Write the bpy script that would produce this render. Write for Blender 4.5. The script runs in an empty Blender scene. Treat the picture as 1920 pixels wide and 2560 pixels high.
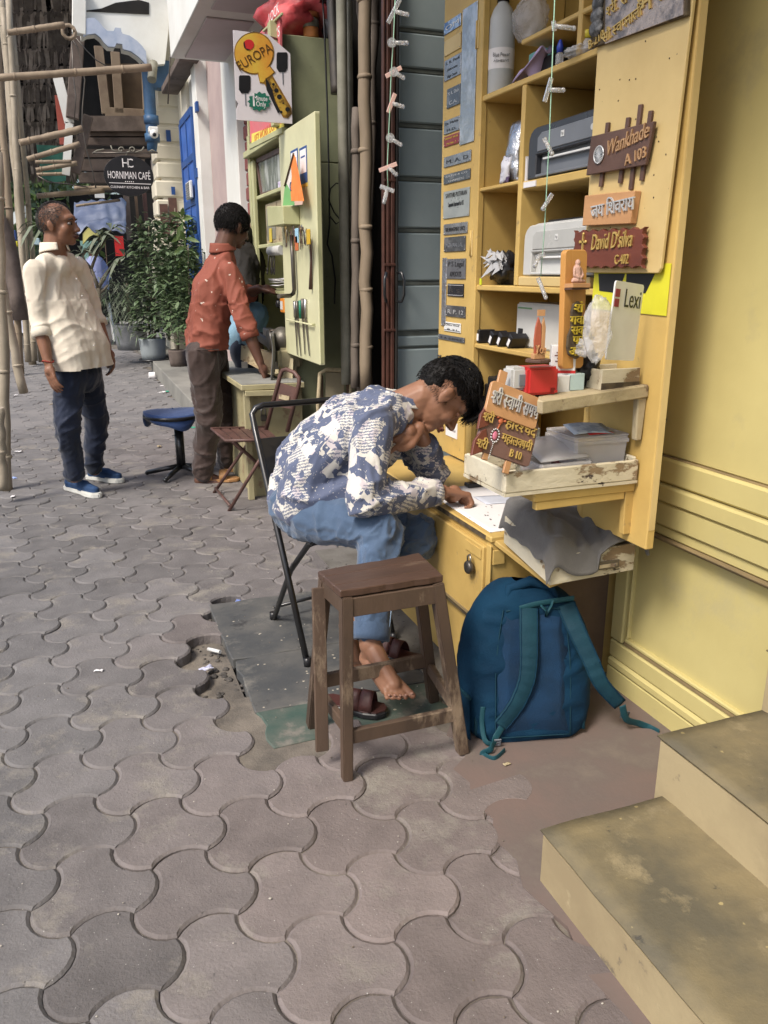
import bpy, bmesh, math, random
from mathutils import Vector, Matrix, noise
random.seed(7)
SC = bpy.context.scene
COL = SC.collection
R = math.radians
# ------------------------------------------------------------------ camera, sky, sun, exposure
CAM_H = 1.30
PITCH = math.atan(600 / 2000)
YAW = math.atan(790 / math.hypot(600, 2000))
cam = bpy.data.cameras.new('camera')
cam.sensor_fit = 'VERTICAL'; cam.sensor_height = 36; cam.lens = 2000 / 2560 * 36
cam.clip_start = 0.02; cam.clip_end = 500
camo = bpy.data.objects.new('camera', cam); COL.objects.link(camo)
camo.location = (0, 0, CAM_H)
camo.rotation_euler = (math.pi / 2 - PITCH, 0, -YAW)
SC.camera = camo
world = bpy.data.worlds.new('World'); SC.world = world
world.use_nodes = True
wn = world.node_tree.nodes; wl = world.node_tree.links
sky = wn.new('ShaderNodeTexSky'); sky.sky_type = 'NISHITA'; sky.sun_disc = False
SUN_EL, SUN_AZ = R(50), R(242)          # azimuth measured clockwise from +Y
sky.sun_elevation = SUN_EL; sky.sun_rotation = SUN_AZ
sky.dust_density = 3.5; sky.air_density = 1.0; sky.ozone_density = 1.0
wl.new(sky.outputs[0], wn['Background'].inputs[0])
wn['Background'].inputs[1].default_value = 0.08
sun = bpy.data.lights.new('sun', 'SUN'); sun.energy = 1.5; sun.angle = R(16); sun.color = (1.0, 0.94, 0.86)
suno = bpy.data.objects.new('sun', sun); COL.objects.link(suno)
sd = Vector((math.sin(SUN_AZ) * math.cos(SUN_EL), math.cos(SUN_AZ) * math.cos(SUN_EL), math.sin(SUN_EL)))
suno.rotation_euler = sd.to_track_quat('Z', 'Y').to_euler()
SC.view_settings.view_transform = 'Standard'; SC.view_settings.look = 'None'
SC.view_settings.exposure = 1.3; SC.view_settings.gamma = 1
SC.view_settings.use_curve_mapping = False

# ------------------------------------------------------------------ measured points of the place
_c, _s, _cy, _sy = math.cos(PITCH), math.sin(PITCH), math.cos(YAW), math.sin(YAW)
def _ray(u, v):
    r = u - 960; f = 2000 * _c + (1280 - v) * _s; z = -2000 * _s + (1280 - v) * _c
    return Vector((r * _cy + f * _sy, -r * _sy + f * _cy, z))
def GZ(u, v, z=0.0):
    d = _ray(u, v); return Vector((0, 0, CAM_H)) + d * ((z - CAM_H) / d.z)
def PX(u, v, X):
    d = _ray(u, v); return Vector((0, 0, CAM_H)) + d * (X / d.x)
def PY(u, v, Y):
    d = _ray(u, v); return Vector((0, 0, CAM_H)) + d * (Y / d.y)
V = lambda *a: Vector(a)

# ------------------------------------------------------------------ mesh helpers
OFF = {}
class MB:
    def __init__(s): s.v = []; s.f = []; s.m = []; s.sm = []
    def add(s, vs, fs, m=0, smooth=False):
        o = len(s.v); s.v += [Vector(p) for p in vs]
        for f in fs: s.f.append([i + o for i in f]); s.m.append(m); s.sm.append(smooth)
        return s
    def box(s, a, b, m=0, M=None):
        x0, y0, z0 = a; x1, y1, z1 = b
        vs = [V(x0,y0,z0),V(x1,y0,z0),V(x1,y1,z0),V(x0,y1,z0),V(x0,y0,z1),V(x1,y0,z1),V(x1,y1,z1),V(x0,y1,z1)]
        if M: vs = [M @ p for p in vs]
        return s.add(vs, [(0,3,2,1),(4,5,6,7),(0,1,5,4),(1,2,6,5),(2,3,7,6),(3,0,4,7)], m)
    def bar(s, p, q, w, t, up=(0,0,1), m=0, w2=None, t2=None):
        p = Vector(p); q = Vector(q); d = (q - p).normalized(); up = Vector(up)
        a = d.cross(up)
        if a.length < 1e-4: a = d.cross(V(0,1,0))
        a.normalize(); b = a.cross(d).normalized()
        w2 = w if w2 is None else w2; t2 = t if t2 is None else t2
        vs = [p + a*w*i/2 + b*t*j/2 for i, j in ((-1,-1),(1,-1),(1,1),(-1,1))] + [q + a*w2*i/2 + b*t2*j/2 for i, j in ((-1,-1),(1,-1),(1,1),(-1,1))]
        return s.add(vs, [(3,2,1,0),(4,5,6,7),(0,1,5,4),(1,2,6,5),(2,3,7,6),(3,0,4,7)], m)
    def tube(s, pts, r, n=8, m=0, caps=True, smooth=True, flat=1.0):
        pts = [Vector(p) for p in pts]; k = len(pts)
        rs = r if isinstance(r, (list, tuple)) else [r] * k
        vs = []; prev = None
        for i, p in enumerate(pts):
            d = (pts[min(i+1,k-1)] - pts[max(i-1,0)]).normalized()
            if prev is None:
                a = d.cross(V(0,0,1)); a = d.cross(V(1,0,0)) if a.length < .05 else a
            else: a = prev - d * prev.dot(d)
            a.normalize(); prev = a; b = d.cross(a)
            for j in range(n):
                t = 2*math.pi*j/n; vs.append(p + (a*math.cos(t) + b*math.sin(t)*flat) * rs[i])
        fs = [(i*n+j, i*n+(j+1)%n, (i+1)*n+(j+1)%n, (i+1)*n+j) for i in range(k-1) for j in range(n)]
        s.add(vs, fs, m, smooth)
        if caps:
            o = len(s.v) - k*n
            s.f += [[o+j for j in range(n)][::-1], [o+(k-1)*n+j for j in range(n)]]; s.m += [m, m]; s.sm += [False, False]
        return s
    def lathe(s, prof, M=None, n=20, m=0, smooth=True, capb=True, capt=True):
        M = M or Matrix(); vs = []
        for r, z in prof:
            for j in range(n):
                t = 2*math.pi*j/n; vs.append(M @ V(r*math.cos(t), r*math.sin(t), z))
        k = len(prof); fs = [(i*n+j, i*n+(j+1)%n, (i+1)*n+(j+1)%n, (i+1)*n+j) for i in range(k-1) for j in range(n)]
        s.add(vs, fs, m, smooth); o = len(s.v) - k*n
        if capb: s.f.append([o+j for j in range(n)][::-1]); s.m.append(m); s.sm.append(False)
        if capt: s.f.append([o+(k-1)*n+j for j in range(n)]); s.m.append(m); s.sm.append(False)
        return s
    def prism(s, out, M, d, m=0):            # outline in local xy, thickness along local z from 0 to d
        n = len(out); vs = [M @ V(x, y, 0) for x, y in out] + [M @ V(x, y, d) for x, y in out]
        fs = [list(range(n))[::-1], list(range(n, 2*n))] + [(i, (i+1)%n, n+(i+1)%n, n+i) for i in range(n)]
        return s.add(vs, fs, m)
    def ell(s, c, r, M=None, nu=12, nv=8, m=0):
        c = Vector(c); M3 = M.to_3x3() if M else Matrix.Identity(3)
        vs = [c + M3 @ V(0,0,-r[2])]
        for i in range(1, nv):
            t = math.pi*i/nv - math.pi/2
            for j in range(nu):
                a = 2*math.pi*j/nu
                vs.append(c + M3 @ V(r[0]*math.cos(t)*math.cos(a), r[1]*math.cos(t)*math.sin(a), r[2]*math.sin(t)))
        vs.append(c + M3 @ V(0,0,r[2])); top = len(vs)-1
        fs = [(0, 1+(j+1)%nu, 1+j) for j in range(nu)]
        for i in range(nv-2):
            for j in range(nu): fs.append((1+i*nu+j, 1+i*nu+(j+1)%nu, 1+(i+1)*nu+(j+1)%nu, 1+(i+1)*nu+j))
        o = 1+(nv-2)*nu
        fs += [(o+j, o+(j+1)%nu, top) for j in range(nu)]
        return s.add(vs, fs, m, True)
    def cap(s, p, q, r1, r2, n=12):
        p = Vector(p); q = Vector(q)
        s.ell(p, (r1,)*3, None, n, 8); s.ell(q, (r2,)*3, None, n, 8)
        if (q-p).length > 1e-5: s.tube([p, q], [r1, r2], n)
        return s
    def grid(s, fn, nu, nv, m=0, smooth=True, th=0.0):
        vs = [Vector(fn(i/nu, j/nv)) for j in range(nv+1) for i in range(nu+1)]
        w = nu+1; fs = [(j*w+i, j*w+i+1, (j+1)*w+i+1, (j+1)*w+i) for j in range(nv) for i in range(nu)]
        if th:
            up = []
            for j in range(nv+1):
                for i in range(nu+1):
                    a = vs[j*w+min(i+1,nu)] - vs[j*w+max(i-1,0)]; b = vs[min(j+1,nv)*w+i] - vs[max(j-1,0)*w+i]
                    nrm = a.cross(b); nrm = nrm.normalized() if nrm.length > 1e-9 else V(0,0,1)
                    up.append(vs[j*w+i] - nrm*th)
            n = len(vs); fs2 = [tuple(n+i for i in f[::-1]) for f in fs]
            edge = [i for i in range(nu)] ; side = []
            for i in range(nu): side += [(i+1, i, n+i, n+i+1), (nv*w+i, nv*w+i+1, n+nv*w+i+1, n+nv*w+i)]
            for j in range(nv): side += [(j*w, (j+1)*w, n+(j+1)*w, n+j*w), ((j+1)*w+nu, j*w+nu, n+j*w+nu, n+(j+1)*w+nu)]
            return s.add(vs+up, fs+fs2+side, m, smooth)
        return s.add(vs, fs, m, smooth)
    def mesh(s, name, bevel=0, seg=1):
        me = bpy.data.meshes.new(name)
        me.from_pydata([tuple(p) for p in s.v], [], s.f)
        me.polygons.foreach_set('material_index', s.m); me.polygons.foreach_set('use_smooth', s.sm)
        if bevel:
            bm = bmesh.new(); bm.from_mesh(me)
            es = [e for e in bm.edges if len(e.link_faces) == 2 and e.calc_face_angle(0) > 0.6]
            bmesh.ops.bevel(bm, geom=es, offset=bevel, segments=seg, affect='EDGES', clamp_overlap=True)
            bm.to_mesh(me); bm.free()
        me.update(); return me
    def build(s, name, mats, parent=None, bevel=0, seg=1, recalc=False):
        off = OFF.get(parent.name, V(0,0,0)) if parent else V(0,0,0)
        if off.length: s.v = [p - off for p in s.v]
        me = s.mesh(name, bevel, seg)
        if recalc:
            bm = bmesh.new(); bm.from_mesh(me); bmesh.ops.recalc_face_normals(bm, faces=bm.faces); bm.to_mesh(me); bm.free()
        for mm in (mats if isinstance(mats, (list, tuple)) else [mats]): me.materials.append(mm)
        o = bpy.data.objects.new(name, me); COL.objects.link(o)
        if parent: o.parent = parent
        OFF[o.name] = off
        return o
def tag(o, label=None, cat=None, group=None, kind=None):
    if label: o['label'] = label
    if cat: o['category'] = cat
    if group: o['group'] = group
    if kind: o['kind'] = kind
    return o
def thing(name, label, cat, loc, group=None):
    o = bpy.data.objects.new(name, None); COL.objects.link(o); o.location = loc
    o.empty_display_size = .05; OFF[o.name] = Vector(loc)
    return tag(o, label, cat, group)
def single(mb, name, mats, label, cat, loc, group=None, **k):
    """a thing that is one mesh, with its origin at its base"""
    mb.v = [p - Vector(loc) for p in mb.v]
    o = mb.build(name, mats, None, **k); o.location = loc
    return tag(o, label, cat, group)
def dup(root, loc, label=None, rot=None):
    c = root.copy(); COL.objects.link(c); c.location = loc
    if rot: c.rotation_euler = rot
    if label: c['label'] = label
    for ch in root.children:
        k = ch.copy(); COL.objects.link(k); k.parent = c
        for g in ch.children:
            q = g.copy(); COL.objects.link(q); q.parent = k
    return c
def frame(o, x, y):                         # matrix with local x, y along given directions
    x = Vector(x).normalized(); z = x.cross(Vector(y)).normalized(); y = z.cross(x)
    M = Matrix(((x.x,y.x,z.x,o[0]),(x.y,y.y,z.y,o[1]),(x.z,y.z,z.z,o[2]),(0,0,0,1)))
    return M
# ------------------------------------------------------------------ materials
MATS = {}
def mat(name, base=None, var=None, vs=4.0, lo=.4, hi=.62, rough=.7, bump=.15, bs=80, metal=0, spec=.4,
        wear=None, wear2=None, spots=None, objcol=False, trans=0, ior=1.45, sheen=0, stretch=None, alpha=1, coat=0, emit=None, bd=.004, sss=0):
    if name in MATS: return MATS[name]
    m = bpy.data.materials.new(name); m.use_nodes = True; MATS[name] = m
    nt = m.node_tree; n = nt.nodes; l = nt.links; b = n['Principled BSDF']
    tc = n.new('ShaderNodeTexCoord'); co = tc.outputs['Object']
    if stretch:
        mp = n.new('ShaderNodeMapping'); mp.inputs['Scale'].default_value = stretch; l.new(co, mp.inputs[0]); co = mp.outputs[0]
    if objcol:
        oi0 = n.new('ShaderNodeObjectInfo'); va = n.new('ShaderNodeVectorMath'); va.operation = 'MULTIPLY_ADD'; l.new(oi0.outputs['Random'], va.inputs[0]); va.inputs[1].default_value = (37,53,91); l.new(co, va.inputs[2]); co = va.outputs[0]
    def nz(scale, detail=5, rg=.6):
        t = n.new('ShaderNodeTexNoise'); t.inputs['Scale'].default_value = scale; t.inputs['Detail'].default_value = detail
        t.inputs['Roughness'].default_value = rg; l.new(co, t.inputs['Vector']); return t.outputs[0]
    def mask(sig, a, c):
        r = n.new('ShaderNodeMapRange'); r.inputs[1].default_value = a; r.inputs[2].default_value = c; l.new(sig, r.inputs[0]); return r.outputs[0]
    def mix(fac, c1, c2):
        x = n.new('ShaderNodeMix'); x.data_type = 'RGBA'; l.new(fac, x.inputs[0])
        for idx, c in ((6, c1), (7, c2)):
            if isinstance(c, (tuple, list)): x.inputs[idx].default_value = (*c[:3], 1)
            else: l.new(c, x.inputs[idx])
        return x.outputs[2]
    cur = tuple(base)
    if objcol:
        oi = n.new('ShaderNodeObjectInfo'); cur = oi.outputs['Color']
    if var: 
        if objcol:
            mm = n.new('ShaderNodeMix'); mm.data_type = 'RGBA'; mm.blend_type = 'MULTIPLY'; mm.inputs[0].default_value = 1
            l.new(cur, mm.inputs[6]); mm.inputs[7].default_value = (*var, 1)
            cur = mix(mask(nz(vs), lo, hi), cur, mm.outputs[2])
        else: cur = mix(mask(nz(vs), lo, hi), cur, var)
    else:
        f = mask(nz(vs * 3), .2, .9); dk = tuple(x * .8 for x in base)
        if not objcol: cur = mix(f, cur, dk)
    hgt = nz(bs, 6, .65)
    for w in (wear, wear2):
        if w:
            f = mask(nz(w[1], 9, .68), w[2], w[2] + (w[3] if len(w) > 3 else .03)); cur = mix(f, cur, w[0])
            sb = n.new('ShaderNodeMath'); sb.operation = 'MULTIPLY_ADD'; l.new(f, sb.inputs[0]); sb.inputs[1].default_value = -.5; l.new(hgt, sb.inputs[2]); hgt = sb.outputs[0]
    if spots:
        vo = n.new('ShaderNodeTexVoronoi'); vo.inputs['Scale'].default_value = spots[1]; l.new(co, vo.inputs['Vector'])
        vo.inputs['Randomness'].default_value = 1
        sub = n.new('ShaderNodeMath'); sub.operation = 'ADD'; l.new(vo.outputs['Distance'], sub.inputs[0])
        q = n.new('ShaderNodeMath'); q.operation = 'MULTIPLY'; l.new(nz(spots[1]*2.3), q.inputs[0]); q.inputs[1].default_value = .35; l.new(q.outputs[0], sub.inputs[1])
        f = mask(sub.outputs[0], spots[2] + .03, spots[2]); cur = mix(f, cur, spots[0])
    if isinstance(cur, tuple): b.inputs['Base Color'].default_value = (*cur, 1)
    else: l.new(cur, b.inputs['Base Color'])
    rr = n.new('ShaderNodeMapRange'); rr.inputs[3].default_value = max(0, rough - .12); rr.inputs[4].default_value = min(1, rough + .12)
    l.new(nz(vs * 2.2), rr.inputs[0]); l.new(rr.outputs[0], b.inputs['Roughness'])
    b.inputs['Metallic'].default_value = metal; b.inputs['Specular IOR Level'].default_value = spec
    b.inputs['Transmission Weight'].default_value = trans; b.inputs['IOR'].default_value = ior
    b.inputs['Alpha'].default_value = alpha
    if sheen: b.inputs['Sheen Weight'].default_value = sheen
    if coat: b.inputs['Coat Weight'].default_value = coat
    if sss:
        b.inputs['Subsurface Weight'].default_value = sss; b.inputs['Subsurface Radius'].default_value = (.02,.008,.004); b.inputs['Subsurface Scale'].default_value = .4
    if emit: b.inputs['Emission Color'].default_value = (*emit, 1); b.inputs['Emission Strength'].default_value = 1
    if bump:
        bp = n.new('ShaderNodeBump'); bp.inputs['Strength'].default_value = bump; bp.inputs['Distance'].default_value = bd
        l.new(hgt, bp.inputs['Height']); l.new(bp.outputs[0], b.inputs['Normal'])
    return m

# ------------------------------------------------------------------ lettering
_GC = {}
def _flat(body, shear=0.0, cut=None, res=3):
    key = (body, shear, cut, res)
    if key in _GC: return _GC[key]
    cu = bpy.data.curves.new('glyphs', 'FONT'); cu.body = body; cu.resolution_u = res; cu.shear = shear
    o = bpy.data.objects.new('glyphs', cu); COL.objects.link(o)
    dg = bpy.context.evaluated_depsgraph_get(); dg.update()
    me = bpy.data.meshes.new_from_object(o.evaluated_get(dg))
    bpy.data.objects.remove(o); bpy.data.curves.remove(cu)
    bm = bmesh.new(); bm.from_mesh(me); bpy.data.meshes.remove(me)
    bmesh.ops.remove_doubles(bm, verts=bm.verts, dist=1e-4)
    if cut is not None:
        g = list(bm.verts) + list(bm.edges) + list(bm.faces)
        bmesh.ops.bisect_plane(bm, geom=g, plane_co=(cut,0,0), plane_no=(1,0,0), clear_outer=True)
    bm.verts.index_update()
    vs = [v.co.copy() for v in bm.verts]; fs = [[v.index for v in f.verts] for f in bm.faces]
    bd = [(e.verts[0].index, e.verts[1].index) for e in bm.edges if len(e.link_faces) == 1]
    bm.free(); _GC[key] = (vs, fs, bd); return _GC[key]
def _w(body):
    vs = _flat(body)[0]; return max((v.x for v in vs), default=0)
def letters(mb, body, M, size, depth, m=0, align='C', shear=0.0, width=None):
    """raised lettering: body is a string, or a list of Devanagari pieces (glyph or (glyph, keep)), laid out left to right"""
    polys = []
    if isinstance(body, str):
        polys.append((_flat(body, shear), 0, 0, 1)); W = max((v.x for v in polys[0][0][0]), default=0)
    else:
        x = 0; ka = _w('क')
        for t in body:
            if t == ' ': x += .28; continue
            keep = None; dx = dy = 0; scl = 1
            if isinstance(t, tuple):
                g = t[0]; keep = t[1] if len(t) > 1 else None
                if len(t) > 2: dx, dy, scl = t[2]
            else: g = t
            G = _flat(g, 0, keep)
            polys.append((G, x + dx, dy, scl))
            if len(t) > 2 and isinstance(t, tuple): continue      # a mark: does not advance
            if keep is not None: x += keep - .01
            else: x += _w('क' + g + 'क') - 2 * ka
        W = x
    k = size if width is None else width / max(W, 1e-6)
    ky = size
    x0 = -W * k / 2 if align == 'C' else 0
    for (vs, fs, bd), ox, oy, scl in polys:
        n = len(vs)
        P = [M @ V(x0 + (v.x * scl + ox) * k, (v.y * scl + oy) * ky, 0.0003) for v in vs] + [M @ V(x0 + (v.x * scl + ox) * k, (v.y * scl + oy) * ky, depth) for v in vs]
        F = [[n + i for i in f] for f in fs]
        if depth > .0008: F += [(a, b, n + b, n + a) for a, b in bd]
        mb.add(P, F, m)
    return mb
# ------------------------------------------------------------------ bodies: one continuous skin from overlapping limbs
def blob(name, mb, mats, parent, voxel=.006, smooth=4, disp=None, keep=None):
    me = mb.mesh('tmp'); o = bpy.data.objects.new('tmp', me); COL.objects.link(o)
    r = o.modifiers.new('r', 'REMESH'); r.mode = 'VOXEL'; r.voxel_size = voxel; r.use_smooth_shade = True
    if smooth:
        s = o.modifiers.new('s', 'SMOOTH'); s.iterations = smooth; s.factor = .5
    dg = bpy.context.evaluated_depsgraph_get(); dg.update()
    m2 = bpy.data.meshes.new_from_object(o.evaluated_get(dg)); bpy.data.objects.remove(o); bpy.data.meshes.remove(me)
    m2.name = name
    if disp:
        vn = [Vector(n.vector) for n in m2.vertex_normals]
        for v, nn in zip(m2.vertices, vn): v.co = v.co + nn * disp(v.co, nn)
    if keep:
        bm = bmesh.new(); bm.from_mesh(m2); bmesh.ops.delete(bm, geom=[v for v in bm.verts if not keep(v.co)], context='VERTS'); bm.to_mesh(m2); bm.free()
    off = OFF.get(parent.name, V(0,0,0)) if parent else V(0,0,0)
    m2.transform(Matrix.Translation(-off))
    for p in m2.polygons: p.use_smooth = True
    m2.materials.clear()
    for mm in (mats if isinstance(mats, (list, tuple)) else [mats]): m2.materials.append(mm)
    ob = bpy.data.objects.new(name, m2); COL.objects.link(ob)
    if parent: ob.parent = parent
    OFF[ob.name] = off
    return ob
def hand(mb, w, d, n, side, sc=1.0, curl=.5, spread=.12, thumb=.6):
    """w wrist, d towards the fingers, n out of the palm, side = +1/-1 which way the thumb leaves"""
    w = Vector(w); d = Vector(d).normalized(); n = (Vector(n) - d * Vector(n).dot(d)).normalized(); t = n.cross(d) * side
    for i, (off, L) in enumerate(((.030, .94), (.010, 1.0), (-.010, .94), (-.028, .76))):
        kn = w + (d * .085 + t * off) * sc
        mb.cap(w + t * off * .5 * sc, kn, .0145*sc, .0115*sc, 8)
        dd = (d + t * spread * (off / .03)).normalized(); p = kn; a = 0
        for j, ph in enumerate((.042, .027, .021)):
            a += curl * (.8 if j == 0 else 1.0)
            dj = (dd * math.cos(a) + n * math.sin(a))
            q = p + dj * ph * L * sc; mb.cap(p, q, (.0098 - .001*j)*sc, (.0088 - .0012*j)*sc, 8); p = q
    mb.ell(w + (d * .045) * sc, (.03*sc, .03*sc, .03*sc), None, 8, 6)
    b = w + (d * .02 + t * .022) * sc; q = b + (d * .035 + t * .028 + n * .012 * thumb) * sc; e = q + (d * .030 + t * .006 + n * .014 * thumb) * sc; e2 = e + (d * .022 - t * .004 + n * .01 * thumb) * sc
    mb.cap(w + t*.01*sc, q, .015*sc, .0125*sc, 8); mb.cap(q, e, .0118*sc, .0098*sc, 8); mb.cap(e, e2, .0098*sc, .0078*sc, 8)
def head(mb, H, heavy=1.0):
    """H: matrix, local x = the way the face looks, y = left, z = crown; origin at the middle of the skull"""
    E = lambda c, r: mb.ell(H @ V(*c), r, H, 16, 12)
    E((-.012,0,.018), (.097,.077,.092)); E((.015,0,-.02), (.078,.066,.085)); E((.03,0,-.062), (.056,.052*heavy,.05))
    E((.066,0,-.092), (.024,.026,.02)); E((.062,0,.03), (.034,.054,.026)); E((.056,.037*heavy,-.030), (.028,.026,.032)); E((.056,-.037*heavy,-.030), (.028,.026,.032)); E((.036,0,-.05), (.050,.056*heavy,.045))
    mb.cap(H @ V(.088,0,.008), H @ V(.113,0,-.030), .009, .0125, 8); E((.100,.011,-.035), (.011,.009,.008)); E((.100,-.011,-.035), (.011,.009,.008))
    E((.087,0,-.060), (.016,.024,.007)); E((.084,0,-.071), (.016,.020,.008))
    for s in (1, -1):
        E((-.005, s*.080, -.012), (.020,.008,.032)); E((-.012, s*.086, -.004), (.014,.008,.022)); E((0, s*.079, -.035), (.010,.007,.012))
def face_bits(H, parent, lip, brow, shut=None):
    for s in (1, -1): MB().ell(H @ V(.0785, s*.031, .002), (.0125,.0135,.0085), H, 12, 8).build('eye', shut or mat('eye_white', (.17,.15,.14), rough=.25, bump=0), parent)
    for s in (1, -1):
      if not shut: MB().ell(H @ V(.0885, s*.031, .002), (.0045,.0062,.0058), H, 10, 8).build('iris', mat('iris_dark', (.015,.008,.005), rough=.15, bump=0), parent)
    mb = MB()
    for s in (1, -1):
        MB().tube([H @ V(.0935, s*.014, .022), H @ V(.094, s*.03, .0285), H @ V(.083, s*.049, .023)], [.0032,.004,.002], 6).build('eyebrow', brow, parent)
        MB().tube([H @ V(.0890, s*.019, .008), H @ V(.0925, s*.031, .0135), H @ V(.084, s*.044, .008)], [.0014,.002,.0014], 5).build('eyelash_line', brow, parent)
    mb = MB(); mb.tube([H @ V(.091,.026,-.064), H @ V(.1015,.011,-.0625), H @ V(.1035,0,-.0635), H @ V(.1015,-.011,-.0625), H @ V(.091,-.026,-.064)], [.002,.0055,.0052,.0055,.002], 8)
    mb.tube([H @ V(.09,.022,-.067), H @ V(.1,0,-.0735), H @ V(.09,-.022,-.067)], [.002,.0062,.002], 8)
    mb.build('lips', lip, parent)
def hair(H, parent, m, n=2600, L=.022, lo=lambda c: True, rad=(.101,.082,.100), cen=(-.012,0,.02), thick=.0016, name='hair', seed=1, fringe=0):
    rnd = random.Random(seed); mb = MB()
    for _ in range(n):
        z = rnd.uniform(-.75, 1); a = rnd.uniform(0, 2*math.pi); q = math.sqrt(1 - z*z)
        u = V(q*math.cos(a), q*math.sin(a), z)
        p = V(u.x*rad[0], u.y*rad[1], u.z*rad[2]) + V(*cen)
        if not lo(p): continue
        nn = V(u.x/rad[0], u.y/rad[1], u.z/rad[2]).normalized()
        flow = V(.9, 0, -.35) if not fringe else V(1, 0, -.2)
        if u.z < .35: flow = V(.1, 0, -1)
        flow = flow + V(rnd.uniform(-.5,.5), rnd.uniform(-.5,.5), rnd.uniform(-.3,.3))
        t = (flow - nn * flow.dot(nn)).normalized()
        LL = L * rnd.uniform(.6, 1.25) * (1 + fringe * max(0, u.z) * 1.0)
        p1 = p + nn * LL * .35 + t * LL * .4; p2 = p + nn * LL * .38 + t * LL * .95 + V(0,0,-LL*.1)
        mb.tube([H @ p, H @ p1, H @ p2], [thick, thick*.8, thick*.2], 3, caps=False)
    return mb.build(name, m, parent)
def fold(co, ax, f=22, amp=.006, st=.28):
    """cloth folds running along ax"""
    a = Vector(ax).normalized(); along = co.dot(a); rest = co - a * along
    q = rest * f + a * along * f * st
    q = q + noise.noise_vector(co * f * .35) * .8
    r1 = max(0, 1 - 2.6 * abs(noise.noise(q))); r2 = max(0, 1 - 2.6 * abs(noise.noise(q * 2.1 + V(5, 3, 1))))
    return amp * (r1 ** 2.5 * 1.0 + r2 ** 2 * .38 - .32) + amp * .3 * noise.noise(co * 8)
# ------------------------------------------------------------------ shared materials
m_paver = mat('paver_concrete', (.2,.2,.2), objcol=True, var=(.72,.72,.72), vs=9, lo=.35, hi=.7, rough=.8, bump=.8, bs=110, bd=.004,
              spots=((.40,.385,.36), 70, .21), wear=((.235,.215,.185), 5, .55, .14), wear2=((.10,.095,.09), 30, .68, .05))
m_paverfar = mat('paver_concrete_far', (.20,.19,.185), (.15,.145,.145), vs=3, rough=.85, bump=.5, bs=120)
m_joint = mat('joint_dirt', (.10,.09,.08), (.06,.055,.05), vs=14, rough=.95, bump=.8, bs=90, bd=.01, spots=((.3,.28,.25), 60, .05))
m_redcement = mat('worn_red_cement', (.158,.115,.100), (.132,.108,.096), vs=3.5, rough=.75, bump=.25, bs=60, wear=((.19,.155,.125), 3.5, .55, .2), spots=((.4,.37,.32), 30, .04))
m_slab = mat('black_stone_slab', (.065,.068,.07), (.125,.12,.11), vs=4, lo=.42, hi=.68, rough=.62, bump=.35, bs=35, spots=((.42,.38,.30), 20, .235), wear=((.16,.152,.135), 6, .55, .12), wear2=((.03,.03,.032), 5, .6, .1))
m_green = mat('green_stone_slab', (.05,.085,.07), (.11,.12,.10), vs=5, rough=.7, bump=.4, bs=45, spots=((.40,.36,.27), 14, .25), wear=((.19,.175,.15), 5, .53, .1))
m_step = mat('ochre_step_riser', (.37,.30,.175), (.29,.23,.135), vs=3, rough=.7, bump=.35, bs=40, wear=((.45,.375,.23), 7, .6, .1), wear2=((.17,.14,.10), 12, .62, .06))
m_tread = mat('worn_step_tread', (.215,.172,.092), (.105,.092,.062), vs=4, lo=.36, hi=.66, rough=.72, bump=.5, bs=55, spots=((.36,.29,.14), 19, .225), wear=((.25,.205,.12), 7, .56, .12), wear2=((.06,.055,.045), 15, .64, .06))
m_ywall = mat('yellow_wall_paint', (.57,.495,.215), (.49,.42,.18), vs=1.3, rough=.55, bump=.2, bs=14, bd=.006, wear=((.44,.385,.20), 3.2, .56, .16), wear2=((.33,.27,.16), 22, .72, .04))
m_ydirt = mat('yellow_moulding_dust', (.27,.20,.10), (.20,.15,.08), vs=8, rough=.85, bump=.3, bs=60)
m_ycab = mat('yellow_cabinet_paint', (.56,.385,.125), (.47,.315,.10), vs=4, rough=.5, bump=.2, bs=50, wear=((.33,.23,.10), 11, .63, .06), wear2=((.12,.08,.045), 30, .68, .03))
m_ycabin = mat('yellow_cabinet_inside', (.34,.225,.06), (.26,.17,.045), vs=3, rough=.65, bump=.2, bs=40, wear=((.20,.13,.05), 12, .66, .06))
m_yply = mat('pale_yellow_plywood', (.60,.45,.20), (.54,.395,.17), vs=5, rough=.45, bump=.15, bs=20, spots=((.10,.07,.04), 30, .17), wear=((.5,.36,.15), 9, .68, .05))
m_dark = mat('edge_grime_and_joint_shadow', (.06,.045,.03), (.12,.09,.05), vs=30, rough=.9)
m_whitewood = mat('chipped_white_wood', (.60,.55,.42), (.52,.46,.33), vs=6, rough=.6, bump=.7, bs=60, wear=((.24,.17,.10), 11, .56, .03), wear2=((.07,.05,.04), 26, .65, .02), stretch=(.5,1,1))
m_rusty = mat('worn_cream_wood', (.42,.35,.22), (.33,.27,.17), vs=8, rough=.75, bump=.7, bs=60, wear=((.17,.12,.08), 9, .55, .05), wear2=((.20,.07,.03), 18, .66, .03))
m_stool = mat('dark_stool_wood', (.098,.064,.044), (.062,.042,.03), vs=5, rough=.55, bump=.6, bs=26, wear=((.235,.175,.12), 8, .55, .10), wear2=((.05,.03,.02), 24, .68, .03), stretch=(1,1,.35), spots=((.4,.33,.22), 45, .04))
m_stoolt = mat('dark_stool_top', (.092,.052,.036), (.06,.036,.026), vs=6, rough=.42, bump=.5, bs=26, wear=((.20,.14,.095), 8, .57, .08), spots=((.5,.42,.28), 40, .05), stretch=(.3,1,1))
m_blackmetal = mat('black_tube_metal', (.012,.012,.013), rough=.32, bump=.06, metal=0, spec=.6, coat=.3)
m_chrome = mat('dull_steel', (.45,.44,.42), (.3,.29,.28), rough=.3, metal=.9, bump=.1)
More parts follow.
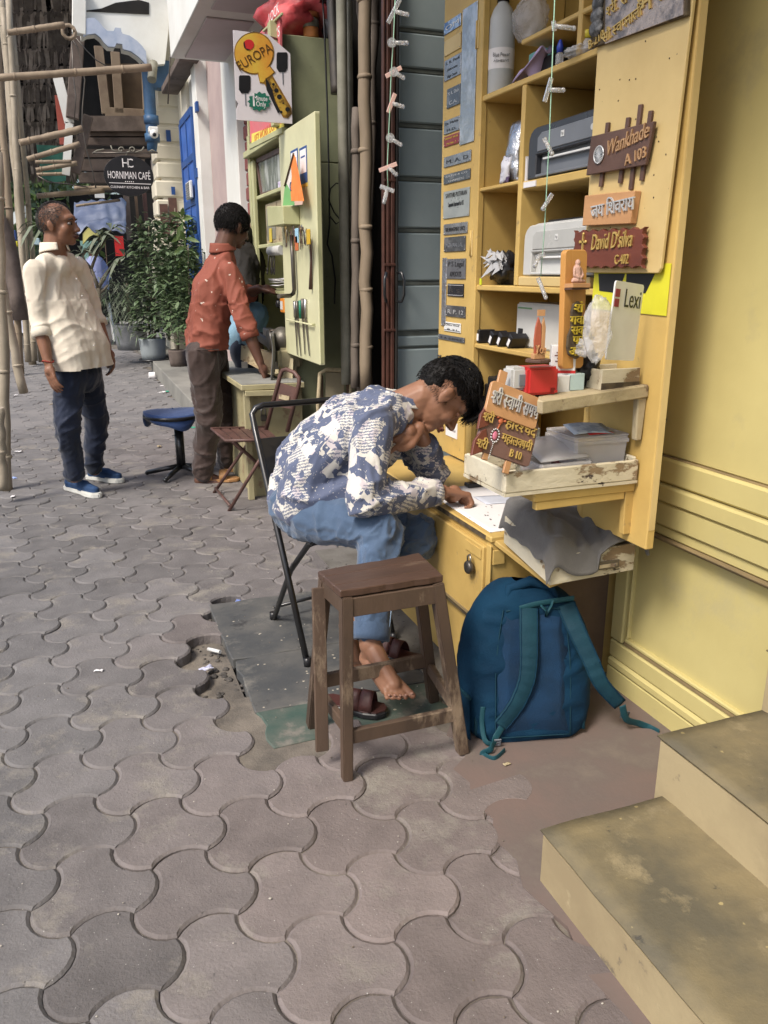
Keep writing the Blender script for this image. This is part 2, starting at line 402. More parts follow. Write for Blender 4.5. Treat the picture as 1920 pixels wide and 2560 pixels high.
m_darkmetal = mat('dark_steel', (.09,.085,.08), (.14,.12,.1), rough=.4, metal=.7, bump=.15)
m_brownmetal = mat('brown_painted_metal', (.115,.06,.05), (.08,.045,.038), vs=10, rough=.45, bump=.2, wear=((.30,.24,.2), 14, .7, .03))
m_bagblue = mat('navy_bag_fabric', (.004,.032,.068), (.003,.022,.05), vs=7, rough=.8, bump=.5, bs=260, spec=.2)
m_bagteal = mat('teal_strap_fabric', (.008,.042,.062), (.006,.032,.05), vs=8, rough=.7, bump=.35, bs=220, spec=.25)
m_bagmesh = mat('blue_mesh_padding', (.004,.032,.082), (.003,.022,.055), vs=9, rough=.8, bump=.9, bs=420)
m_bagtrim = mat('teal_webbing', (.010,.065,.085), rough=.6, bump=.4, bs=300)
m_bamboo = mat('weathered_bamboo', (.27,.21,.145), (.19,.145,.10), vs=5, rough=.6, bump=.25, bs=40, stretch=(1,1,.3), wear=((.14,.10,.07), 9, .66, .05))
m_bambool = mat('pale_bamboo', (.36,.31,.235), (.27,.23,.17), vs=4, rough=.55, bump=.3, bs=40, wear=((.25,.18,.12), 8, .66, .05))
m_bamdark = mat('grey_brown_pole', (.17,.14,.115), (.11,.09,.075), vs=5, rough=.75, bump=.4, bs=40, stretch=(1,1,.3))
m_pipe = mat('old_grey_pipe', (.24,.235,.19), (.17,.165,.13), vs=6, rough=.6, bump=.2, wear=((.12,.10,.08), 5, .6, .1))
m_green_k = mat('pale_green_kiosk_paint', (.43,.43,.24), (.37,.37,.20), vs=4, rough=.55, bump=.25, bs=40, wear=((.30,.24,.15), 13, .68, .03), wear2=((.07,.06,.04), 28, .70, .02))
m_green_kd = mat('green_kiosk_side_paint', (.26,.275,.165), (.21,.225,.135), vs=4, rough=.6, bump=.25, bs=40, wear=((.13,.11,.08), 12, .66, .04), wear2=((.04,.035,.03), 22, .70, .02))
m_green_l = mat('light_green_door_paint', (.58,.57,.36), (.52,.51,.32), vs=4, rough=.45, bump=.15, bs=40, wear=((.40,.33,.2), 15, .72, .03), spots=((.10,.08,.05), 20, .03))
m_creamdesk = mat('scuffed_cream_box_paint', (.38,.34,.20), (.30,.265,.15), vs=4, rough=.6, bump=.35, bs=50, wear=((.26,.19,.12), 9, .58, .06), wear2=((.06,.05,.04), 20, .68, .02))
m_greywall = mat('blue_grey_shutter_paint', (.245,.285,.285), (.21,.248,.25), vs=2.5, rough=.5, bump=.1, bs=30, wear=((.12,.13,.12), 7, .7, .05))
m_groove = mat('groove_grey_green', (.13,.14,.12), (.09,.095,.08), vs=8, rough=.7)
m_white = mat('white_lime_wall', (.70,.71,.68), (.62,.62,.58), vs=2, rough=.7, bump=.2, bs=30, wear=((.5,.48,.42), 6, .68, .08))
m_cream = mat('cream_wall_paint', (.68,.64,.52), (.6,.56,.46), vs=2, rough=.7, bump=.2, bs=30, wear=((.45,.42,.36), 6, .66, .08))
m_lilac = mat('lilac_grey_panel', (.50,.45,.47), (.45,.41,.42), vs=2, rough=.6, bump=.05)
m_pink = mat('dusty_pink_column', (.42,.33,.31), (.36,.28,.27), vs=2, rough=.7, bump=.1)
m_bluedoor = mat('blue_painted_wood', (.025,.08,.27), (.02,.065,.21), vs=6, rough=.45, bump=.15)
m_bluepipe = mat('blue_painted_pipe', (.045,.11,.21), (.035,.08,.16), vs=6, rough=.45, bump=.15)
m_bluetrim = mat('pale_blue_trim', (.40,.45,.55), (.30,.36,.48), vs=6, rough=.6, bump=.2)
m_oldwood = mat('old_brown_wood', (.13,.085,.055), (.09,.06,.04), vs=4, rough=.75, bump=.5, bs=30)
m_oldwood2 = mat('grey_old_timber', (.14,.11,.095), (.09,.07,.06), vs=5, rough=.8, bump=.6, bs=30, wear=((.22,.18,.15), 9, .64, .06))
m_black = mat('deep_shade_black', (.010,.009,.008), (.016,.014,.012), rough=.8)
m_brownbars = mat('rust_brown_gate', (.085,.033,.022), (.05,.02,.014), vs=8, rough=.45, bump=.3, wear=((.14,.08,.06), 14, .68, .04))
m_paper = mat('white_paper', (.74,.72,.72), (.70,.68,.68), vs=6, rough=.85, bump=.05)
m_plasticwhite = mat('white_plastic', (.72,.72,.70), rough=.35, bump=.03)
m_plasticblack = mat('black_plastic', (.014,.014,.016), (.02,.02,.022), rough=.32, bump=.05)
m_plasticgrey = mat('grey_plastic', (.17,.18,.20), (.14,.15,.165), rough=.35, bump=.04)
m_plasticsilver = mat('silver_plastic', (.52,.52,.50), (.45,.45,.43), rough=.35, bump=.04)
m_red = mat('red_plastic', (.55,.035,.035), rough=.3, bump=.02)
m_clear = mat('clear_acrylic', (.92,.93,.95), rough=.08, trans=.75, ior=1.3, bump=0, spec=.6)
m_frost = mat('cloudy_plastic', (.80,.78,.78), rough=.22, trans=.55, ior=1.2, bump=.05)
m_film = mat('crumpled_clear_film', (.80,.80,.82), rough=.15, alpha=.38, bump=1, bs=22, bd=.02, spec=1)
m_foil = mat('silver_foil', (.62,.62,.64), (.4,.4,.42), rough=.2, metal=.9, bump=.8, bs=22, bd=.012)
m_walnut = mat('walnut_sign_wood', (.125,.070,.052), (.09,.05,.038), vs=8, rough=.45, bump=.4, bs=24, stretch=(.3,1,1))
m_redwood = mat('red_stained_wood', (.155,.045,.028), (.11,.032,.022), vs=8, rough=.4, bump=.4, bs=24, stretch=(1,.3,1))
m_teak = mat('light_teak_wood', (.50,.27,.125), (.42,.22,.10), vs=6, rough=.4, bump=.3, bs=22, stretch=(1,.3,1))
m_teak2 = mat('orange_polished_wood', (.52,.26,.075), (.45,.22,.06), vs=3, rough=.3, bump=.15, bs=22, stretch=(1,1,.2))
m_purplewood = mat('reddish_brown_sign_wood', (.17,.095,.080), (.13,.07,.06), vs=7, rough=.45, bump=.4, bs=26)
m_gold = mat('gold_letters', (.60,.42,.14), (.5,.34,.1), rough=.35, metal=.35, bump=.05)
m_goldy = mat('yellow_gold_letters', (.68,.52,.06), rough=.35, metal=.2, bump=.05)
m_silver = mat('silver_letters', (.62,.62,.62), (.5,.5,.5), rough=.3, metal=.4, bump=.05)
m_leaf = mat('leaf_green', (.085,.135,.065), (.13,.18,.09), vs=9, rough=.45, bump=.15, spec=.5)
m_leaf2 = mat('pale_leaf_green', (.09,.15,.04), (.13,.19,.06), vs=9, rough=.45, bump=.15)
m_leaf3 = mat('dusty_leaf', (.17,.19,.14), (.11,.14,.09), vs=7, rough=.6, bump=.15)
m_stem = mat('plant_stem', (.20,.17,.12), (.14,.12,.09), rough=.8, bump=.4)
m_potgrey = mat('grey_clay_pot', (.25,.28,.29), (.21,.235,.245), vs=4, rough=.6, bump=.15)
m_stone = mat('grey_plinth_stone', (.24,.235,.21), (.175,.17,.155), vs=2.5, rough=.8, bump=.5, bs=24, stretch=(1,.5,1))
m_thatch = mat('dry_palm_leaf', (.17,.15,.135), (.11,.095,.085), vs=9, rough=.85, bump=.4)
m_thatchl = mat('light_dry_palm_leaf', (.42,.37,.33), (.3,.26,.23), vs=9, rough=.85, bump=.4)
m_skin = mat('brown_skin', (.275,.14,.085), (.225,.11,.066), vs=10, rough=.48, bump=.12, bs=180, sss=.08)
m_skinm = mat('deep_brown_skin', (.235,.115,.07), (.19,.09,.052), vs=10, rough=.45, bump=.12, bs=180, sss=.06)
m_skind = mat('dark_brown_skin', (.115,.055,.036), (.09,.042,.028), vs=10, rough=.42, bump=.12, bs=180, sss=.05)
m_hair = mat('black_hair', (.008,.007,.007), rough=.62, bump=0, spec=.25)
m_hairg = mat('greying_hair', (.05,.047,.045), (.022,.02,.02), vs=30, rough=.5, bump=0)
m_lip = mat('lip_brown', (.22,.075,.055), rough=.4, bump=.05)
m_lipd = mat('lip_dark_brown', (.10,.04,.032), rough=.4, bump=.05)
m_shirtw = mat('ivory_shirt_cotton', (.72,.65,.53), (.66,.59,.48), vs=3, rough=.8, bump=.35, bs=14, bd=.012, sheen=.2)
m_navy = mat('navy_jeans', (.008,.015,.038), (.005,.010,.024), vs=6, rough=.75, bump=.4, bs=16, bd=.012, sheen=.2)
m_denim = mat('blue_denim', (.066,.108,.178), (.038,.068,.125), vs=5, lo=.35, hi=.7, rough=.8, bump=.45, bs=16, bd=.012, sheen=.3, wear=((.12,.20,.33), 4.5, .56, .18))
m_denimpale = mat('pale_blue_jeans', (.22,.36,.46), (.17,.3,.4), vs=6, rough=.8, bump=.4, bs=16, bd=.01)
m_brownpants = mat('brown_trouser_twill', (.048,.029,.024), (.034,.021,.017), vs=6, rough=.6, bump=.45, bs=14, bd=.014, sheen=.25)
m_tan = mat('tan_leather', (.42,.23,.10), (.36,.19,.08), vs=8, rough=.5, bump=.2)
m_sandal = mat('maroon_sandal', (.07,.025,.022), (.05,.02,.018), rough=.5, bump=.2)
m_shoe = mat('blue_knit_shoe', (.02,.055,.14), (.015,.04,.10), vs=20, rough=.8, bump=.5, bs=200)
m_sole = mat('white_rubber', (.62,.62,.58), rough=.6, bump=.05)
m_greycloth = mat('grey_canvas_cloth', (.125,.12,.114), (.095,.091,.087), vs=6, rough=.85, bump=.5, bs=160, sheen=.2)
m_bluedenimtrim = mat('blue_seam_trim', (.08,.12,.17), rough=.85, bump=.4, bs=160)
m_blueseat = mat('blue_cushion_cloth', (.035,.075,.21), (.028,.06,.17), vs=8, rough=.85, bump=.5, bs=120, sheen=.3)
def node_mat(name):
    m = bpy.data.materials.new(name); m.use_nodes = True; return m, m.node_tree.nodes, m.node_tree.links
def print_shirt():
    m, n, l = node_mat('newsprint_pattern_shirt'); b = n['Principled BSDF']; b.inputs['Roughness'].default_value = .75; b.inputs['Sheen Weight'].default_value = .2
    tc = n.new('ShaderNodeTexCoord'); nz = n.new('ShaderNodeTexNoise'); nz.inputs['Scale'].default_value = 9; l.new(tc.outputs['Object'], nz.inputs['Vector'])
    mp = n.new('ShaderNodeMapping'); mp.inputs['Rotation'].default_value = (.3,.75,.4); l.new(tc.outputs['Object'], mp.inputs[0])
    ad = n.new('ShaderNodeVectorMath'); ad.operation = 'MULTIPLY_ADD'; l.new(nz.outputs['Color'], ad.inputs[0]); ad.inputs[1].default_value = (.012,.012,.012); l.new(mp.outputs[0], ad.inputs[2])
    def vor(scale, metric='CHEBYCHEV', src=None):
        v = n.new('ShaderNodeTexVoronoi'); v.distance = metric; v.inputs['Scale'].default_value = scale; v.inputs['Randomness'].default_value = .62
        l.new(src or ad.outputs[0], v.inputs['Vector']); return v
    def mth(op, a, bb, c=None):
        x = n.new('ShaderNodeMath'); x.operation = op
        for i, s in enumerate((a, bb, c)):
            if s is None: continue
            if isinstance(s, (int, float)): x.inputs[i].default_value = s
            else: l.new(s, x.inputs[i])
        return x.outputs[0]
    v1 = vor(19); v2 = vor(52); sp = n.new('ShaderNodeSeparateColor'); l.new(v1.outputs['Color'], sp.inputs[0]); sp2 = n.new('ShaderNodeSeparateColor'); l.new(v2.outputs['Color'], sp2.inputs[0])
    wv = n.new('ShaderNodeTexWave'); wv.bands_direction = 'DIAGONAL'; wv.inputs['Scale'].default_value = 38; wv.inputs['Distortion'].default_value = 5; wv.inputs['Detail'].default_value = 3; wv.inputs['Detail Scale'].default_value = 6; l.new(ad.outputs[0], wv.inputs['Vector'])
    br = n.new('ShaderNodeTexNoise'); br.inputs['Scale'].default_value = 52; br.inputs['Detail'].default_value = 3; br.inputs['Distortion'].default_value = 2.2; l.new(ad.outputs[0], br.inputs['Vector'])
    navy = mth('LESS_THAN', sp.outputs[0], .29)                       # big dark blocks
    small = mth('MULTIPLY', mth('LESS_THAN', sp2.outputs[0], .46), mth('GREATER_THAN', sp.outputs[1], .25))
    lines = mth('MULTIPLY', mth('GREATER_THAN', wv.outputs[1], .55), mth('GREATER_THAN', sp.outputs[2], .4))
    stroke = mth('GREATER_THAN', br.outputs[0], .69); hole = mth('LESS_THAN', br.outputs[0], .33)
    dark = mth('MAXIMUM', mth('MAXIMUM', navy, small), mth('MAXIMUM', mth('MULTIPLY', lines, .85), stroke))
    dark = mth('MULTIPLY', dark, mth('SUBTRACT', 1.0, hole))
    lil = mth('MULTIPLY', mth('GREATER_THAN', sp2.outputs[1], .8), .6)
    mx = n.new('ShaderNodeMix'); mx.data_type = 'RGBA'; l.new(lil, mx.inputs[0]); mx.inputs[6].default_value = (.60,.575,.52,1); mx.inputs[7].default_value = (.42,.36,.42,1)
    m2 = n.new('ShaderNodeMix'); m2.data_type = 'RGBA'; l.new(dark, m2.inputs[0]); l.new(mx.outputs[2], m2.inputs[6]); m2.inputs[7].default_value = (.080,.100,.170,1)
    l.new(m2.outputs[2], b.inputs['Base Color'])
    bp = n.new('ShaderNodeBump'); bn = n.new('ShaderNodeTexNoise'); bn.inputs['Scale'].default_value = 16; bn.inputs['Detail'].default_value = 5; l.new(tc.outputs['Object'], bn.inputs['Vector'])
    bp.inputs['Strength'].default_value = .45; bp.inputs['Distance'].default_value = .012; l.new(bn.outputs[0], bp.inputs['Height']); l.new(bp.outputs[0], b.inputs['Normal'])
    return m
m_print = print_shirt()
def rust_shirt():
    m, n, l = node_mat('rust_shirt_with_sprigs'); b = n['Principled BSDF']; b.inputs['Roughness'].default_value = .72; b.inputs['Specular IOR Level'].default_value = .25
    tc = n.new('ShaderNodeTexCoord'); nz = n.new('ShaderNodeTexNoise'); nz.inputs['Scale'].default_value = 40; l.new(tc.outputs['Object'], nz.inputs['Vector'])
    ad = n.new('ShaderNodeVectorMath'); ad.operation = 'MULTIPLY_ADD'; l.new(nz.outputs['Color'], ad.inputs[0]); ad.inputs[1].default_value = (.05,.05,.05); l.new(tc.outputs['Object'], ad.inputs[2])
    v = n.new('ShaderNodeTexVoronoi'); v.inputs['Scale'].default_value = 19; l.new(ad.outputs[0], v.inputs['Vector'])
    mr = n.new('ShaderNodeMapRange'); mr.inputs[1].default_value = .135; mr.inputs[2].default_value = .09; l.new(v.outputs['Distance'], mr.inputs[0])
    mx = n.new('ShaderNodeMix'); mx.data_type = 'RGBA'; l.new(mr.outputs[0], mx.inputs[0]); mx.inputs[6].default_value = (.235,.072,.048,1); mx.inputs[7].default_value = (.66,.58,.5,1)
    l.new(mx.outputs[2], b.inputs['Base Color'])
    bp = n.new('ShaderNodeBump'); bn = n.new('ShaderNodeTexNoise'); bn.inputs['Scale'].default_value = 13; bn.inputs['Detail'].default_value = 5; l.new(tc.outputs['Object'], bn.inputs['Vector'])
    bp.inputs['Strength'].default_value = .45; bp.inputs['Distance'].default_value = .014; l.new(bn.outputs[0], bp.inputs['Height']); l.new(bp.outputs[0], b.inputs['Normal'])
    return m
m_rust = rust_shirt()
# ------------------------------------------------------------------ ground and pavers
g = MB(); g.add([(-60,-6,-.06),(60,-6,-.06),(60,140,-.06),(-60,140,-.06)], [(0,1,2,3)])
ground = tag(g.build('ground', m_joint), kind='structure')
pv = bpy.data.objects.new('pavement', None); COL.objects.link(pv); tag(pv, kind='structure')
HEX = .128
def paver_outline(r, seg=5):
    """six arcs, alternately bulging out and in"""
    ang0 = R(8); p = []; cur = V(0,0,0); vs = []
    for i in range(6):
        vs.append(cur.copy()); a = ang0 - i*R(60); cur = cur + V(math.cos(a), math.sin(a), 0)*HEX
    cen = sum(vs, V(0,0,0)) / 6; vs = [v - cen for v in vs]; out = []
    for i in range(6):
        a, b = vs[i], vs[(i+1) % 6]; mid = (a+b)/2; nrm = mid.normalized() * (1 if i % 2 == 0 else -1)
        sag = HEX * .245; rad = (HEX*HEX/4 + sag*sag) / (2*sag); c = mid - nrm*(rad - sag)
        a0 = math.atan2(a.y-c.y, a.x-c.x); a1 = math.atan2(b.y-c.y, b.x-c.x)
        d = (a1 - a0 + math.pi) % (2*math.pi) - math.pi
        rr = rad - r if i % 2 == 0 else rad + r
        for k in range(seg + 1):
            if k == seg: continue
            t = a0 + d * (k + (.04 if k == 0 else 0)) / seg
            out.append((c.x + rr*math.cos(t), c.y + rr*math.sin(t)))
    return out
def paver_mb(o=V(0,0,0), seg=7, th=.055, tilt=(0,0), mb=None):
    mb = mb or MB(); lo = paver_outline(.0010, seg); mid = paver_outline(.0012, seg); top = paver_outline(.0078, seg); n = len(lo)
    f = lambda p, z: V(p[0] + o.x, p[1] + o.y, z + o.z + p[0]*tilt[0] + p[1]*tilt[1])
    vs = [f(p, -th) for p in lo] + [f(p, -.0058) for p in mid] + [f(p, 0) for p in top]
    fs = [list(range(2*n, 3*n))]
    for k in (0, 1): fs += [(k*n+i, k*n+(i+1) % n, (k+1)*n+(i+1) % n, (k+1)*n+i) for i in range(n)]
    # arcs run clockwise: turn faces over
    return mb.add(vs, [tuple(x[::-1]) for x in fs])
base_me = paver_mb().mesh('paver'); base_me.materials.append(m_paver)
# fix point of the lattice: the middle of the paver whose corner A was measured at (0.041, 1.601)
_vs = []; _c0 = V(0,0,0)
for i in range(6): _vs.append(_c0.copy()); a_ = R(8) - i*R(60); _c0 = _c0 + V(math.cos(a_), math.sin(a_), 0)*HEX
ORG = V(.041, 1.601, 0) + sum(_vs, V(0,0,0))/6
T1 = V(math.cos(R(-22)), math.sin(R(-22)), 0)*HEX*math.sqrt(3); T2 = V(math.cos(R(-82)), math.sin(R(-82)), 0)*HEX*math.sqrt(3)
def on_slab(x, y): return .40 < x < 1.12 and 1.96 < y < 3.06
def in_gap(x, y): return .315 < x < .41 and 2.36 < y < 3.12
cells = []
for i in range(-70, 70):
    for j in range(-90, 12):
        p = ORG + T1*i + T2*j
        if not (-4.2 < p.x < 1.7 and .55 < p.y < 15): continue
        if on_slab(p.x, p.y) or in_gap(p.x, p.y): continue
        if p.x > .93 and p.y < 1.98: continue
        if p.y > 5.1 and p.x > .98: continue
        r = p.x*_cy - p.y*_sy; h = p.x*_sy + p.y*_cy
        fz = h*_c + CAM_H*_s; u = 960 + 2000*r/fz; vv = 1280 - 2000*(h*_s - CAM_H*_c)/fz
        if h < .3 or u < -1500 or u > 2300 or vv > 3600: continue
        cells.append((p.length, p, -150 < u < 2050 and vv < 2750))
cells.sort(key=lambda t: (not t[2], t[0]))
rnd = random.Random(3); far = MB()
def paver_col(p):
    n1 = noise.noise(p*.9); t = min(1, max(0, (p.x + .15 + .5*n1) / .9)); 
    g = rnd.uniform(.135, .18); g *= 1.07; base = V(g*1.01, g*.965, g*.955); red = V(g*1.12, g*.93, g*.87)
    if p.y > 2.9: t *= .35
    c = base.lerp(red, t)
    if rnd.random() < .08 and p.x > .62 and 2.9 < p.y < 4.5: c = V(.215, .105, .085)
    if rnd.random() < .08: c *= .9
    return c
for k, (d, p, vis) in enumerate(cells):
    if k < 300 and vis:
        o = bpy.data.objects.new('paver', base_me); COL.objects.link(o); o.parent = pv
        o.location = (p.x, p.y, rnd.uniform(-.0025, .0025)); o.rotation_euler = (rnd.gauss(0, .007), rnd.gauss(0, .007), rnd.gauss(0, .006))
        c = paver_col(p); o.color = (c.x, c.y, c.z, 1)
    else:
        seg = 4 if d < 7 else 3
        paver_mb(V(p.x, p.y, rnd.uniform(-.004, .004)), seg, .05, (rnd.gauss(0, .012), rnd.gauss(0, .012)), far)
fo = far.build('paver', m_paverfar, pv); fo['kind'] = 'stuff'
m_sand = mat('joint_sand', (.19,.165,.135), (.10,.088,.075), vs=6, rough=.95, bump=.8, bs=120)
for a_, b_ in (((-4.5,.4),(.20,16)),((.2001,.4),(.98,2.3)),((.2001,3.2),(.98,16))): MB().box((a_[0],a_[1],-.058),(b_[0],b_[1],-.0085)).build('joint_sand', m_sand, pv)
MB().box((.2005,2.3005,-.058),(.40,3.1995,-.038)).build('joint_sand', m_sand, pv)
# stone slabs set in the pavement under the boy's chair
def slab(x0, y0, x1, y1, z, m, wob=.006, seed=1):
    rr = random.Random(seed); pts = []
    for a, b in (((x0,y0),(x1,y0)), ((x1,y0),(x1,y1)), ((x1,y1),(x0,y1)), ((x0,y1),(x0,y0))):
        for k in range(6): t = k/6; pts.append((a[0]+(b[0]-a[0])*t + rr.uniform(-wob,wob), a[1]+(b[1]-a[1])*t + rr.uniform(-wob,wob)))
    mb = MB().prism(pts, Matrix.Translation((0,0,z-.04)), .04)
    return mb.build('stone_slab', m, pv, bevel=.003)
slab(.395, 2.555, .99, 3.07, .002, m_slab, seed=2); slab(.405, 2.185, 1.03, 2.55, 0, m_slab, seed=3); slab(.41, 1.975, .98, 2.18, -.003, m_green, wob=.012, seed=5)
# ragged cement sheet between the last pavers and the wall
out = [(1.6,-.9),(1.6,2.0),(1.08,2.02),(.985,1.99),(.97,1.93),(.93,1.90),(.90,1.86),(.93,1.80),(.90,1.74),(.845,1.70),(.86,1.63),(.83,1.56),(.85,1.48),(.815,1.42),(.83,1.33),(.80,1.25),(.83,1.12),(.80,1.0),(.82,.85),(.81,-.9)]
mb = MB(); n_ = len(out); mb.prism(out[::-1], Matrix.Translation((0,0,-.05)), .0515)
tag(mb.build('cement_apron', m_redcement), kind='structure')
mb = MB().box((.985,2.0,-.05), (1.62,3.55,.0045)); tag(mb.build('cement_verge', mat('dirty_cement', (.155,.145,.13), (.10,.092,.08), vs=5, rough=.9, bump=.6, bs=50)), kind='structure')
MB().box((.42,1.84,-.05),(1.10,2.25,-.009)).build('cement_bed', m_stone, pv)
mb = MB(); rr = random.Random(77)
for _ in range(420):
    x = rr.uniform(-1.4,1.0); y = .9 + 4.5*rr.random()**1.4; s = rr.uniform(.0008,.0032)*(1 if rr.random() < .93 else 1.8)
    if x > .8 and y < 1.3: continue
    mb.ell((x, y, .003), (s, s*rr.uniform(.5,1.2), s*.5), None, 5, 4)
tag(mb.build('grit', mat('pale_grit', (.42,.39,.34), (.16,.13,.10), vs=9, lo=.48, hi=.52, rough=.9, bump=0)), kind='stuff')
# rubble and litter in the gap beside the slab
mb = MB(); rr = random.Random(5)
for _ in range(150):
    x = rr.uniform(.28,.42); y = rr.uniform(2.3,3.2); s = rr.uniform(.004,.014)
    mb.ell((x, y, -.045 + rr.uniform(0,.012)), (s, s*rr.uniform(.6,1.2), s*.6), None, 6, 4)
for _ in range(160):
    x = rr.uniform(.98,1.1); y = rr.uniform(2.0,3.4); s = rr.uniform(.002,.006)
    mb.ell((x, y, .003), (s, s*rr.uniform(.6,1.2), s*.6), None, 6, 4)
tag(mb.build('rubble', m_joint), kind='stuff')
# plinth of grey stone along the far shopfronts
mb = MB()
ys = [6.35,7.5,8.7,9.9,11.4]
for a, b in zip(ys, ys[1:]):
    mb2 = MB().box((.93,a+.004,-.05), (1.75,b-.004,.17)); 
    if a == ys[0]: plinth = tag(bpy.data.objects.new('stone_plinth', None), kind='structure'); COL.objects.link(plinth)
    mb2.build('stone_block', m_stone, plinth, bevel=.006)
for a, b in ((11.5,13.2),(13.3,16),(16.1,20)):
    MB().box((1.0,a,-.05), (2.4,b,.20)).build('stone_block', m_stone, plinth, bevel=.006)
MB().box((.93,5.0,-.05), (1.75,6.34,.16)).build('stone_block', m_stone, plinth, bevel=.006)
# ------------------------------------------------------------------ entrance steps
st = thing('entrance_steps', 'worn ochre painted stone steps leading up to the yellow doorway', 'steps', (1.2,.3,0))
def step(x0, y1, z0, z1, nm):
    rr = random.Random(nm); N = 26; ed = .012
    M_ = MB().box((x0+.006,-1.2,z0), (2.0,y1-.004,z1-.001)); M_.build('riser', m_step, st, bevel=.008, seg=2)
    def top(a, b):
        y = -1.2 + (y1 + 1.2 - .002) * b; x = x0 + .003 + (1.998 - x0) * a
        w = .004 * noise.noise(V(y*9, nm, a*3))
        if a == 0: x += w
        if b == 1: y += .004 * noise.noise(V(x*9, nm, 2))
        e = min(a * (2 - x0), .02) / .02; e2 = min((1-b)*2.4, .02)/.02
        return (x, y, z1 + .0035 + .0016 * noise.noise(V(x*6, y*6, nm)) - (.003 if a == 0 or b == 1 else 0))
    MB().grid(top, 24, 60, th=.003).build('tread', m_tread, st)
step(.84, 1.265, -.03, .13, 1); step(1.165, 1.30, .10, .272, 2); step(1.475, 1.31, .24, .43, 3)
# ------------------------------------------------------------------ yellow building
yb = thing('yellow_building', 'yellow painted building wall with horizontal mouldings behind the steps', 'building', (1.53,.5,0))
X = 1.53; Y0, Y1 = -1.6, 1.965
P_ = lambda x0, z0, z1, m=m_ywall, name='wall', y1=Y1, y0=Y0, bev=.004: MB().box((x0, y0, z0), (X+.35, y1, z1)).build(name, m, yb, bevel=bev)
P_(X+.004, .803, 3.4, name='upper_wall'); 
P_(X-.020, .731, .801, name='moulding', bev=.006); P_(X-.012, .729, .7310, m_ydirt, 'moulding_joint', bev=0)
P_(X-.030, .678, .727, name='moulding', bev=.006); P_(X-.022, .607, .6765, name='moulding', bev=.006); P_(X-.012, .5755, .6055, name='moulding', bev=.004)
P_(X-.026, .571, .574, m_ydirt, 'moulding_joint', bev=0)
for z in (.8015, .6775, .6062): P_(X-.008, z-.0006, z+.0012, m_ydirt, 'moulding_joint', bev=0)
# lower panel with a stile, a rail and a sunk field
P_(X+.018, .10, .569, name='panel_field')
MB().box((X, 1.905, .163), (X+.3, Y1, .5695)).build('stile', m_ywall, yb, bevel=.004)
MB().box((X, Y0, .10), (X+.3, Y1, .158)).build('rail', m_ywall, yb, bevel=.005)
MB().box((X+.006, Y0, .1615), (X+.3, 1.902, .172)).build('panel_bead', m_ydirt, yb)
MB().box((X+.003, Y0, .1735), (X+.3, 1.895, .186)).build('panel_bead', m_ywall, yb, bevel=.003)
MB().box((X+.006, 1.886, .187), (X+.3, 1.8935, .5695)).build('panel_bead', m_ywall, yb, bevel=.003)
MB().box((X+.008, Y0, .548), (X+.3, 1.885, .5690)).build('panel_bead', m_ydirt, yb, bevel=.003)
P_(X-.006, .066, .099, name='skirting', bev=.008); P_(X-.002, -.05, .064, name='skirting', bev=.003)
MB().lathe([(.006,0),(.006,.016),(.016,.020),(.019,.028),(.014,.036),(.004,.039)], frame(PX(1668,1051,X+.004), (0,0,1), (0,1,0)) if False else Matrix.Translation(PX(1664,1050,X+.004)) @ Matrix.Rotation(-math.pi/2, 4, 'Y'), 14).build('door_knob', mat('old_brass', (.32,.25,.13), rough=.35, metal=.8), yb)
# ------------------------------------------------------------------ blue grey shutter wall beyond the cabinet
gw = thing('grey_panel_wall', 'blue grey grooved panel wall between the dark gateway and the yellow cabinet', 'wall', (1.9,3.6,0))
XL = 1.432; zs = []
def zat(v): return PY(1050, v, 3.6).z
vv = [(-260,-70), (-62,66+6), (84,170), (184,308), (322,442), (455,570), (583,702), (714,826), (840,866), (872,1100), (1110,1500)]
for a, b in vv:
    MB().box((XL, 3.6, max(-.05, zat(b))), (2.4, 3.75, zat(a))).build('panel', m_greywall, gw, bevel=.006)
MB().box((XL+.004, 3.612, -.05), (2.39, 3.74, zat(-260))).build('joint_backing', m_groove, gw)
for v in (77, 177, 315, 448, 576, 708):
    MB().box((XL+.001, 3.606, zat(v+5)), (2.395, 3.70, zat(v-4))).build('joint_strip', m_groove, gw, bevel=.002)
# dark gateway between kiosk and panel wall
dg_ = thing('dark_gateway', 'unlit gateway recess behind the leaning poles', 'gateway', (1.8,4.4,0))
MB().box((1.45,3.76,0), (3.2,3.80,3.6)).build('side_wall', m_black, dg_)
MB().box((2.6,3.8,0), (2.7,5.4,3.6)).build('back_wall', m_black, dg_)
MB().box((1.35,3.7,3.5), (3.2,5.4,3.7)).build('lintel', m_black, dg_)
MB().box((1.62,4.95,0), (2.6,5.05,3.6)).build('far_wall', m_black, dg_)
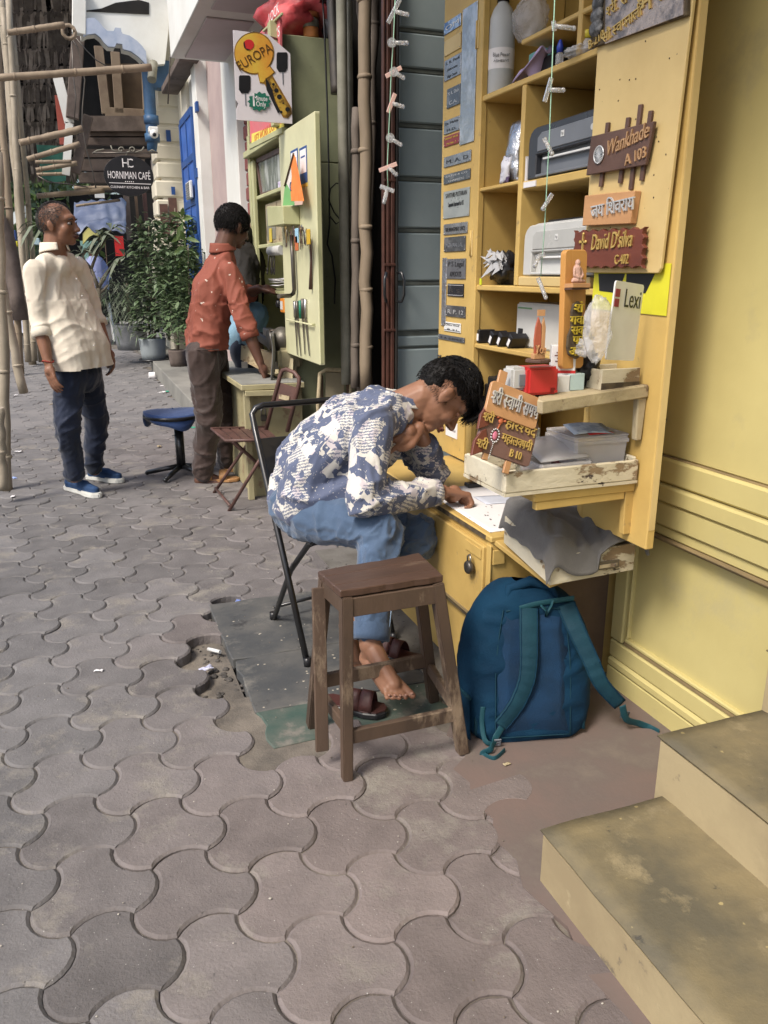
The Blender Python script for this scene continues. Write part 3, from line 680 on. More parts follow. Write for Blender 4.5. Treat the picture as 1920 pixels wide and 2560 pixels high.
# folded collapsible gate
fg = thing('folding_gate', 'rust brown folding metal gate pushed to the edge of the grey panel wall', 'gate', (1.40,3.6,0))
for k, (u0, u1, mm) in enumerate(((957,963,0),(965,973,0),(975,984,0),(986,992,1))):
    a = PY(u0,600,3.58).x; b = PY(u1,600,3.58).x
    MB().box((a, 3.575-.006*k, .0), (b, 3.60-.004*k, 3.3)).build('gate_bar', m_brownbars if mm == 0 else m_black, fg, bevel=.003)
for v in (450, 662, 826): 
    p = PY(960,v,3.565); MB().box((p.x,3.560,p.z-.006), (PY(990,v,3.56).x,3.568,p.z+.006)).build('gate_rivet_strip', m_brownbars, fg, bevel=.002)
for u, sg in ((968,-1),(994,1)):
    a = PY(u,682,3.55); b = PY(u,754,3.55)
    MB().tube([a+V(0,.02,0), a+V(.012*sg,-.02,0), a+V(.022*sg,-.025,-.03), b+V(.022*sg,-.025,.03), b+V(.012*sg,-.02,0), b+V(0,.02,0)], .0065, 8).build('handle', m_blackmetal, fg)
# unseen slab above the frame, added to darken the cabinet shelves
MB().box((.45,-1.6,2.9), (3.2,3.2,3.10)).build('shelf_shading_slab', m_ywall, yb)
# ------------------------------------------------------------------ yellow wall cabinet with its doors thrown open
XF = 1.33                                   # front plane of the cabinet
cabt = thing('yellow_cabinet', 'tall open yellow wall cabinet of shelves above the yellow chest', 'cabinet', (1.5,2.3,.56))
def zx(u, v, X=XF): return PX(u, v, X).z
def yx(u, X=XF, v=680): return PX(u, v, X).y
YL, YR = yx(1190), yx(1482)                 # far and near edge of the opening
YDIV = yx(1288)                             # divider
B = lambda a, b, n, m=m_ycab, p=cabt, bev=.003, **k: MB().box(a, b).build(n, m, p, bevel=bev, **k)
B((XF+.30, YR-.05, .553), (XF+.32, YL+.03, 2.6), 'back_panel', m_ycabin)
B((XF, YL, .553), (XF+.299, YL+.028, 2.6), 'side_panel')
B((XF, YR-.03, .553), (XF+.299, YR-.004, 2.6), 'side_panel')
B((XF-.004, YL-.004, .60), (XF+.02, YL+.034, 2.6), 'front_stile')
def shelf(v, u, y0, y1, th=.018, x0=XF+.002, m=m_ycab, z=None):
    zz = zx(u, v) if z is None else z
    MB().box((x0, y0, zz-th), (XF+.298, y1, zz)).build('shelf', m, cabt, bevel=.003); return zz
zA = shelf(240, 1203, YR-.003, YL-.001)                 # bottle shelf
zB = shelf(468, 1209, YDIV+.012, YL-.001, .012)         # foil pouches
zP = shelf(455, 1300, YR-.003, YDIV-.012, .024)         # black printer
zC = shelf(712, 1178, YR-.003, YL-.001)                 # white printer, plastic bag
zD = shelf(856, 1172, YR+.12, YL-.001, .016)            # cartridges
zT = shelf(80, 1340, YR-.003, YDIV+.03, .014)
B((XF+.001, YDIV-.011, zC+.001), (XF+.29, YDIV+.011, zA-.019), 'divider')
B((XF+.001, yx(1445,XF,100)-.01, zA+.001), (XF+.29, yx(1445,XF,100)+.01, 2.6), 'divider')
B((XF+.004, YR+.02, zC+.001), (XF+.25, YDIV-.013, zC+.030), 'printer_batten', m_yply)
B((XF-.002, YDIV-.10, zP-.020), (XF+.002-.0005, YDIV-.03, zP-.004), 'price_sticker', m_paper, bev=0)
# near door (right in the photo), opened flat along the wall, free edge towards the steps
DR0, DR1 = PX(1614,1366,XF).y, YR-.032
B((XF, DR0, .607), (XF+.026, DR1, 2.6), 'door')
B((XF+.004, DR0-.0015, .66), (XF+.022, DR0-.0002, 2.5), 'door_edge', m_yply, bev=0)
# far door (left in the photo) with a brass pin and a hinge
DL0, DL1 = YL+.034, yx(1100)
B((XF-.002, DL0, PX(1100,905,XF).z), (XF+.022, DL1, 2.62), 'door')
for v0, v1 in ((60,128), (576,640)):
    a = PX(1186, v0, XF); b = PX(1186, v1, XF)
    B((XF-.007, DL0-.012, b.z), (XF-.0041, DL0+.010, a.z), 'hinge', m_yply, bev=.001)
    MB().tube([(XF-.008, DL0-.001, b.z), (XF-.008, DL0-.001, a.z)], .0035, 6).build('hinge_pin', m_ycab, cabt)
MB().tube([PX(1102,890,XF-.01), PX(1102,890,XF-.01)+V(-.004,.02,0)], .004, 6).build('door_pin', m_darkmetal, cabt)
# little cupboard door left of the desk with a name label
ld = thing('cupboard_door', 'low yellow cupboard door with a paper name label standing ajar on the desk', 'door', (1.44,2.85,.56))
fr = frame(PX(1156,1156,1.44) , (0,1,0), (0,0,1))
p0, p1 = PX(1158,1156,1.44), PX(1095,1075,1.44)
MB().box((1.44, p0.y, .556), (1.455, p0.y+.42, .745)).build('door_board', m_ycab, ld, bevel=.003)
mb = MB().box((1.4372, p0.y+.06, .635), (1.4398, p0.y+.17, .70)); lb = mb.build('name_label', m_paper, ld)
mb = MB(); letters(mb, 'M. Hanman', frame((1.4370, p0.y+.115, .66), (0,-1,0), (0,0,1)), .02, .0003, width=.085); mb.build('lettering', m_plasticblack, lb)
# ------------------------------------------------------------------ metal and plastic name plates on the far door
def plate(u0, v0, u1, v1, m, label, txt=None, tm=m_plasticblack, du=None, frame_m=None, extra=None, size=.4, dev=False, X=XF-.003):
    """u0,v0 = upper left corner in the far door's plane, u1,v1 = lower right"""
    a = PX(u0, v0, X); b = PX(u1, v1, X)
    y0, y1, z0, z1 = b.y, a.y, b.z, a.z
    t = thing('name_plate', label, 'name plate', (X, (y0+y1)/2, z0), 'sample name plates on the far cabinet door')
    MB().box((X-.003, y0, z0), (X, y1, z1)).build('plate', m, t, bevel=.0008)
    if frame_m: MB().box((X-.0033, y0+.004, z0+.004), (X-.0031, y1-.004, z0+.006)).box((X-.0033, y0+.004, z1-.006), (X-.0031, y1-.004, z1-.004)).build('border', frame_m, t)
    if txt:
        h = z1 - z0; n = len(txt); mb = MB()
        for i, line in enumerate(txt):
            zc = z1 - h*(i+.5+.12)/n - h*size/n*.25
            letters(mb, line, frame((X-.0032, (y0+y1)/2, zc), (0,-1,0), (0,0,1)), h*size/n*1.3, .0009, width=(y1-y0)*(.82 if i == 0 else .6))
        mb.build('lettering', tm, t)
    for yy, z_ in ((y0+.005, z0+.005), (y1-.005, z1-.005), (y0+.005, z1-.005), (y1-.005, z0+.005)):
        MB().ell((X-.0035, yy, z_), (.0015,.0022,.0022), None, 6, 4).build('screw', m_chrome, t)
    return t
pl_st = mat('brushed_plate_steel', (.40,.40,.41), (.27,.27,.28), vs=22, lo=.35, hi=.6, rough=.28, metal=.7, bump=.35, bs=18, bd=.006)
pl_dk = mat('smoked_plate', (.10,.105,.115), (.22,.22,.23), vs=20, lo=.5, hi=.66, rough=.2, metal=.5, bump=.35, bs=14, bd=.006)
pl_bk = mat('black_gloss_plate', (.02,.022,.03), (.07,.07,.08), vs=18, lo=.5, hi=.7, rough=.18, metal=.2, bump=.1)
pl_rd = mat('maroon_plate', (.24,.03,.03), rough=.3, bump=.05)
pl_bl = mat('blue_foil_plate', (.42,.48,.56), (.10,.17,.30), vs=30, lo=.48, hi=.56, rough=.2, metal=.6, bump=.2)
k5 = 600/1659
c5 = lambda x, y: (900 + x*k5, y*k5)
def pl5(x0,y0,x1,y1,*a,**k): u0,v0 = c5(x0,y0); u1,v1 = c5(x1,y1); return plate(u0,v0,u1,v1,*a,**k)
pl5(586,165,700,175, pl_bl, 'blue and silver foil name plate at the top left of the far door', ['OM'], m_plasticwhite)
pl5(588,288,700,330, m_yply, 'blank pale yellow wooden strip under the blue foil plate')
pl5(588,425,700,510, pl_st, 'brushed steel plate with a black emblem and four engraved lines', ['S. R. Patil', 'Advocate', 'High Court'])
pl5(606,620,695,715, pl_dk, 'dark smoky square plate with faint letters, level with the hinge', ['N. K. Shah', 'C.A.'], m_silver)
pl5(585,840,692,895, pl_st, 'small shiny steel plate above the maroon one', ['Dr. Mehta', 'M.D.'])
pl5(585,950,692,985, pl_rd, 'maroon plate with gold lettering', ['BASANT VILAS', 'Flat No. 7'], m_goldy)
pl5(715,70,790,975, mat('long_grey_film_strip', (.33,.36,.38), (.52,.54,.56), vs=14, lo=.45, hi=.6, rough=.18, metal=.5, bump=.7, bs=12, bd=.01), 'long upright strip of film covered silver plates beside the door edge')
pl5(585,1090,770,1110, pl_st, 'wide steel plate just below the long strip', ['M. A. D'], m_plasticblack)
pl5(583,1210,765,1235, pl_dk, 'wide dark plate with a round emblem in the middle', ['RATHI & CO', 'CHAMBERS'], m_silver)
k6 = 650/1659
def pl6(x0,y0,x1,y1,*a,**k): return plate(1050+x0*k6,400+y0*k6,1050+x1*k6,400+y1*k6,*a,**k)
pl6(155,205,316,355, mat('pale_grey_plate', (.30,.32,.31), (.38,.40,.38), vs=9, rough=.3, metal=.3, bump=.1), 'large pale grey plate reading SAVITHRI PUTHRAN', ['SAVITHRI PUTHRAN', 'Cooperative Department No. 4115', ''], size=.55)
pl6(155,412,305,465, pl_st, 'narrow grey plate with one small line of letters', ['THE MANAGEMENT OFFICE'], size=.4)
pl6(158,495,292,580, pl_dk, 'mottled dark plate halfway down the door', ['MOHAN LAL'], m_plasticgrey, size=.3)
pl6(175,632,292,760, mat('slate_plate', (.13,.135,.15), (.17,.175,.19), vs=9, rough=.3, metal=.4, bump=.1), 'slate grey plate reading P S Legal', ['P S Legal', 'ADVOCATES'], size=.55)
pl6(147,625,165,1060, m_foil, 'tall thin crumpled silver strip along the door edge')
pl6(180,788,280,875, pl_bk, 'small black plate with silver border', ['R.S.'], m_darkmetal, frame_m=m_silver, size=.3)
pl6(170,925,292,1010, pl_dk, 'half peeled dark steel plate above the white one', ['R. P. 12'], m_silver, size=.4)
pl6(158,1030,262,1105, m_plasticwhite, 'white plastic plate with a thin black border', ['Chitra Vinod', 'B 21'], frame_m=m_plasticblack, size=.4)
pl6(122,1108,286,1170, mat('slate_strip', (.10,.105,.115), rough=.4, bump=.05), 'long slate strip at the foot of the far door', ['S. A. DAMLE'], size=.4)
# ------------------------------------------------------------------ things on the shelves
def at(u, v, X): return PX(u, v, X)
# white solvent bottle
p = PX(1250, 228, XF+.06); p.z = zA
t = thing('solvent_bottle', 'tall white plastic bottle with a black cap on the top left shelf', 'bottle', p)
Mt = Matrix.Translation(p)
MB().lathe([(.039,.0),(.042,.004),(.042,.20),(.040,.225),(.030,.252),(.017,.268),(.015,.275)], Mt, 24).build('bottle_body', mat('milky_plastic', (.50,.52,.53), rough=.4, bump=.03), t)
MB().lathe([(.0195,.272),(.0195,.304),(.017,.309)], Mt, 20).build('cap', m_plasticblack, t)
lbm = MB(); lbm.lathe([(.0425,.075),(.0425,.135)], Mt, 24, capb=False, capt=False); lbl = lbm.build('label', m_paper, t)
mb = MB(); fdir = V(-p.x, -p.y, 0).normalized(); side = V(-fdir.y, fdir.x, 0)
letters(mb, 'Blue Power', frame(p + fdir*.0432 + V(0,0,.108), -side if side.x < 0 else side, (0,0,1)), .016, .001, width=.055)
letters(mb, 'ADHESIVE', frame(p + fdir*.0432 + V(0,0,.092), -side if side.x < 0 else side, (0,0,1)), .010, .001, width=.05)
mb.build('lettering', m_plasticblack, lbl)
# bubble wrap bundle on the upper shelf
def crumple(c, r, name, m, label, cat, seed=1, amp=.35, f=14, n=(30,20), base=None):
    mb = MB(); mb.ell(c, (1,1,1), None, *n); c = Vector(c); vs = []
    for p in mb.v:
        u = (p - c).normalized(); k = 1 + amp * noise.noise(u*2.2 + V(seed,0,0)) + amp*.5*(abs(noise.noise(u*f*.5 + V(0,seed,0))) * 2 - .6)
        q = V(u.x*r[0], u.y*r[1], u.z*r[2]) * k
        if base is not None and c.z + q.z < base: q.z = base - c.z
        vs.append(c + q)
    mb.v = vs; b = V(c.x, c.y, base if base is not None else c.z - r[2])
    return single(mb, name, m, label, cat, b)
c = PX(1325, 48, XF+.10); crumple(c + V(0,0,.0), (.05,.075,.062), 'bubble_wrap', m_film, 'bundle of crumpled bubble wrap on the small upper shelf', 'packing', 3, .18, base=zT+.001)
# teal folder box, purple pouch, glue bottle, jar, plastic bag
p = PX(1380, 150, XF+.13); single(MB().box((p.x-.04, p.y-.06, zA+.001), (p.x+.07, p.y+.075, zA+.10)), 'teal_box', mat('teal_plastic', (.14,.36,.34), rough=.4, bump=.05), 'teal plastic box on the bottle shelf behind the lilac pouch', 'box', (p.x,p.y,zA), bevel=.004)
p = PX(1318, 172, XF+.02)
def pur(a, b): return (XF+.01+.05*b, p.y+.075-.15*a, zA+.004+.055*a+.035*b*math.sin(a*9)+.012*math.sin(b*6))
single(MB().grid(pur, 14, 8, th=.004), 'lilac_pouch', mat('lilac_cloth', (.40,.33,.52), rough=.8), 'lilac cloth pouch lying on the bottle shelf edge', 'pouch', (XF+.03,p.y,zA))
single(MB().box((XF+.05,p.y-.09,zA+.001),(XF+.12,p.y-.01,zA+.055)), 'black_box', m_plasticblack, 'small black box behind the lilac pouch', 'box', (XF+.09,p.y-.05,zA), bevel=.004)
p = PX(1398, 160, XF+.015); p.z = zA
t = thing('glue_bottle', 'tiny glue bottle with a pointed blue cap on the bottle shelf', 'bottle', p)
MB().lathe([(.010,0),(.011,.003),(.011,.026),(.006,.032)], Matrix.Translation(p), 14).build('bottle_body', m_clear, t)
MB().lathe([(.009,.031),(.0095,.046),(.004,.062),(.002,.064)], Matrix.Translation(p), 12).build('cap', mat('blue_cap', (.03,.06,.38), rough=.3), t)
p = PX(1467, 120, XF+.03); p.z = zA
t = thing('jar', 'clear jar with a yellow screw lid beside the carved nameboard', 'jar', p)
MB().lathe([(.022,0),(.024,.004),(.024,.030),(.018,.040)], Matrix.Translation(p), 18).build('jar_body', m_frost, t)
MB().lathe([(.020,.040),(.0205,.058),(.018,.060)], Matrix.Translation(p), 18).build('lid', mat('yellow_lid', (.62,.52,.05), rough=.35), t)
c = PX(1437, 150, XF+.0); crumple(V(c.x+.01, c.y, zA+.012), (.03,.055,.014), 'plastic_bag', m_film, 'flat clear plastic bag hanging over the bottle shelf edge', 'bag', 8, .3)
# foil pouches and packets on the left shelf
def pouch(c, w, h, d, m, label, lean=0.0, seed=1):
    c = Vector(c)
    def f(a, b):
        s = math.sin(math.pi*a)**.6 * math.sin(math.pi*b)**.5
        return (c.x - d*s + lean*b*h + .004*noise.noise(V(a*5,b*5,seed)), c.y + w*(.5-a) + .003*noise.noise(V(b*6,seed,0)), c.z + h*b)
    mb = MB().grid(f, 12, 16, th=.006)
    for i, q in enumerate(mb.v): mb.v[i] = q + V(1,0,0)*.006*noise.noise(q*38)
    single(mb, 'foil_pouch', m, label, 'pouch', c)
pu = yx(1250)
pouch((XF+.028, pu+.002, zB), .085, .185, .024, m_foil, 'tall silver foil pouch standing on the left shelf', .1, 1)
pouch((XF+.07, pu-.045, zB), .075, .205, .02, mat('printed_foil', (.5,.48,.5), (.10,.07,.13), vs=16, lo=.5, hi=.58, rough=.25, metal=.6, bump=.6, bs=20, bd=.01), 'second foil pouch leaning behind the silver one', .1, 2)
pouch((XF+.006, pu+.012, zB), .055, .085, .012, mat('purple_print_sachet', (.55,.55,.60), (.08,.05,.12), vs=26, lo=.5, hi=.56, rough=.3, bump=.3), 'short white and purple sachet in front of the foil pouches', .15, 3)
single(MB().box((XF+.06,YDIV+.016,zB+.001),(XF+.13,YDIV+.05,zB+.16)), 'green_packet', mat('dark_green_packet', (.03,.10,.08), (.12,.30,.26), vs=20, rough=.4), 'dark green packet beside the divider', 'packet', (XF+.09,YDIV+.03,zB), bevel=.003)
# printers
def printer(name, label, x0, y0, y1, z0, h, mbody, mfront, mdark, arch):
    t = thing(name, label, 'printer', (x0+.1, (y0+y1)/2, z0)); w = y1 - y0; d = .24
    prof = []                                               # front outline in (y,z): rounded upper corners
    r = h*.30
    pts = [(y1, z0), (y1, z0+h-r)] + [(y1-r+r*math.cos(a), z0+h-r+r*math.sin(a)) for a in [R(k) for k in (20,45,70)]] + [(y1-r, z0+h), (y0, z0+h+.004), (y0, z0)]
    mb = MB(); mb.prism([(p[0], p[1]) for p in pts], Matrix(((0,0,1,x0+.02),(1,0,0,0),(0,1,0,0),(0,0,0,1))), d); mb.build('case', mbody, t, bevel=.004, seg=2)
    # front hood
    pts2 = [(y1-.006, z0+.002), (y1-.006, z0+h-r)] + [(y1-r+(r-.006)*math.cos(a), z0+h-r+(r-.006)*math.sin(a)) for a in [R(k) for k in (20,45,70)]] + [(y1-r, z0+h-.006), (y0, z0+h-.002), (y0, z0+h*.47), (y1-w*.13, z0+h*.45), (y1-w*.13, z0+.002)]
    MB().prism(pts2, Matrix(((0,0,1,x0),(1,0,0,0),(0,1,0,0),(0,0,0,1))), .022).build('front_hood', mfront, t, bevel=.003)
    pts3 = [(y1-w*.15, z0+h*.50), (y1-w*.15, z0+h*.76), (y1-w*.20, z0+h*.84), (y0+.005, z0+h*.86), (y0+.005, z0+h*.52)]
    MB().prism(pts3, Matrix(((0,0,1,x0-.003),(1,0,0,0),(0,1,0,0),(0,0,0,1))), .004).build('front_panel', arch, t, bevel=.002)
    MB().box((x0+.0225, y0, z0+.012), (x0+.026, y1-w*.13, z0+h*.46)).build('output_slot', mdark, t)
    MB().box((x0-.008, y0+.002, z0+.004), (x0+.10, y1-w*.16, z0+.012)).build('paper_tray', mbody, t, bevel=.002)
    MB().box((x0+.006, y0+.02, z0+.052), (x0+.014, y1-w*.20, z0+.058)).build('paper_bar', m_plasticwhite, t, bevel=.001)
    bd = MB().box((x0-.0045, (y0+y1)/2-.004, z0+h*.66), (x0-.0032, (y0+y1)/2+.012, z0+h*.66+.016)).build('badge', m_plasticwhite, t)
    mb = MB(); letters(mb, 'hp', frame((x0-.0047, (y0+y1)/2+.004, z0+h*.66+.005), (0,-1,0), (0,0,1)), .012, .0003); mb.build('lettering', m_plasticblack, bd)
    MB().lathe([(.008,0),(.008,.004)], Matrix.Translation((x0-.004,y0+.055,z0+h*.68)) @ Matrix.Rotation(-math.pi/2,4,'Y'), 14).build('power_button', m_plasticsilver, t)
    MB().box((x0+.05, y0+.02, z0+h+.0045), (x0+.18, y1-r-.01, z0+h+.010)).build('lid', mdark, t, bevel=.002)
    return t
printer('printer', 'dark grey inkjet printer on the upper printer shelf', XF+.012, YR+.0, YDIV-.020, zP+.001, .150, m_plasticgrey, mat('printer_dark_front', (.045,.047,.055), rough=.3, bump=.02), m_plasticblack, m_plasticgrey)
printer('printer', 'silver inkjet printer on the shelf below the dark one', XF+.012, YR+.0, YDIV-.020, zC+.031, .155, m_plasticsilver, m_plasticsilver, m_plasticblack, mat('silver_front', (.44,.44,.42), rough=.3, bump=.02))
t = thing('paper_sheaf', 'sheets of white paper on edge between divider and dark printer', 'paper', (XF+.05,YDIV-.02,zP))
for k in range(3): MB().box((XF+.01,YDIV-.017-.004*k,zP+.001),(XF+.10,YDIV-.0145-.004*k,zP+.072-.006*k)).build('sheet', m_paper, t)
# black bag with white plastic, small figurine, yellow tag
c = PX(1262, 690, XF+.08); crumple(V(c.x, c.y, zC+.052), (.05,.062,.055), 'black_bag', m_plasticblack, 'crumpled black plastic bag on the third shelf', 'bag', 5, .35, base=zC+.001)
mb = MB(); rr = random.Random(9)
for k in range(26):
    b0 = V(XF+.03, c.y-.02, zC+.085) + V(rr.uniform(-.01,.03), rr.uniform(-.03,.03), rr.uniform(-.03,.025)); dirv = V(-.2, rr.uniform(.3,1.0), rr.uniform(-.6,.35)).normalized() * rr.uniform(.04,.08)
    mb.add([b0, b0+V(.0,.006,.012), b0+dirv, b0+V(0,-.006,-.010), b0+V(.006,0,0)], [(0,1,2),(0,2,3),(1,4,2),(4,3,2)], 0)
single(mb, 'plastic_strips', mat('milky_strips', (.45,.45,.46), rough=.5, bump=.1), 'tuft of grey white plastic strips bursting from the black bag', 'plastic', (XF+.03,c.y,zC+.05))
p = PX(1196, 705, XF+.02); p.z = zC
t = thing('figurine', 'small carved pale wood figurine at the left end of the third shelf', 'figurine', p)
mb = MB(); mb.ell(p+V(0,0,.018), (.014,.016,.019)); mb.ell(p+V(0,.001,.045), (.010,.011,.016)); mb.cap(p+V(0,.002,.05), p+V(0,.003,.072), .008, .006, 8); mb.ell(p+V(0,.003,.086), (.010,.010,.011)); mb.cap(p+V(-.008,.010,.06), p+V(-.012,.014,.03), .004, .005, 6); mb.cap(p+V(-.008,-.010,.06), p+V(-.014,-.012,.028), .004, .005, 6)
blob('figure', mb, mat('pale_carved_wood', (.50,.36,.24), rough=.6, bump=.4, bs=120), t, .003, 1)
MB().ell(p+V(0,.003,.099), (.013,.013,.008)).ell(p+V(.0,.0,.106), (.008,.008,.007)).build('headdress', m_silver, t)
single(MB().box((XF-.001, c.y+.02, zC+.001), (XF+.003, c.y+.032, zC+.022)), 'yellow_tag', mat('neon_yellow', (.62,.66,.03), rough=.6), 'tiny neon yellow tag beside the figurine', 'tag', (XF,c.y+.026,zC))
# ink cartridges and label machine
for k, (u, tilt) in enumerate(((1218,0),(1250,28),(1272,32),(1298,34))):
    y = yx(u, XF+.04); M_ = Matrix.Translation((XF+.04, y, zD+.018)) @ Matrix.Rotation(R(tilt), 4, 'X')
    t = thing('ink_cartridge', ['upright black ink cartridge nearest the cabinet side','black ink cartridge leaning, second in the row','black ink cartridge leaning, third in the row','black ink cartridge leaning against the white label machine'][k], 'cartridge', (XF+.04,y,zD), 'ink cartridges on the fourth shelf')
    MB().box((-.03,-.012,-.017),(.035,.014,.030), M=M_).build('cartridge_body', m_plasticblack, t, bevel=.003)
    MB().box((-.0315,-.009,-.008),(-.0302,.004,.016), M=M_).build('sticker', m_paper, t)
a = PX(1305, 755, XF+.10); b = PX(1430, 850, XF+.10)
t = thing('label_printer', 'white box shaped label machine at the right of the cartridge shelf', 'machine', (XF+.12,(a.y+b.y)/2,zD))
MB().box((XF+.08, b.y, zD+.001), (XF+.20, a.y, a.z)).build('case', m_plasticsilver, t, bevel=.006, seg=2)
MB().box((XF+.0785, a.y-.05, zD+.03), (XF+.0799, a.y-.018, zD+.062)).build('display', m_plasticblack, t, bevel=.001)
MB().box((XF+.0785, a.y-.10, a.z-.02), (XF+.0799, a.y-.012, a.z-.015)).build('green_stripe', mat('soft_green_print', (.15,.3,.15), rough=.5), t)
# black machine parts on the lowest shelf
single(MB().tube([PX(1195,1000,XF+.02)+V(0,0,0), PX(1195,1000,XF+.02)+V(0,0,.075)], .014, 10), 'black_holder', m_plasticblack, 'short black upright holder on the desk by the boy\'s hair', 'holder', PX(1195,1000,XF+.02))
c = PX(1262, 955, XF+.10); mb = MB(); mb.box((c.x-.05,c.y-.10,.60),(c.x+.09,c.y+.10,c.z-.01)); mb.box((c.x-.06,c.y-.06,c.z-.012),(c.x+.05,c.y+.02,c.z+.022)); mb.tube([(c.x-.05,c.y+.02,c.z+.0),(c.x-.03,c.y-.05,c.z+.035),(c.x,c.y-.09,c.z+.03)], .012, 8)
single(mb, 'engraving_machine', m_plasticblack, 'black engraving machine in the dark lowest compartment', 'machine', (c.x,c.y,.60), bevel=.004)
# ------------------------------------------------------------------ plywood sample board and its signs on the near door
XB = XF - .020
bt = thing('sample_board', 'pale yellow plywood display board dotted with nail holes on the near door', 'board', (XB,1.8,1.33))
ba, bb = PX(1458,681,XB), PX(1650,683,XB)
top_ = PX(1487,-60,XB).z
pts = [(bb.y+.008, bb.z), (ba.y, ba.z), (PX(1492,130,XB).y, top_), (PX(1735,20,XB).y, top_), (bb.y-.0, bb.z+.01)]
MB().prism(pts, Matrix(((0,0,1,XB),(1,0,0,0),(0,1,0,0),(0,0,0,1))), .009).build('plywood', m_yply, bt, bevel=.0015)
mb = MB(); rr = random.Random(12)
for _ in range(34):
    mb.ell((XB-.0005, rr.uniform(bb.y+.015, ba.y-.01), rr.uniform(bb.z+.02, top_-.05)), (.001,.0022,.0022), None, 6, 4)
hh = mb.build('nail_hole', m_dark, bt); hh['kind'] = 'stuff'
k7 = 520/1643
c7 = lambda x, y, X: PX(1400 + x*k7, y*k7, X)
def board(name, label, corners, X, th, m, out=None):
    ys = [p.y for p in corners]; zs_ = [p.z for p in corners]
    t = thing(name, label, 'sign', (X, sum(ys)/len(ys), min(zs_)))
    MB().prism([(p.y, p.z) for p in corners], Matrix(((0,0,1,X-th),(1,0,0,0),(0,1,0,0),(0,0,0,1))), th).build('sign_board', m, t, bevel=.0015)
    return t
def FR(p, X, sl=0.0): return frame((X, p.y, p.z), (0,-1,sl), (0,0,1))
# carved temple nameboard at the top, partly out of frame
XS = XB - .001
t = board('carved_nameboard', 'black and copper carved nameboard with gold Marathi names and B-210', [c7(262,385,XS), c7(1030,125,XS), c7(1045,-330,XS), c7(300,-170,XS)], XS, .010, m_dark)
q = [c7(390,350,XS), c7(1010,120,XS), c7(1020,-250,XS), c7(395,-120,XS)]
MB().prism([(p.y, p.z) for p in q], Matrix(((0,0,1,XS-.013),(1,0,0,0),(0,1,0,0),(0,0,0,1))), .0028).build('copper_face', mat('mottled_copper', (.52,.42,.36), (.22,.19,.18), vs=26, lo=.45, hi=.6, rough=.3, metal=.6, bump=.8, bs=60), t)
L1 = ['स', ('ा'), 'ै']
def sri(): return ['श्र' if False else ('श',.52), 'र', 'ी']
mb = MB()
letters(mb, ['स','ौ','.',('स',.50),'व',('प',.44),'न','ा','ल','ी'], FR(c7(530,240,XS), XS-.013, .18), .034, .004, width=.150)
letters(mb, [('श',.50),'र','ी','.',' ','र','ा','क','े','श'], FR(c7(540,45,XS), XS-.013, .18), .036, .004, width=.130)
letters(mb, ['भ','र','त'], FR(c7(800,40,XS), XS-.013, .18), .075, .004, width=.13)
letters(mb, 'B-210', FR(c7(320,350,XS), XS-.0105, .20), .030, .004, width=.065)
mb.build('lettering', m_gold, t)
mb = MB(); c = c7(330,120,XS)                        # carved robed figure relief
for dz, ry in ((0,.028),(.028,.025),(.055,.021),(.080,.017),(.10,.012)): mb.ell((XS-.014, c.y, c.z-.03+dz), (.010, ry, .020), None, 12, 8)
mb.ell((XS-.016, c.y-.002, c.z+.09), (.010,.011,.014)); 
mb.build('carved_relief', mat('dark_carving', (.06,.06,.06), (.2,.2,.2), vs=60, rough=.45, bump=.9, bs=90, metal=.3), t)
# house sign with slats
t = board('house_sign', 'dark slatted wooden house sign reading Wankhade A 103 with a silver wheel', [c7(248,1388,XS), c7(718,1305,XS), c7(788,960,XS), c7(290,1080,XS)], XS-.007, .010, m_walnut)
for (xa,ya,xb,yb) in ((390,968,332,1475),(552,928,485,1448),(650,825,568,1500),(730,875,655,1428)):
    a = c7(xa,ya,XS); b = c7(xb,yb,XS); MB().bar(V(XS-.0035,a.y,a.z), V(XS-.0035,b.y,b.z), .0135, .0068, (1,0,0)).build('slat', m_walnut, t, bevel=.001)
c = c7(312,1222,XS-.017); w = MB(); Mw = frame((XS-.0175,c.y,c.z), (0,-1,0), (0,0,1))
for k in range(24): a = 2*math.pi*k/24; w.bar(Mw @ V(.004*math.cos(a),.004*math.sin(a),.002), Mw @ V(.0185*math.cos(a),.0185*math.sin(a),.002), .0012, .0024, Mw.to_3x3() @ V(0,0,1))
w.tube([Mw @ V(.020*math.cos(2*math.pi*k/32), .020*math.sin(2*math.pi*k/32), .002) for k in range(33)], .002, 6); w.ell(c+V(-.001,0,0), (.0025,.0045,.0045))
wh = w.build('wheel_emblem', m_silver, t)
MB().lathe([(.0215,0),(.0215,.001)], frame((XS-.0171,c.y,c.z), (0,-1,0), (0,0,1)), 28).build('wheel_backing', m_plasticblack, t)
mb = MB(); letters(mb, 'Wankhade', FR(c7(532,1160,XS-.017), XS-.017, .14), .050, .004, shear=.35, width=.165)
letters(mb, 'A 103', FR(c7(600,1275,XS-.017), XS-.017, .14), .036, .004, width=.078); mb.build('lettering', mat('copper_letters', (.55,.33,.17), rough=.4, metal=.3), t)
# teak sign
t = board('teak_sign', 'light teak block sign with silver Marathi letters above the red one', [c7(225,1785,XS), c7(605,1768,XS), c7(645,1508,XS), c7(245,1548,XS)], XS, .020, m_teak)
mb = MB(); letters(mb, ['ज','य',' ','ि','श','व','र','ा','य'], FR(c7(415,1690,XS-.02), XS-.0205, .06), .046, .005, width=.175); mb.build('lettering', m_silver, t)
MB().box((XS-.0195,t.location.y-.062,t.location.z+.002),(XS-.0002,t.location.y-.058,t.location.z+.074)).build('dark_edge', m_walnut, t)
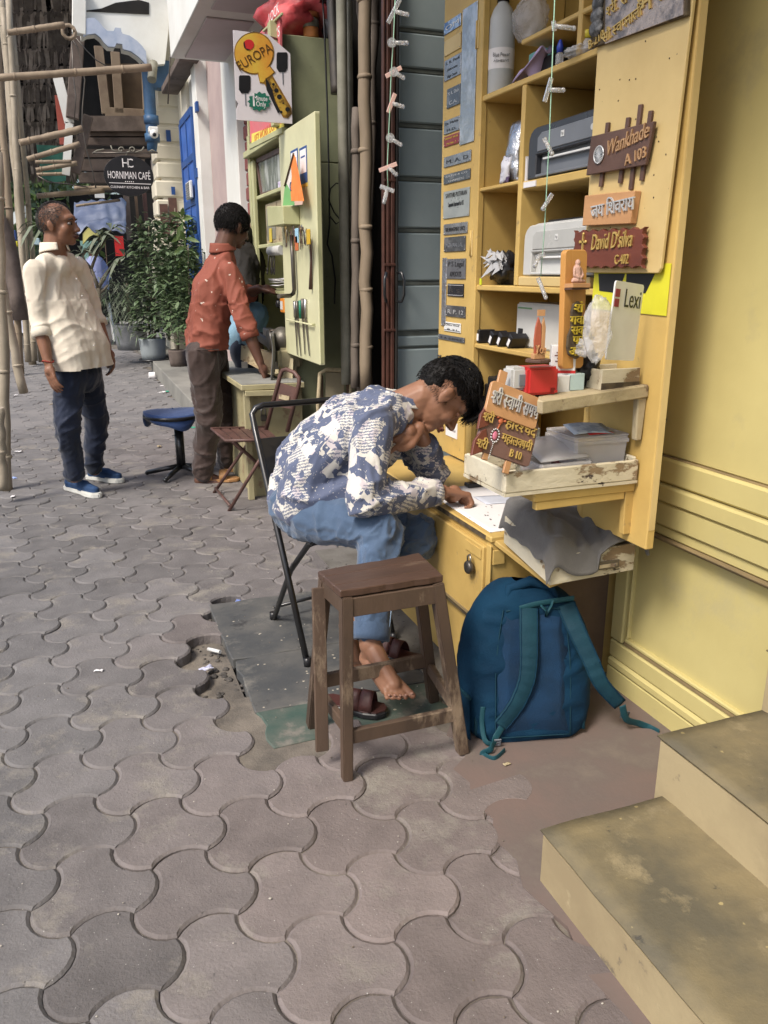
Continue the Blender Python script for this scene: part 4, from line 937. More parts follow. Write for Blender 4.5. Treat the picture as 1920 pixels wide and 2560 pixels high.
# scalloped red sign
XR = XS - .004
cs = [c7(135,2120,XR), c7(690,2120,XR), c7(705,1790,XR), c7(140,1820,XR)]
def scallop(a, b, n, amp):
    out = []; d = (b - a); nrm = V(0, d.z, -d.y).normalized()
    for k in range(n):
        for s, h in ((.0,0),(.35,1),(.75,.75),(.93,.1)):
            t_ = (k+s)/n; q = a + d*t_ + nrm*amp*h; out.append(q)
    return out
pts = scallop(cs[0], cs[1], 7, .006) + scallop(cs[1], cs[2], 4, .009) + scallop(cs[2], cs[3], 7, .006) + scallop(cs[3], cs[0], 4, .006)
t = board('scalloped_sign', 'red stained scalloped sign reading David D\'silva C-402 with a cross', pts, XR, .013, m_redwood)
mb = MB(); letters(mb, "David D'silva", FR(c7(405,1960,XR-.013), XR-.0135, .03), .056, .004, shear=.25, width=.170)
letters(mb, 'C-402', FR(c7(490,2085,XR-.013), XR-.0135, .03), .033, .004, width=.055); mb.build('lettering', m_gold, t)
mb = MB(); c = c7(182,1930,XR-.014)
mb.bar(c+V(-.001,0,-.030), c+V(-.001,0,.026), .005, .004, (1,0,0)); mb.bar(c+V(-.001,-.013,.006), c+V(-.001,.013,.006), .005, .004, (1,0,0))
for d_ in (V(0,.013,.006), V(0,-.013,.006), V(0,0,.026)): mb.ell(c+V(-.001,0,0)+d_, (.003,.0045,.0045), None, 8, 6)
mb.build('cross', m_gold, t)
# yellow and black poster
XQ = XF - .003
a, b = PX(1485,690,XQ), PX(1665,790,XQ)
t = thing('poster', 'bright yellow poster with black wedges under the sample board', 'poster', (XQ,(a.y+b.y)/2,b.z))
MB().prism([(b.y,b.z),(a.y,b.z+.005),(a.y,a.z+.03),(b.y,a.z+.03)], Matrix(((0,0,1,XQ),(1,0,0,0),(0,1,0,0),(0,0,0,1))), .0015).build('sheet', mat('poster_yellow', (.70,.66,.04), rough=.4, bump=.03), t)
k8 = 650/1659
z6 = lambda x, y, X: PX(1050+x*k8, 400+y*k8, X)
for q in ([(1140,725),(1310,725),(1265,850),(1145,835)], [(1320,725),(1500,725),(1440,850),(1310,850)]):
    MB().prism([(z6(x,y,XQ).y, z6(x,y,XQ).z + .0) for x, y in q][::-1], Matrix(((0,0,1,XQ-.0008),(1,0,0,0),(0,1,0,0),(0,0,0,1))), .0006).build('black_wedge', m_plasticblack, t)
# ------------------------------------------------------------------ the yellow chest used as a desk
ch = thing('yellow_chest', 'yellow padlocked wooden chest that serves as the boy\'s desk', 'chest', (1.3,2.5,0))
CX, CY0, CY1, CZ = 1.10, 2.0, 3.05, .545
MB().box((CX+.012, CY0+.014, .0), (1.62, CY1, .225)).build('base_box', m_ycab, ch, bevel=.003)
MB().box((CX+.004, CY0+.006, .2265), (1.62, CY1, CZ-.0205)).build('chest_body', m_ycab, ch, bevel=.004)
MB().box((CX-.004, CY0-.002, CZ-.020), (1.62, CY1, CZ)).build('desk_top', m_ycab, ch, bevel=.004)
MB().box((CX-.0055, CY0+.03, CZ-.019), (CX-.0042, CY1, CZ-.004)).build('worn_edge_strip', m_dark, ch)
MB().box((CX-.012, CY0+.03, .250), (CX+.0035, CY1-.02, CZ-.04)).build('front_door', m_ycab, ch, bevel=.003)
MB().box((CX-.008, CY0+.002, .235), (CX+.003, CY1, .245)).build('joint_shadow', m_dark, ch)  # dark strip standing in for the shadow in this joint
MB().box((CX-.003, CY0-.0, .246), (CX+.003, CY0+.026, CZ-.03)).build('corner_stile', m_ycab, ch, bevel=.002)
MB().box((CX-.0155, CY0+.035, .253), (CX-.0122, CY0+.30, .262)).build('bead', m_ydirt, ch)
hp = PX(1185,1400,CX-.014)
hs = MB().box((CX-.0165, hp.y-.045, hp.z+.018), (CX-.0125, hp.y+.06, hp.z+.050)).build('hasp', m_ycab, ch, bevel=.001)
MB().box((CX+.006, CY0-.0035, hp.z+.010), (CX+.045, CY0+.004, hp.z+.055)).build('hinge_plate', m_ycab, ch, bevel=.001)
pl = PX(1172,1418,CX-.03)
lk = thing('padlock', 'round steel padlock hanging from the hasp of the yellow chest', 'padlock', pl + V(0,0,-.02))
MB().lathe([(.004,-.009),(.019,-.008),(.021,-.004),(.021,.004),(.019,.008),(.004,.009)], Matrix.Translation(pl) @ Matrix.Rotation(math.pi/2,4,'Y'), 22).build('lock_body', m_darkmetal, lk)
MB().tube([pl+V(0,.010,.014), pl+V(0,.010,.034), pl+V(.003,0,.042), pl+V(.0,-.010,.034), pl+V(0,-.010,.014)], .003, 6).build('shackle', m_chrome, lk)
MB().box((CX+.02, CY0-.004, .0), (CX+.036, CY0+.0125, .2255)).build('side_batten', m_ycab, ch, bevel=.002)
# brown board and pale box under the desk next to the wall
single(MB().box((1.33,2.005-.018,0),(1.525,2.0-.003,.40)), 'brown_board', m_oldwood, 'brown plywood board leaning on the chest side behind the backpack', 'board', (1.42,1.99,0), bevel=.002)
# paper on the desk
single(MB().grid(lambda a, b: (CX+.012+.30*a+.01*b, CY0+.035+.52*b, CZ+.0025+.0015*noise.noise(V(a*3,b*3,1))+(.008*(a-.85)*6*.3 if a > .85 else 0)), 14, 14, th=.001), 'desk_paper', m_paper, 'large white sheet of paper with torn edge covering the desk top', 'paper', (CX+.15,CY0+.3,CZ))
mb = MB(); rr = random.Random(2)
for _ in range(26):
    x = CX+.006+rr.uniform(0,.16)**1; y = CY0+rr.uniform(.02,.35); mb.ell((x,y,CZ+.0036), (rr.uniform(.001,.004),rr.uniform(.001,.006),.0004), None, 6, 4)
tag(mb.build('paint_flakes', m_dark), kind='stuff')
single(MB().grid(lambda a,b: (1.24+.13*a, 2.30+.10*b-.02*a, CZ+.0055+.001*math.sin(a*5)), 6, 6, th=.0008), 'blue_ruled_paper', mat('bluish_paper', (.55,.58,.66), rough=.8), 'bluish folded paper on the desk by the boy\'s elbow', 'paper', (1.3,2.35,CZ))
p = GZ(1185,1215,.552); single(MB().box((p.x-.03,p.y-.012,CZ+.005),(p.x+.035,p.y+.022,CZ+.020)), 'black_phone', m_plasticblack, 'black object lying on the paper just beyond the boy\'s fist', 'phone', (p.x,p.y,CZ), bevel=.003)
# flap of the desk with the label-holder box and the grey cloth bag on it
fl = thing('desk_flap', 'yellow wooden flap board sloping out from the desk towards the camera', 'board', (1.25,1.85,.50))
fa = [GZ(1232,1347,.535), GZ(1375,1458,.47), PX(1590,1380,1.50), V(1.50,2.0,.53)]
MB().add([*(fa), *[q-V(0,0,.016) for q in fa]], [(0,1,2,3),(7,6,5,4),(0,4,5,1),(1,5,6,2),(2,6,7,3),(3,7,4,0)]).build('flap_board', m_ycab, fl, recalc=True, bevel=.002)
bx = thing('label_box', 'chipped white wooden drawer box with a metal label holder under the grey cloth', 'box', (1.3,1.85,.47))
lo = [V(1.135,1.73,.485), V(1.42,1.745,.487), V(1.44,1.98,.535), V(1.12,1.965,.535)]
hh = .082; hi = [q+V(0,0,hh) for q in lo]
mb = MB().add(lo+hi, [(0,3,2,1),(0,1,5,4),(1,2,6,5),(2,3,7,6),(3,0,4,7)])
ins = [q*.93+(sum(hi,V(0,0,0))/4)*.07 for q in hi]; bot = [q-V(0,0,.07) for q in ins]
mb.add(hi+ins+bot, [(0,1,5,4),(1,2,6,5),(2,3,7,6),(3,0,4,7),(4,5,9,8),(5,6,10,9),(6,7,11,10),(7,4,8,11),(8,9,10,11)]); mb.build('box_body', m_whitewood, bx, recalc=True, bevel=.002)
q = V(1.27,1.7345,.53)
MB().box((q.x-.001,q.y-.004,q.z-.022),(q.x+.088,q.y+.001,q.z+.002)).build('label_holder', m_darkmetal, bx, bevel=.001)
MB().box((q.x+.008,q.y-.0055,q.z-.016),(q.x+.080,q.y-.0045,q.z-.006)).build('paper_slip', m_rusty, bx)
for dx in (.012,.074): MB().ell((q.x+dx,q.y-.0055,q.z-.011),(.003,.002,.003),None,8,6).build('rivet', m_darkmetal, bx)
def cloth(a, b):
    x = 1.10 + .36*a; y = 1.99 - .30*b
    top = .586 + .040*(1-b) + (.03*math.sin(a*7+b*2)*(1-abs(a-.5))) + .022*noise.noise(V(a*5,b*5,3)) + .009*(1-2.4*abs(noise.noise(V(a*7+b*3,b*3,7))))*min(1,6*a,6*(1-a),5*(1-b))
    top += .022*math.sin(math.pi*a)*math.sin(math.pi*min(1,b/.9))
    z = top
    if b > .82: z = top - (b-.82)/.18*(.055 if a < .52 else .015) ; y = 1.99-.30*.82 - (b-.82)*.10
    if a < .13: z -= (.13-a)/.13*.055; x = 1.145 - (.13-a)*.18
    if a > .9: z -= (a-.9)/.1*.045; x = 1.10+.36*.9 + (a-.9)*.25
    z = z - (0 if b < .82 else .012*noise.noise(V(a*4,1,1)))
    z += .02*math.exp(-((a-.35)**2+(b-.15)**2)*30) + .025*math.exp(-((a-.62)**2+(b-.12)**2)*40)
    return (x, y, z)
cb = thing('grey_cloth_bag', 'crumpled grey canvas bag with blue seams slumped over the label box', 'bag', (1.28,1.85,.57))
MB().grid(cloth, 56, 44, th=.007).build('cloth', m_greycloth, cb)
MB().tube([V(*cloth(.10+.02*math.sin(k),.3+k*.035))+V(0,-.001,.003) for k in range(19)], .0045, 6, flat=.4).build('seam', m_bluedenimtrim, cb)
MB().tube([V(*cloth(.62+k*.017,.72-.02*k))+V(0,-.001,.003) for k in range(19)], .0045, 6, flat=.4).build('seam', m_bluedenimtrim, cb)
# ------------------------------------------------------------------ chipped white tray box on the lower bracket shelf
TZ = .776; TX0, TX1, TY0, TY1 = .935, XF-.006, 1.645, 1.87
sh = thing('lower_bracket_shelf', 'yellow bracket shelf carrying the chipped white tray', 'shelf', (1.2,1.75,.62))
MB().box((TX0+.09, TY0+.012, TZ-.026), (XF-.001, TY1+.02, TZ-.002)).build('shelf_board', m_ycab, sh, bevel=.003)
MB().bar((TX1-.004, TY0+.028, TZ-.026), (TX1-.004, TY0+.028, TZ-.145), .020, .032, (1,0,0), w2=.020, t2=.024).build('bracket', m_ycab, sh, bevel=.002)
MB().bar((TX0+.10, TY0+.026, TZ-.038), (TX1-.024, TY0+.026, TZ-.034), .020, .022).build('shelf_rail', m_ycab, sh, bevel=.002)
tr = thing('white_tray', 'long chipped white wooden tray holding plastic tubs and name signs', 'tray', (1.13,1.75,TZ))
H_ = .062; w_ = .010
MB().box((TX0,TY0,TZ),(TX1,TY1,TZ+.008)).build('tray_floor', m_whitewood, tr)
MB().box((TX0,TY0-.0,TZ+.0085),(TX1,TY0+w_,TZ+H_)).build('tray_side', m_whitewood, tr, bevel=.003)
MB().box((TX0,TY1-w_,TZ+.0085),(TX1,TY1,TZ+H_)).build('tray_side', m_whitewood, tr, bevel=.003)
MB().box((TX0+.0,TY0+w_+.0005,TZ+.0085),(TX0+w_,TY1-w_-.0005,TZ+H_+.004)).build('tray_side', m_whitewood, tr, bevel=.003)
MB().box((TX1-w_,TY0+w_+.0005,TZ+.0085),(TX1,TY1-w_-.0005,TZ+H_+.006)).build('tray_side', m_whitewood, tr, bevel=.003)
# plastic tubs in the tray
def tub(c, w, d, h, name, label, mlid=m_frost, sl=0.0, lid=True):
    t = thing(name, label, 'plastic tub', c); c = Vector(c)
    Rz = Matrix.Translation(c) @ Matrix.Rotation(sl,4,'Z')
    def ring(s, z): return [Rz @ V(x*w/2*s, y*d/2*s, z) for x, y in ((-.92,-1),(.92,-1),(1,-.88),(1,.88),(.92,1),(-.92,1),(-1,.88),(-1,-.88))]
    rs = [ring(.90,.0), ring(.97,h*.85), ring(1.02,h*.86), ring(1.02,h*.93), ring(.98,h*.94), ring(.98,h)]
    vs = [q for r_ in rs for q in r_]; fs = [(i*8+j, i*8+(j+1)%8, (i+1)*8+(j+1)%8, (i+1)*8+j) for i in range(5) for j in range(8)] + [tuple(range(8))[::-1]]
    MB().add(vs, fs).build('tub_body', m_frost, t)
    if lid: MB().prism([(x*w/2*1.0, y*d/2*1.0) for x, y in ((-.92,-1),(.92,-1),(1,-.88),(1,.88),(.92,1),(-.92,1),(-1,.88),(-1,-.88))], Rz @ Matrix.Translation((0,0,h+.001)), .004).build('tub_lid', mlid, t, bevel=.001)
    return t
tb = tub((1.235,1.755,TZ+.009), .165, .15, .110, 'plastic_tub', 'larger cloudy lidded tub at the right end of the white tray')
rr = random.Random(4); mb = MB()
for k in range(14): 
    p = V(1.235+rr.uniform(-.06,.06),1.755+rr.uniform(-.055,.055),TZ+.02+rr.uniform(0,.07)); mb.box((-.02,-.003,-.012),(.02,.003,.012), M=Matrix.Translation(p) @ Matrix.Rotation(rr.uniform(0,3),4,'Z') @ Matrix.Rotation(rr.uniform(-.5,.5),4,'X'))
q = mb.build('tub_contents', mat('mixed_scraps', (.45,.36,.30), (.25,.12,.10), vs=30, rough=.6), tb); q['kind'] = 'stuff'
single(MB().grid(lambda a,b: (1.16+.115*a+.02*b, 1.70+.085*b-.01*a, TZ+.129+.010*b+.003*math.sin(a*4)), 6, 6, th=.001), 'printed_card', mat('blue_white_card', (.48,.54,.60), (.30,.36,.45), vs=40, lo=.5, hi=.56, rough=.5), 'bluish printed card lying on the larger tub lid', 'card', (1.2,1.74,TZ+.125))
single(MB().grid(lambda a,b: (1.20+.075*a, 1.692+.012*b, TZ+.1275+.002*b), 4, 2, th=.001), 'red_card', m_red, 'narrow red and white card under the bluish one', 'card', (1.22,1.70,TZ+.124))
tb2 = tub((1.115,1.715,TZ+.009), .150, .115, .060, 'plastic_tub', 'smaller low tub with its lid tilted open beside the wooden signs', lid=False)
mb = MB()
for k in range(16): p = V(1.115+rr.uniform(-.06,.06),1.715+rr.uniform(-.04,.04),TZ+.02+rr.uniform(0,.03)); mb.box((-.012,-.008,-.003),(.012,.008,.003), M=Matrix.Translation(p) @ Matrix.Rotation(rr.uniform(0,3),4,'Z') @ Matrix.Rotation(rr.uniform(-.6,.6),4,'X'))
q = mb.build('tub_contents', mat('maroon_scraps', (.18,.05,.06), (.35,.25,.22), vs=60, rough=.5), tb2); q['kind'] = 'stuff'
single(MB().grid(lambda a,b: (1.045+.14*a, 1.665+.12*b, TZ+.074+.035*b+.004*a), 6, 6, th=.002), 'tub_lid', m_frost, 'loose cloudy lid propped over the smaller tub', 'lid', (1.11,1.72,TZ+.07))
# the tins behind
p = V(1.11,1.84,TZ+.009)
t = thing('paint_tin', 'small grey stone patterned tin behind the tubs', 'tin', p); MB().lathe([(.030,0),(.030,.115)], Matrix.Translation(p), 20).build('tin_body', mat('speckled_grey', (.38,.38,.34), (.18,.18,.16), vs=60, lo=.48, hi=.54, rough=.5), t)
MB().lathe([(.018,.116),(.019,.150),(.014,.155)], Matrix.Translation(p), 18).build('pink_cap', mat('pink_cap', (.65,.10,.22), (.7,.5,.5), vs=50, rough=.4), t)
single(MB().grid(lambda a,b: (1.04+.06*a, 1.85+.004*math.sin(a*6)-.004*b, TZ+.06+.085*b), 6,5, th=.001), 'receipt', mat('lilac_paper', (.55,.52,.66), rough=.8), 'lilac receipt paper standing behind the signs', 'paper', (1.07,1.85,TZ+.05))
# ------------------------------------------------------------------ wooden name signs standing in the tray
def lean(o, xdir, up): return frame(o, xdir, up)
def rrect(w, h, r=.010, n=4):
    out = []
    for cx, cy, a0 in ((w/2-r,h/2-r,0),(-w/2+r,h/2-r,90),(-w/2+r,-h/2+r,180),(w/2-r,-h/2+r,270)):
        for k in range(n+1): a = R(a0+90*k/n); out.append((cx+r*math.cos(a), cy+r*math.sin(a)))
    return out
YS = 1.640
pc = lambda u, v, y=YS: PY(u, v, y)
A0, A1 = pc(1228,985), pc(1345,1030)
xd = (A1-A0).normalized(); upv = V(.12,.25,1)
s1 = thing('swami_sign', 'light wood sign with silver Marathi letters on two wooden pegs', 'sign', pc(1285,1130))
cM = pc(1286,1013,1.655); M1 = lean(cM, xd, upv)
MB().prism(rrect(.148,.078,.011), M1 @ Matrix.Translation((0,0,-.010)), .010).build('sign_board', m_teak, s1, bevel=.0015)
for dx in (-.042,.047): MB().box((dx-.011,.0,-.018),(dx+.011,.072,-.0105), M=M1).build('peg', m_teak, s1, bevel=.001)
MB().box((-.045,-.145,-.018),(-.030,-.038,-.0105), M=M1).build('peg', m_teak, s1, bevel=.001)
MB().box((.020,-.160,-.018),(.036,-.038,-.0105), M=M1).build('peg', m_teak, s1, bevel=.001)
mb = MB(); letters(mb, [('श',.52),'र','ी',' ',('स',.50),'व','ा','म','ी',' ','स','म','थ',('्',None,(.02,.86,.55))], M1 @ Matrix.Translation((0,-.014,.0005)), .047, .006, width=.136); mb.build('lettering', m_silver, s1)
s2 = thing('flat_sign', 'dark wooden flat sign with gold Marathi names, pink motif and B 10', 'sign', pc(1270,1160))
cM2 = pc(1270,1090,1.645); M2 = lean(cM2, xd, upv)
MB().prism(rrect(.158,.112,.012), M2 @ Matrix.Translation((0,0,-.010)), .010).build('sign_board', m_purplewood, s2, bevel=.0015)
mb = MB(); letters(mb, ['ह','र','ि','श',('च',.45),'द','ं','र'] if False else ['ह','ि','र',('श',.50),'च','ं','द',], M2 @ Matrix.Translation((.028,.018,.0005)), .034, .005, width=.088)
letters(mb, ['म','ह','ा','ल',('क',.42),'ष','म','ी'], M2 @ Matrix.Translation((.026,-.017,.0005)), .030, .005, width=.088)
letters(mb, 'B 10', M2 @ Matrix.Translation((.030,-.046,.0005)), .027, .005, width=.034); mb.build('lettering', m_gold, s2)
mb = MB()
for a in range(7): mb.ell(M2 @ V(-.030+.011*math.cos(R(a*34-20)), .034+.012*math.sin(R(a*34-20)), .002), (.004,.003,.006), M2, 8, 6)
mb.ell(M2 @ V(-.030,.028,.002), (.007,.009,.004), M2, 8, 6); mb.tube([M2 @ V(-.030,.02,.002), M2 @ V(-.034,.006,.002)], .002, 6)
mb.build('orange_motif', mat('orange_carving', (.50,.14,.06), rough=.4), s2)
mb = MB()
for k in range(14): a = 2*math.pi*k/14; mb.ell(M2 @ V(-.036+.011*math.cos(a), -.010+.016*math.sin(a), .002), (.0024,)*3, None, 6, 5)
for k in range(9): mb.ell(M2 @ V(-.036-.0004*k, -.030-.0045*k, .002), (.0017,)*3, None, 6, 4)
mb.build('pearl_drop', m_silver, s2); MB().ell(M2 @ V(-.036,-.010,.001), (.007,.011,.003), M2, 10, 6).build('pink_stone', mat('pink_stone', (.60,.18,.26), rough=.3), s2)
s3 = thing('shri_sign', 'narrow red brown wooden arrow sign with two gold syllables', 'sign', pc(1210,1150))
M3 = lean(pc(1212,1075,1.650), xd, upv)
for dy in (.030,-.034):
    MB().prism([(-.020,dy-.036),(.004,dy-.020),(.016,dy+.004),(.002,dy+.036),(-.010,dy+.026),(-.022,dy+.000)], M3 @ Matrix.Translation((-.004,0,.001)), .009).build('arrow_board', m_redwood if dy > 0 else m_redwood, s3, bevel=.001)
mb = MB()
for dy in (.030,-.034): letters(mb, [('श',.52),'र','ी'], M3 @ Matrix.Translation((-.006,dy-.012,.0105)), .030, .005, width=.030)
mb.build('lettering', m_gold, s3)
# ------------------------------------------------------------------ upper worn shelf with boxes, trophy, idol panel, acrylic board
UZ = PX(1605,962,XF-.01).z
us = thing('upper_bracket_shelf', 'worn cream wooden bracket shelf below the white acrylic board', 'shelf', (1.2,1.75,UZ-.03))
ul = PY(1352,1012,1.60)
MB().bar((ul.x, 1.607, UZ-.030), (XF-.002, 1.650, UZ-.014), .020, .032).build('shelf_edge', m_rusty, us, bevel=.003)
MB().add([V(ul.x,1.615,UZ-.016),V(XF-.001,1.655,UZ-.004),V(XF-.001,1.93,UZ-.004),V(ul.x+.05,1.69,UZ-.016),V(ul.x,1.615,UZ-.026),V(XF-.001,1.655,UZ-.014),V(XF-.001,1.93,UZ-.014),V(ul.x+.05,1.69,UZ-.026)], [(0,1,2,3),(7,6,5,4),(0,4,5,1),(1,5,6,2),(2,6,7,3),(3,7,4,0)]).build('shelf_board', m_rusty, us)
MB().bar((XF-.014, 1.655, UZ-.03), (XF-.014, 1.655, UZ-.140), .020, .028, (1,0,0), w2=.02, t2=.018).build('bracket', m_rusty, us, bevel=.003)
UZ0 = UZ - .010
# white acrylic sign
XL_ = XF - .020
t = thing('acrylic_board', 'upright white board lettered Lexi with a maroon block mark', 'sign', (1.3,1.70,UZ0))
yl = 1.615
pa, pb, pc_, pd = PY(1507,715,yl), PY(1617,728,yl), PY(1617,890,yl), PY(1507,900,yl)
mx_ = frame((pa+pc_)/2, V(pb.x-pa.x, .05, pb.z-pa.z), (0,0,1)); ww = (pb-pa).length; hh_ = pa.z-pd.z + .01
MB().prism(rrect(ww, hh_, .007), mx_ @ Matrix.Translation((0,0,-.004)), .004).build('board_sheet', m_plasticwhite, t)
mb = MB(); mb.box((-ww/2+.004,hh_/2-.036,.0003),(-ww/2+.022,hh_/2-.018,.0016), M=mx_).box((-ww/2+.004,hh_/2-.058,.0003),(-ww/2+.022,hh_/2-.040,.0016), M=mx_).build('maroon_block', mat('maroon_print', (.28,.02,.05), rough=.4), t)
mb = MB(); letters(mb, 'Lexi', mx_ @ Matrix.Translation((ww*.14,hh_/2-.056,0)), .060, .0012, width=ww*.58); mb.build('lettering', m_plasticblack, t)
# idol panel
t = thing('idol_panel', 'orange polished wood panel with a seated pink idol on a ledge', 'panel', (1.2,1.70,UZ0))
yi = 1.70; q0, q1 = PY(1437,640,yi), PY(1437,905,yi)
mi = frame((q0+q1)/2, (1,.15,0), (0,.05,1)); hi_ = (q0.z-q1.z)+.03
MB().prism(rrect(.070, hi_, .012), mi @ Matrix.Translation((0,0,-.018)), .018).build('panel_board', m_teak2, t, bevel=.002)
lz = hi_/2 - .078
MB().box((-.036,lz-.010,.0005),(.020,lz,.030), M=mi).build('ledge', m_teak, t, bevel=.001); MB().box((-.036,lz-.014,.0005),(.020,lz-.0105,.026), M=mi).build('ledge_base', m_walnut, t)
mb = MB(); I = lambda x,y,z: mi @ V(x-.008,lz+y,z+.014)
mb.ell(I(0,.007,0),(.018,.009,.010),mi,10,6); mb.cap(I(0,.012,0),I(0,.034,-.002),.0095,.010,8); mb.ell(I(0,.047,0),(.0065,.0085,.007),mi,10,8)
for s in (1,-1): mb.cap(I(s*.010,.033,0),I(s*.014,.018,.004),.0038,.003,6); mb.cap(I(s*.014,.018,.004),I(s*.004,.013,.009),.003,.003,6); mb.cap(I(s*.004,.006,.006),I(s*.018,.005,.004),.005,.004,6)
blob('idol', mb, mat('pinkish_stone', (.52,.32,.25), rough=.5, bump=.3, bs=160), t, .0016, 1)
# calligraphy plaque
t = thing('calligraphy_plaque', 'black cut-out plaque with yellow Marathi calligraphy below the idol', 'sign', (1.2,1.69,UZ0))
mc = frame(mi @ V(.0,-.045,.006), (1,.15,0), (0,.05,1))
out = [(-.026,-.060),(.0,-.072),(.020,-.060),(.024,-.035),(.050,-.038),(.056,-.020),(.040,-.006),(.028,.002),(.022,.020),(.012,.030),(.014,.055),(.0,.066),(-.016,.060),(-.022,.040),(-.020,.005),(-.030,-.015),(-.032,-.040)]
MB().prism(out, mc, .008).build('plaque', m_dark, t, bevel=.002)
mb = MB()
for body, x, y, s, w in ((['श',('्'),'र','ी'][:1]+['ं'],-.004,.040,.030,.028),(['ग','व','ा'],-.006,.012,.030,.044),(['स','व','र'],.000,-.012,.030,.046),(['प','ा','ठ','ी','श','ी'],.014,-.034,.028,.062),(['आ','ह','े'],-.006,-.062,.032,.044)):
    letters(mb, body, mc @ Matrix.Translation((x,y,.0085)), s, .005, width=w)
mb.build('lettering', m_goldy, t)
# trophy
p = PY(1345,905,1.66); p.z = PY(1345,905,1.66).z
t = thing('trophy', 'small red wooden trophy of praying hands standing on the red machine', 'trophy', p)
MB().prism([(.030*math.cos(R(a)),.030*math.sin(R(a))) for a in range(22,360,45)], Matrix.Translation(p), .007).build('base', m_walnut, t, bevel=.001)
MB().box((p.x-.016,p.y-.008,p.z+.0075),(p.x+.014,p.y+.008,p.z+.020)).build('plinth', m_teak, t, bevel=.001)
mb = MB(); letters(mb, 'You', frame(p+V(.0,-.006,.021), (1,-.1,0), (0,0,1)), .028, .006, width=.026); mb.build('lettering', m_teak, t)
fr_ = frame(p+V(0,.002,.02), (1,-.1,0), (0,0,1))
MB().prism([(-.012,0),(.003,0),(.004,.040),(.002,.066),(-.006,.085),(-.012,.060),(-.014,.030)], fr_, .006).build('red_flame', mat('red_stained', (.42,.11,.06), rough=.45), t, bevel=.001)
MB().prism([(.005,0),(.014,.004),(.014,.06),(.008,.084),(.004,.068)], fr_, .006).build('pale_flame', m_teak, t, bevel=.001)
MB().box((-.008,.086,0),(.010,.100,.006), M=fr_).build('crown_block', m_teak, t)
# red machine, silver charger, medicine carton, small boxes
def ybox(u0, v0, u1, v1, y, d, name, m, label, cat, bev=.004, zb=None):
    a = PY(u0, v0, y); b = PY(u1, v1, y)
    return (a.x, b.x, (b.z if zb is None else zb), a.z, y, y+d)
x0,x1,z0,z1,y0,y1 = ybox(1322,920,1395,985,1.665,.06,'','','','')
t = thing('red_machine', 'glossy red plastic tape machine under the trophy', 'machine', ((x0+x1)/2,1.70,z0)); MB().box((x0,y0,z0),(x1,y1,z1)).build('case', m_red, t, bevel=.006, seg=2)
MB().box((x1-.022,y0-.0012,z0+.004),(x1-.010,y0-.0002,z0+.016)).build('sticker', mat('dark_red_print', (.20,.01,.01), rough=.4), t); MB().box((x1-.012,y0-.0015,z0+.004),(x1-.003,y0-.0003,z0+.010)).build('sticker', m_red, t)
a,b = PY(1282,920,1.68), PY(1318,975,1.68); t = thing('silver_charger', 'silver plastic charger between the dark holder and the red machine', 'charger', ((a.x+b.x)/2,1.7,b.z)); MB().box((a.x,1.68,b.z),(b.x,1.73,a.z)).build('case', m_plasticsilver, t, bevel=.006, seg=2); MB().box((a.x+.018,1.677,b.z+.01),(b.x-.004,1.6795,a.z-.016)).build('screen', m_plasticgrey, t, bevel=.001)
a,b = PY(1400,865,1.70), PY(1446,938,1.70); 
t = thing('medicine_carton', 'white carton with red band standing on two smaller boxes', 'carton', ((a.x+b.x)/2,1.73,b.z))
M_ = Matrix.Translation(((a.x+b.x)/2, 1.73, b.z)) @ Matrix.Rotation(R(-28),4,'Z')
MB().box((-.030,-.028,.0005),(.030,.028,a.z-b.z), M=M_).build('carton_body', m_plasticwhite, t, bevel=.0015)
MB().box((-.0305,-.0285,.006),(.0305,.0285,.013), M=M_).build('red_band', m_red, t)
mb = MB()
for k,w in enumerate((.018,.022,.016,.020,.012)): mb.box((-w,-.0290,.055-.007*k),(w,-.0284,.0575-.007*k), M=M_)
mb.build('print_lines', mat('brown_print', (.15,.06,.05), rough=.6), t)
for (u0,v0,u1,v1,nm,mm,lb_) in ((1395,940,1425,980,'small_box',m_plasticwhite,'plain white box under the carton'),(1424,935,1460,975,'small_box',mat('teal_print_box', (.45,.58,.58), rough=.6),'pale teal printed box under the right of the carton')):
    a,b = PY(u0,v0,1.69), PY(u1,v1,1.69); single(MB().box((a.x,1.69,b.z),(b.x,1.735,a.z)), nm, mm, lb_, 'box', ((a.x+b.x)/2,1.71,b.z), bevel=.0015)
# black pouch, little white tray with jars, clear bag
c = PY(1470,925,1.74); crumple(c, (.032,.03,.045), 'black_pouch', m_plasticblack, 'dark leather pouch between carton and little white tray', 'pouch', 11, .3, base=UZ0+.0)
a,b = PY(1500,880,1.68), PY(1612,936,1.68)
t = thing('small_tray', 'small chipped white open box at the end of the upper shelf', 'tray', ((a.x+b.x)/2,1.72,UZ0))
for (p0_, p1_) in (((a.x,1.665,UZ0),(XF-.012,1.672,UZ0+.052)),((a.x,1.672,UZ0),(a.x+.008,1.76,UZ0+.050)),((a.x,1.76,UZ0),(XF-.012,1.768,UZ0+.052)),((a.x+.008,1.672,UZ0),(XF-.012,1.76,UZ0+.006))): MB().box(p0_,p1_).build('tray_side', m_whitewood, t, bevel=.0015)
MB().box((a.x,1.664,UZ0-.0),(XF-.0125,1.6647,UZ0+.018)).build('grime_band', m_dark, t)
c = PY(1495,800,1.585); crumple(V(c.x,c.y,c.z-.02), (.036,.02,.075), 'clear_bag', m_film, 'crumpled clear plastic bag hanging in front of the white acrylic board', 'bag', 21, .16, n=(36,26))
c = PY(1462,868,1.66); crumple(c, (.022,.02,.022), 'clear_bag', m_film, 'small knotted clear bag beside the idol panel foot', 'bag', 23, .4)
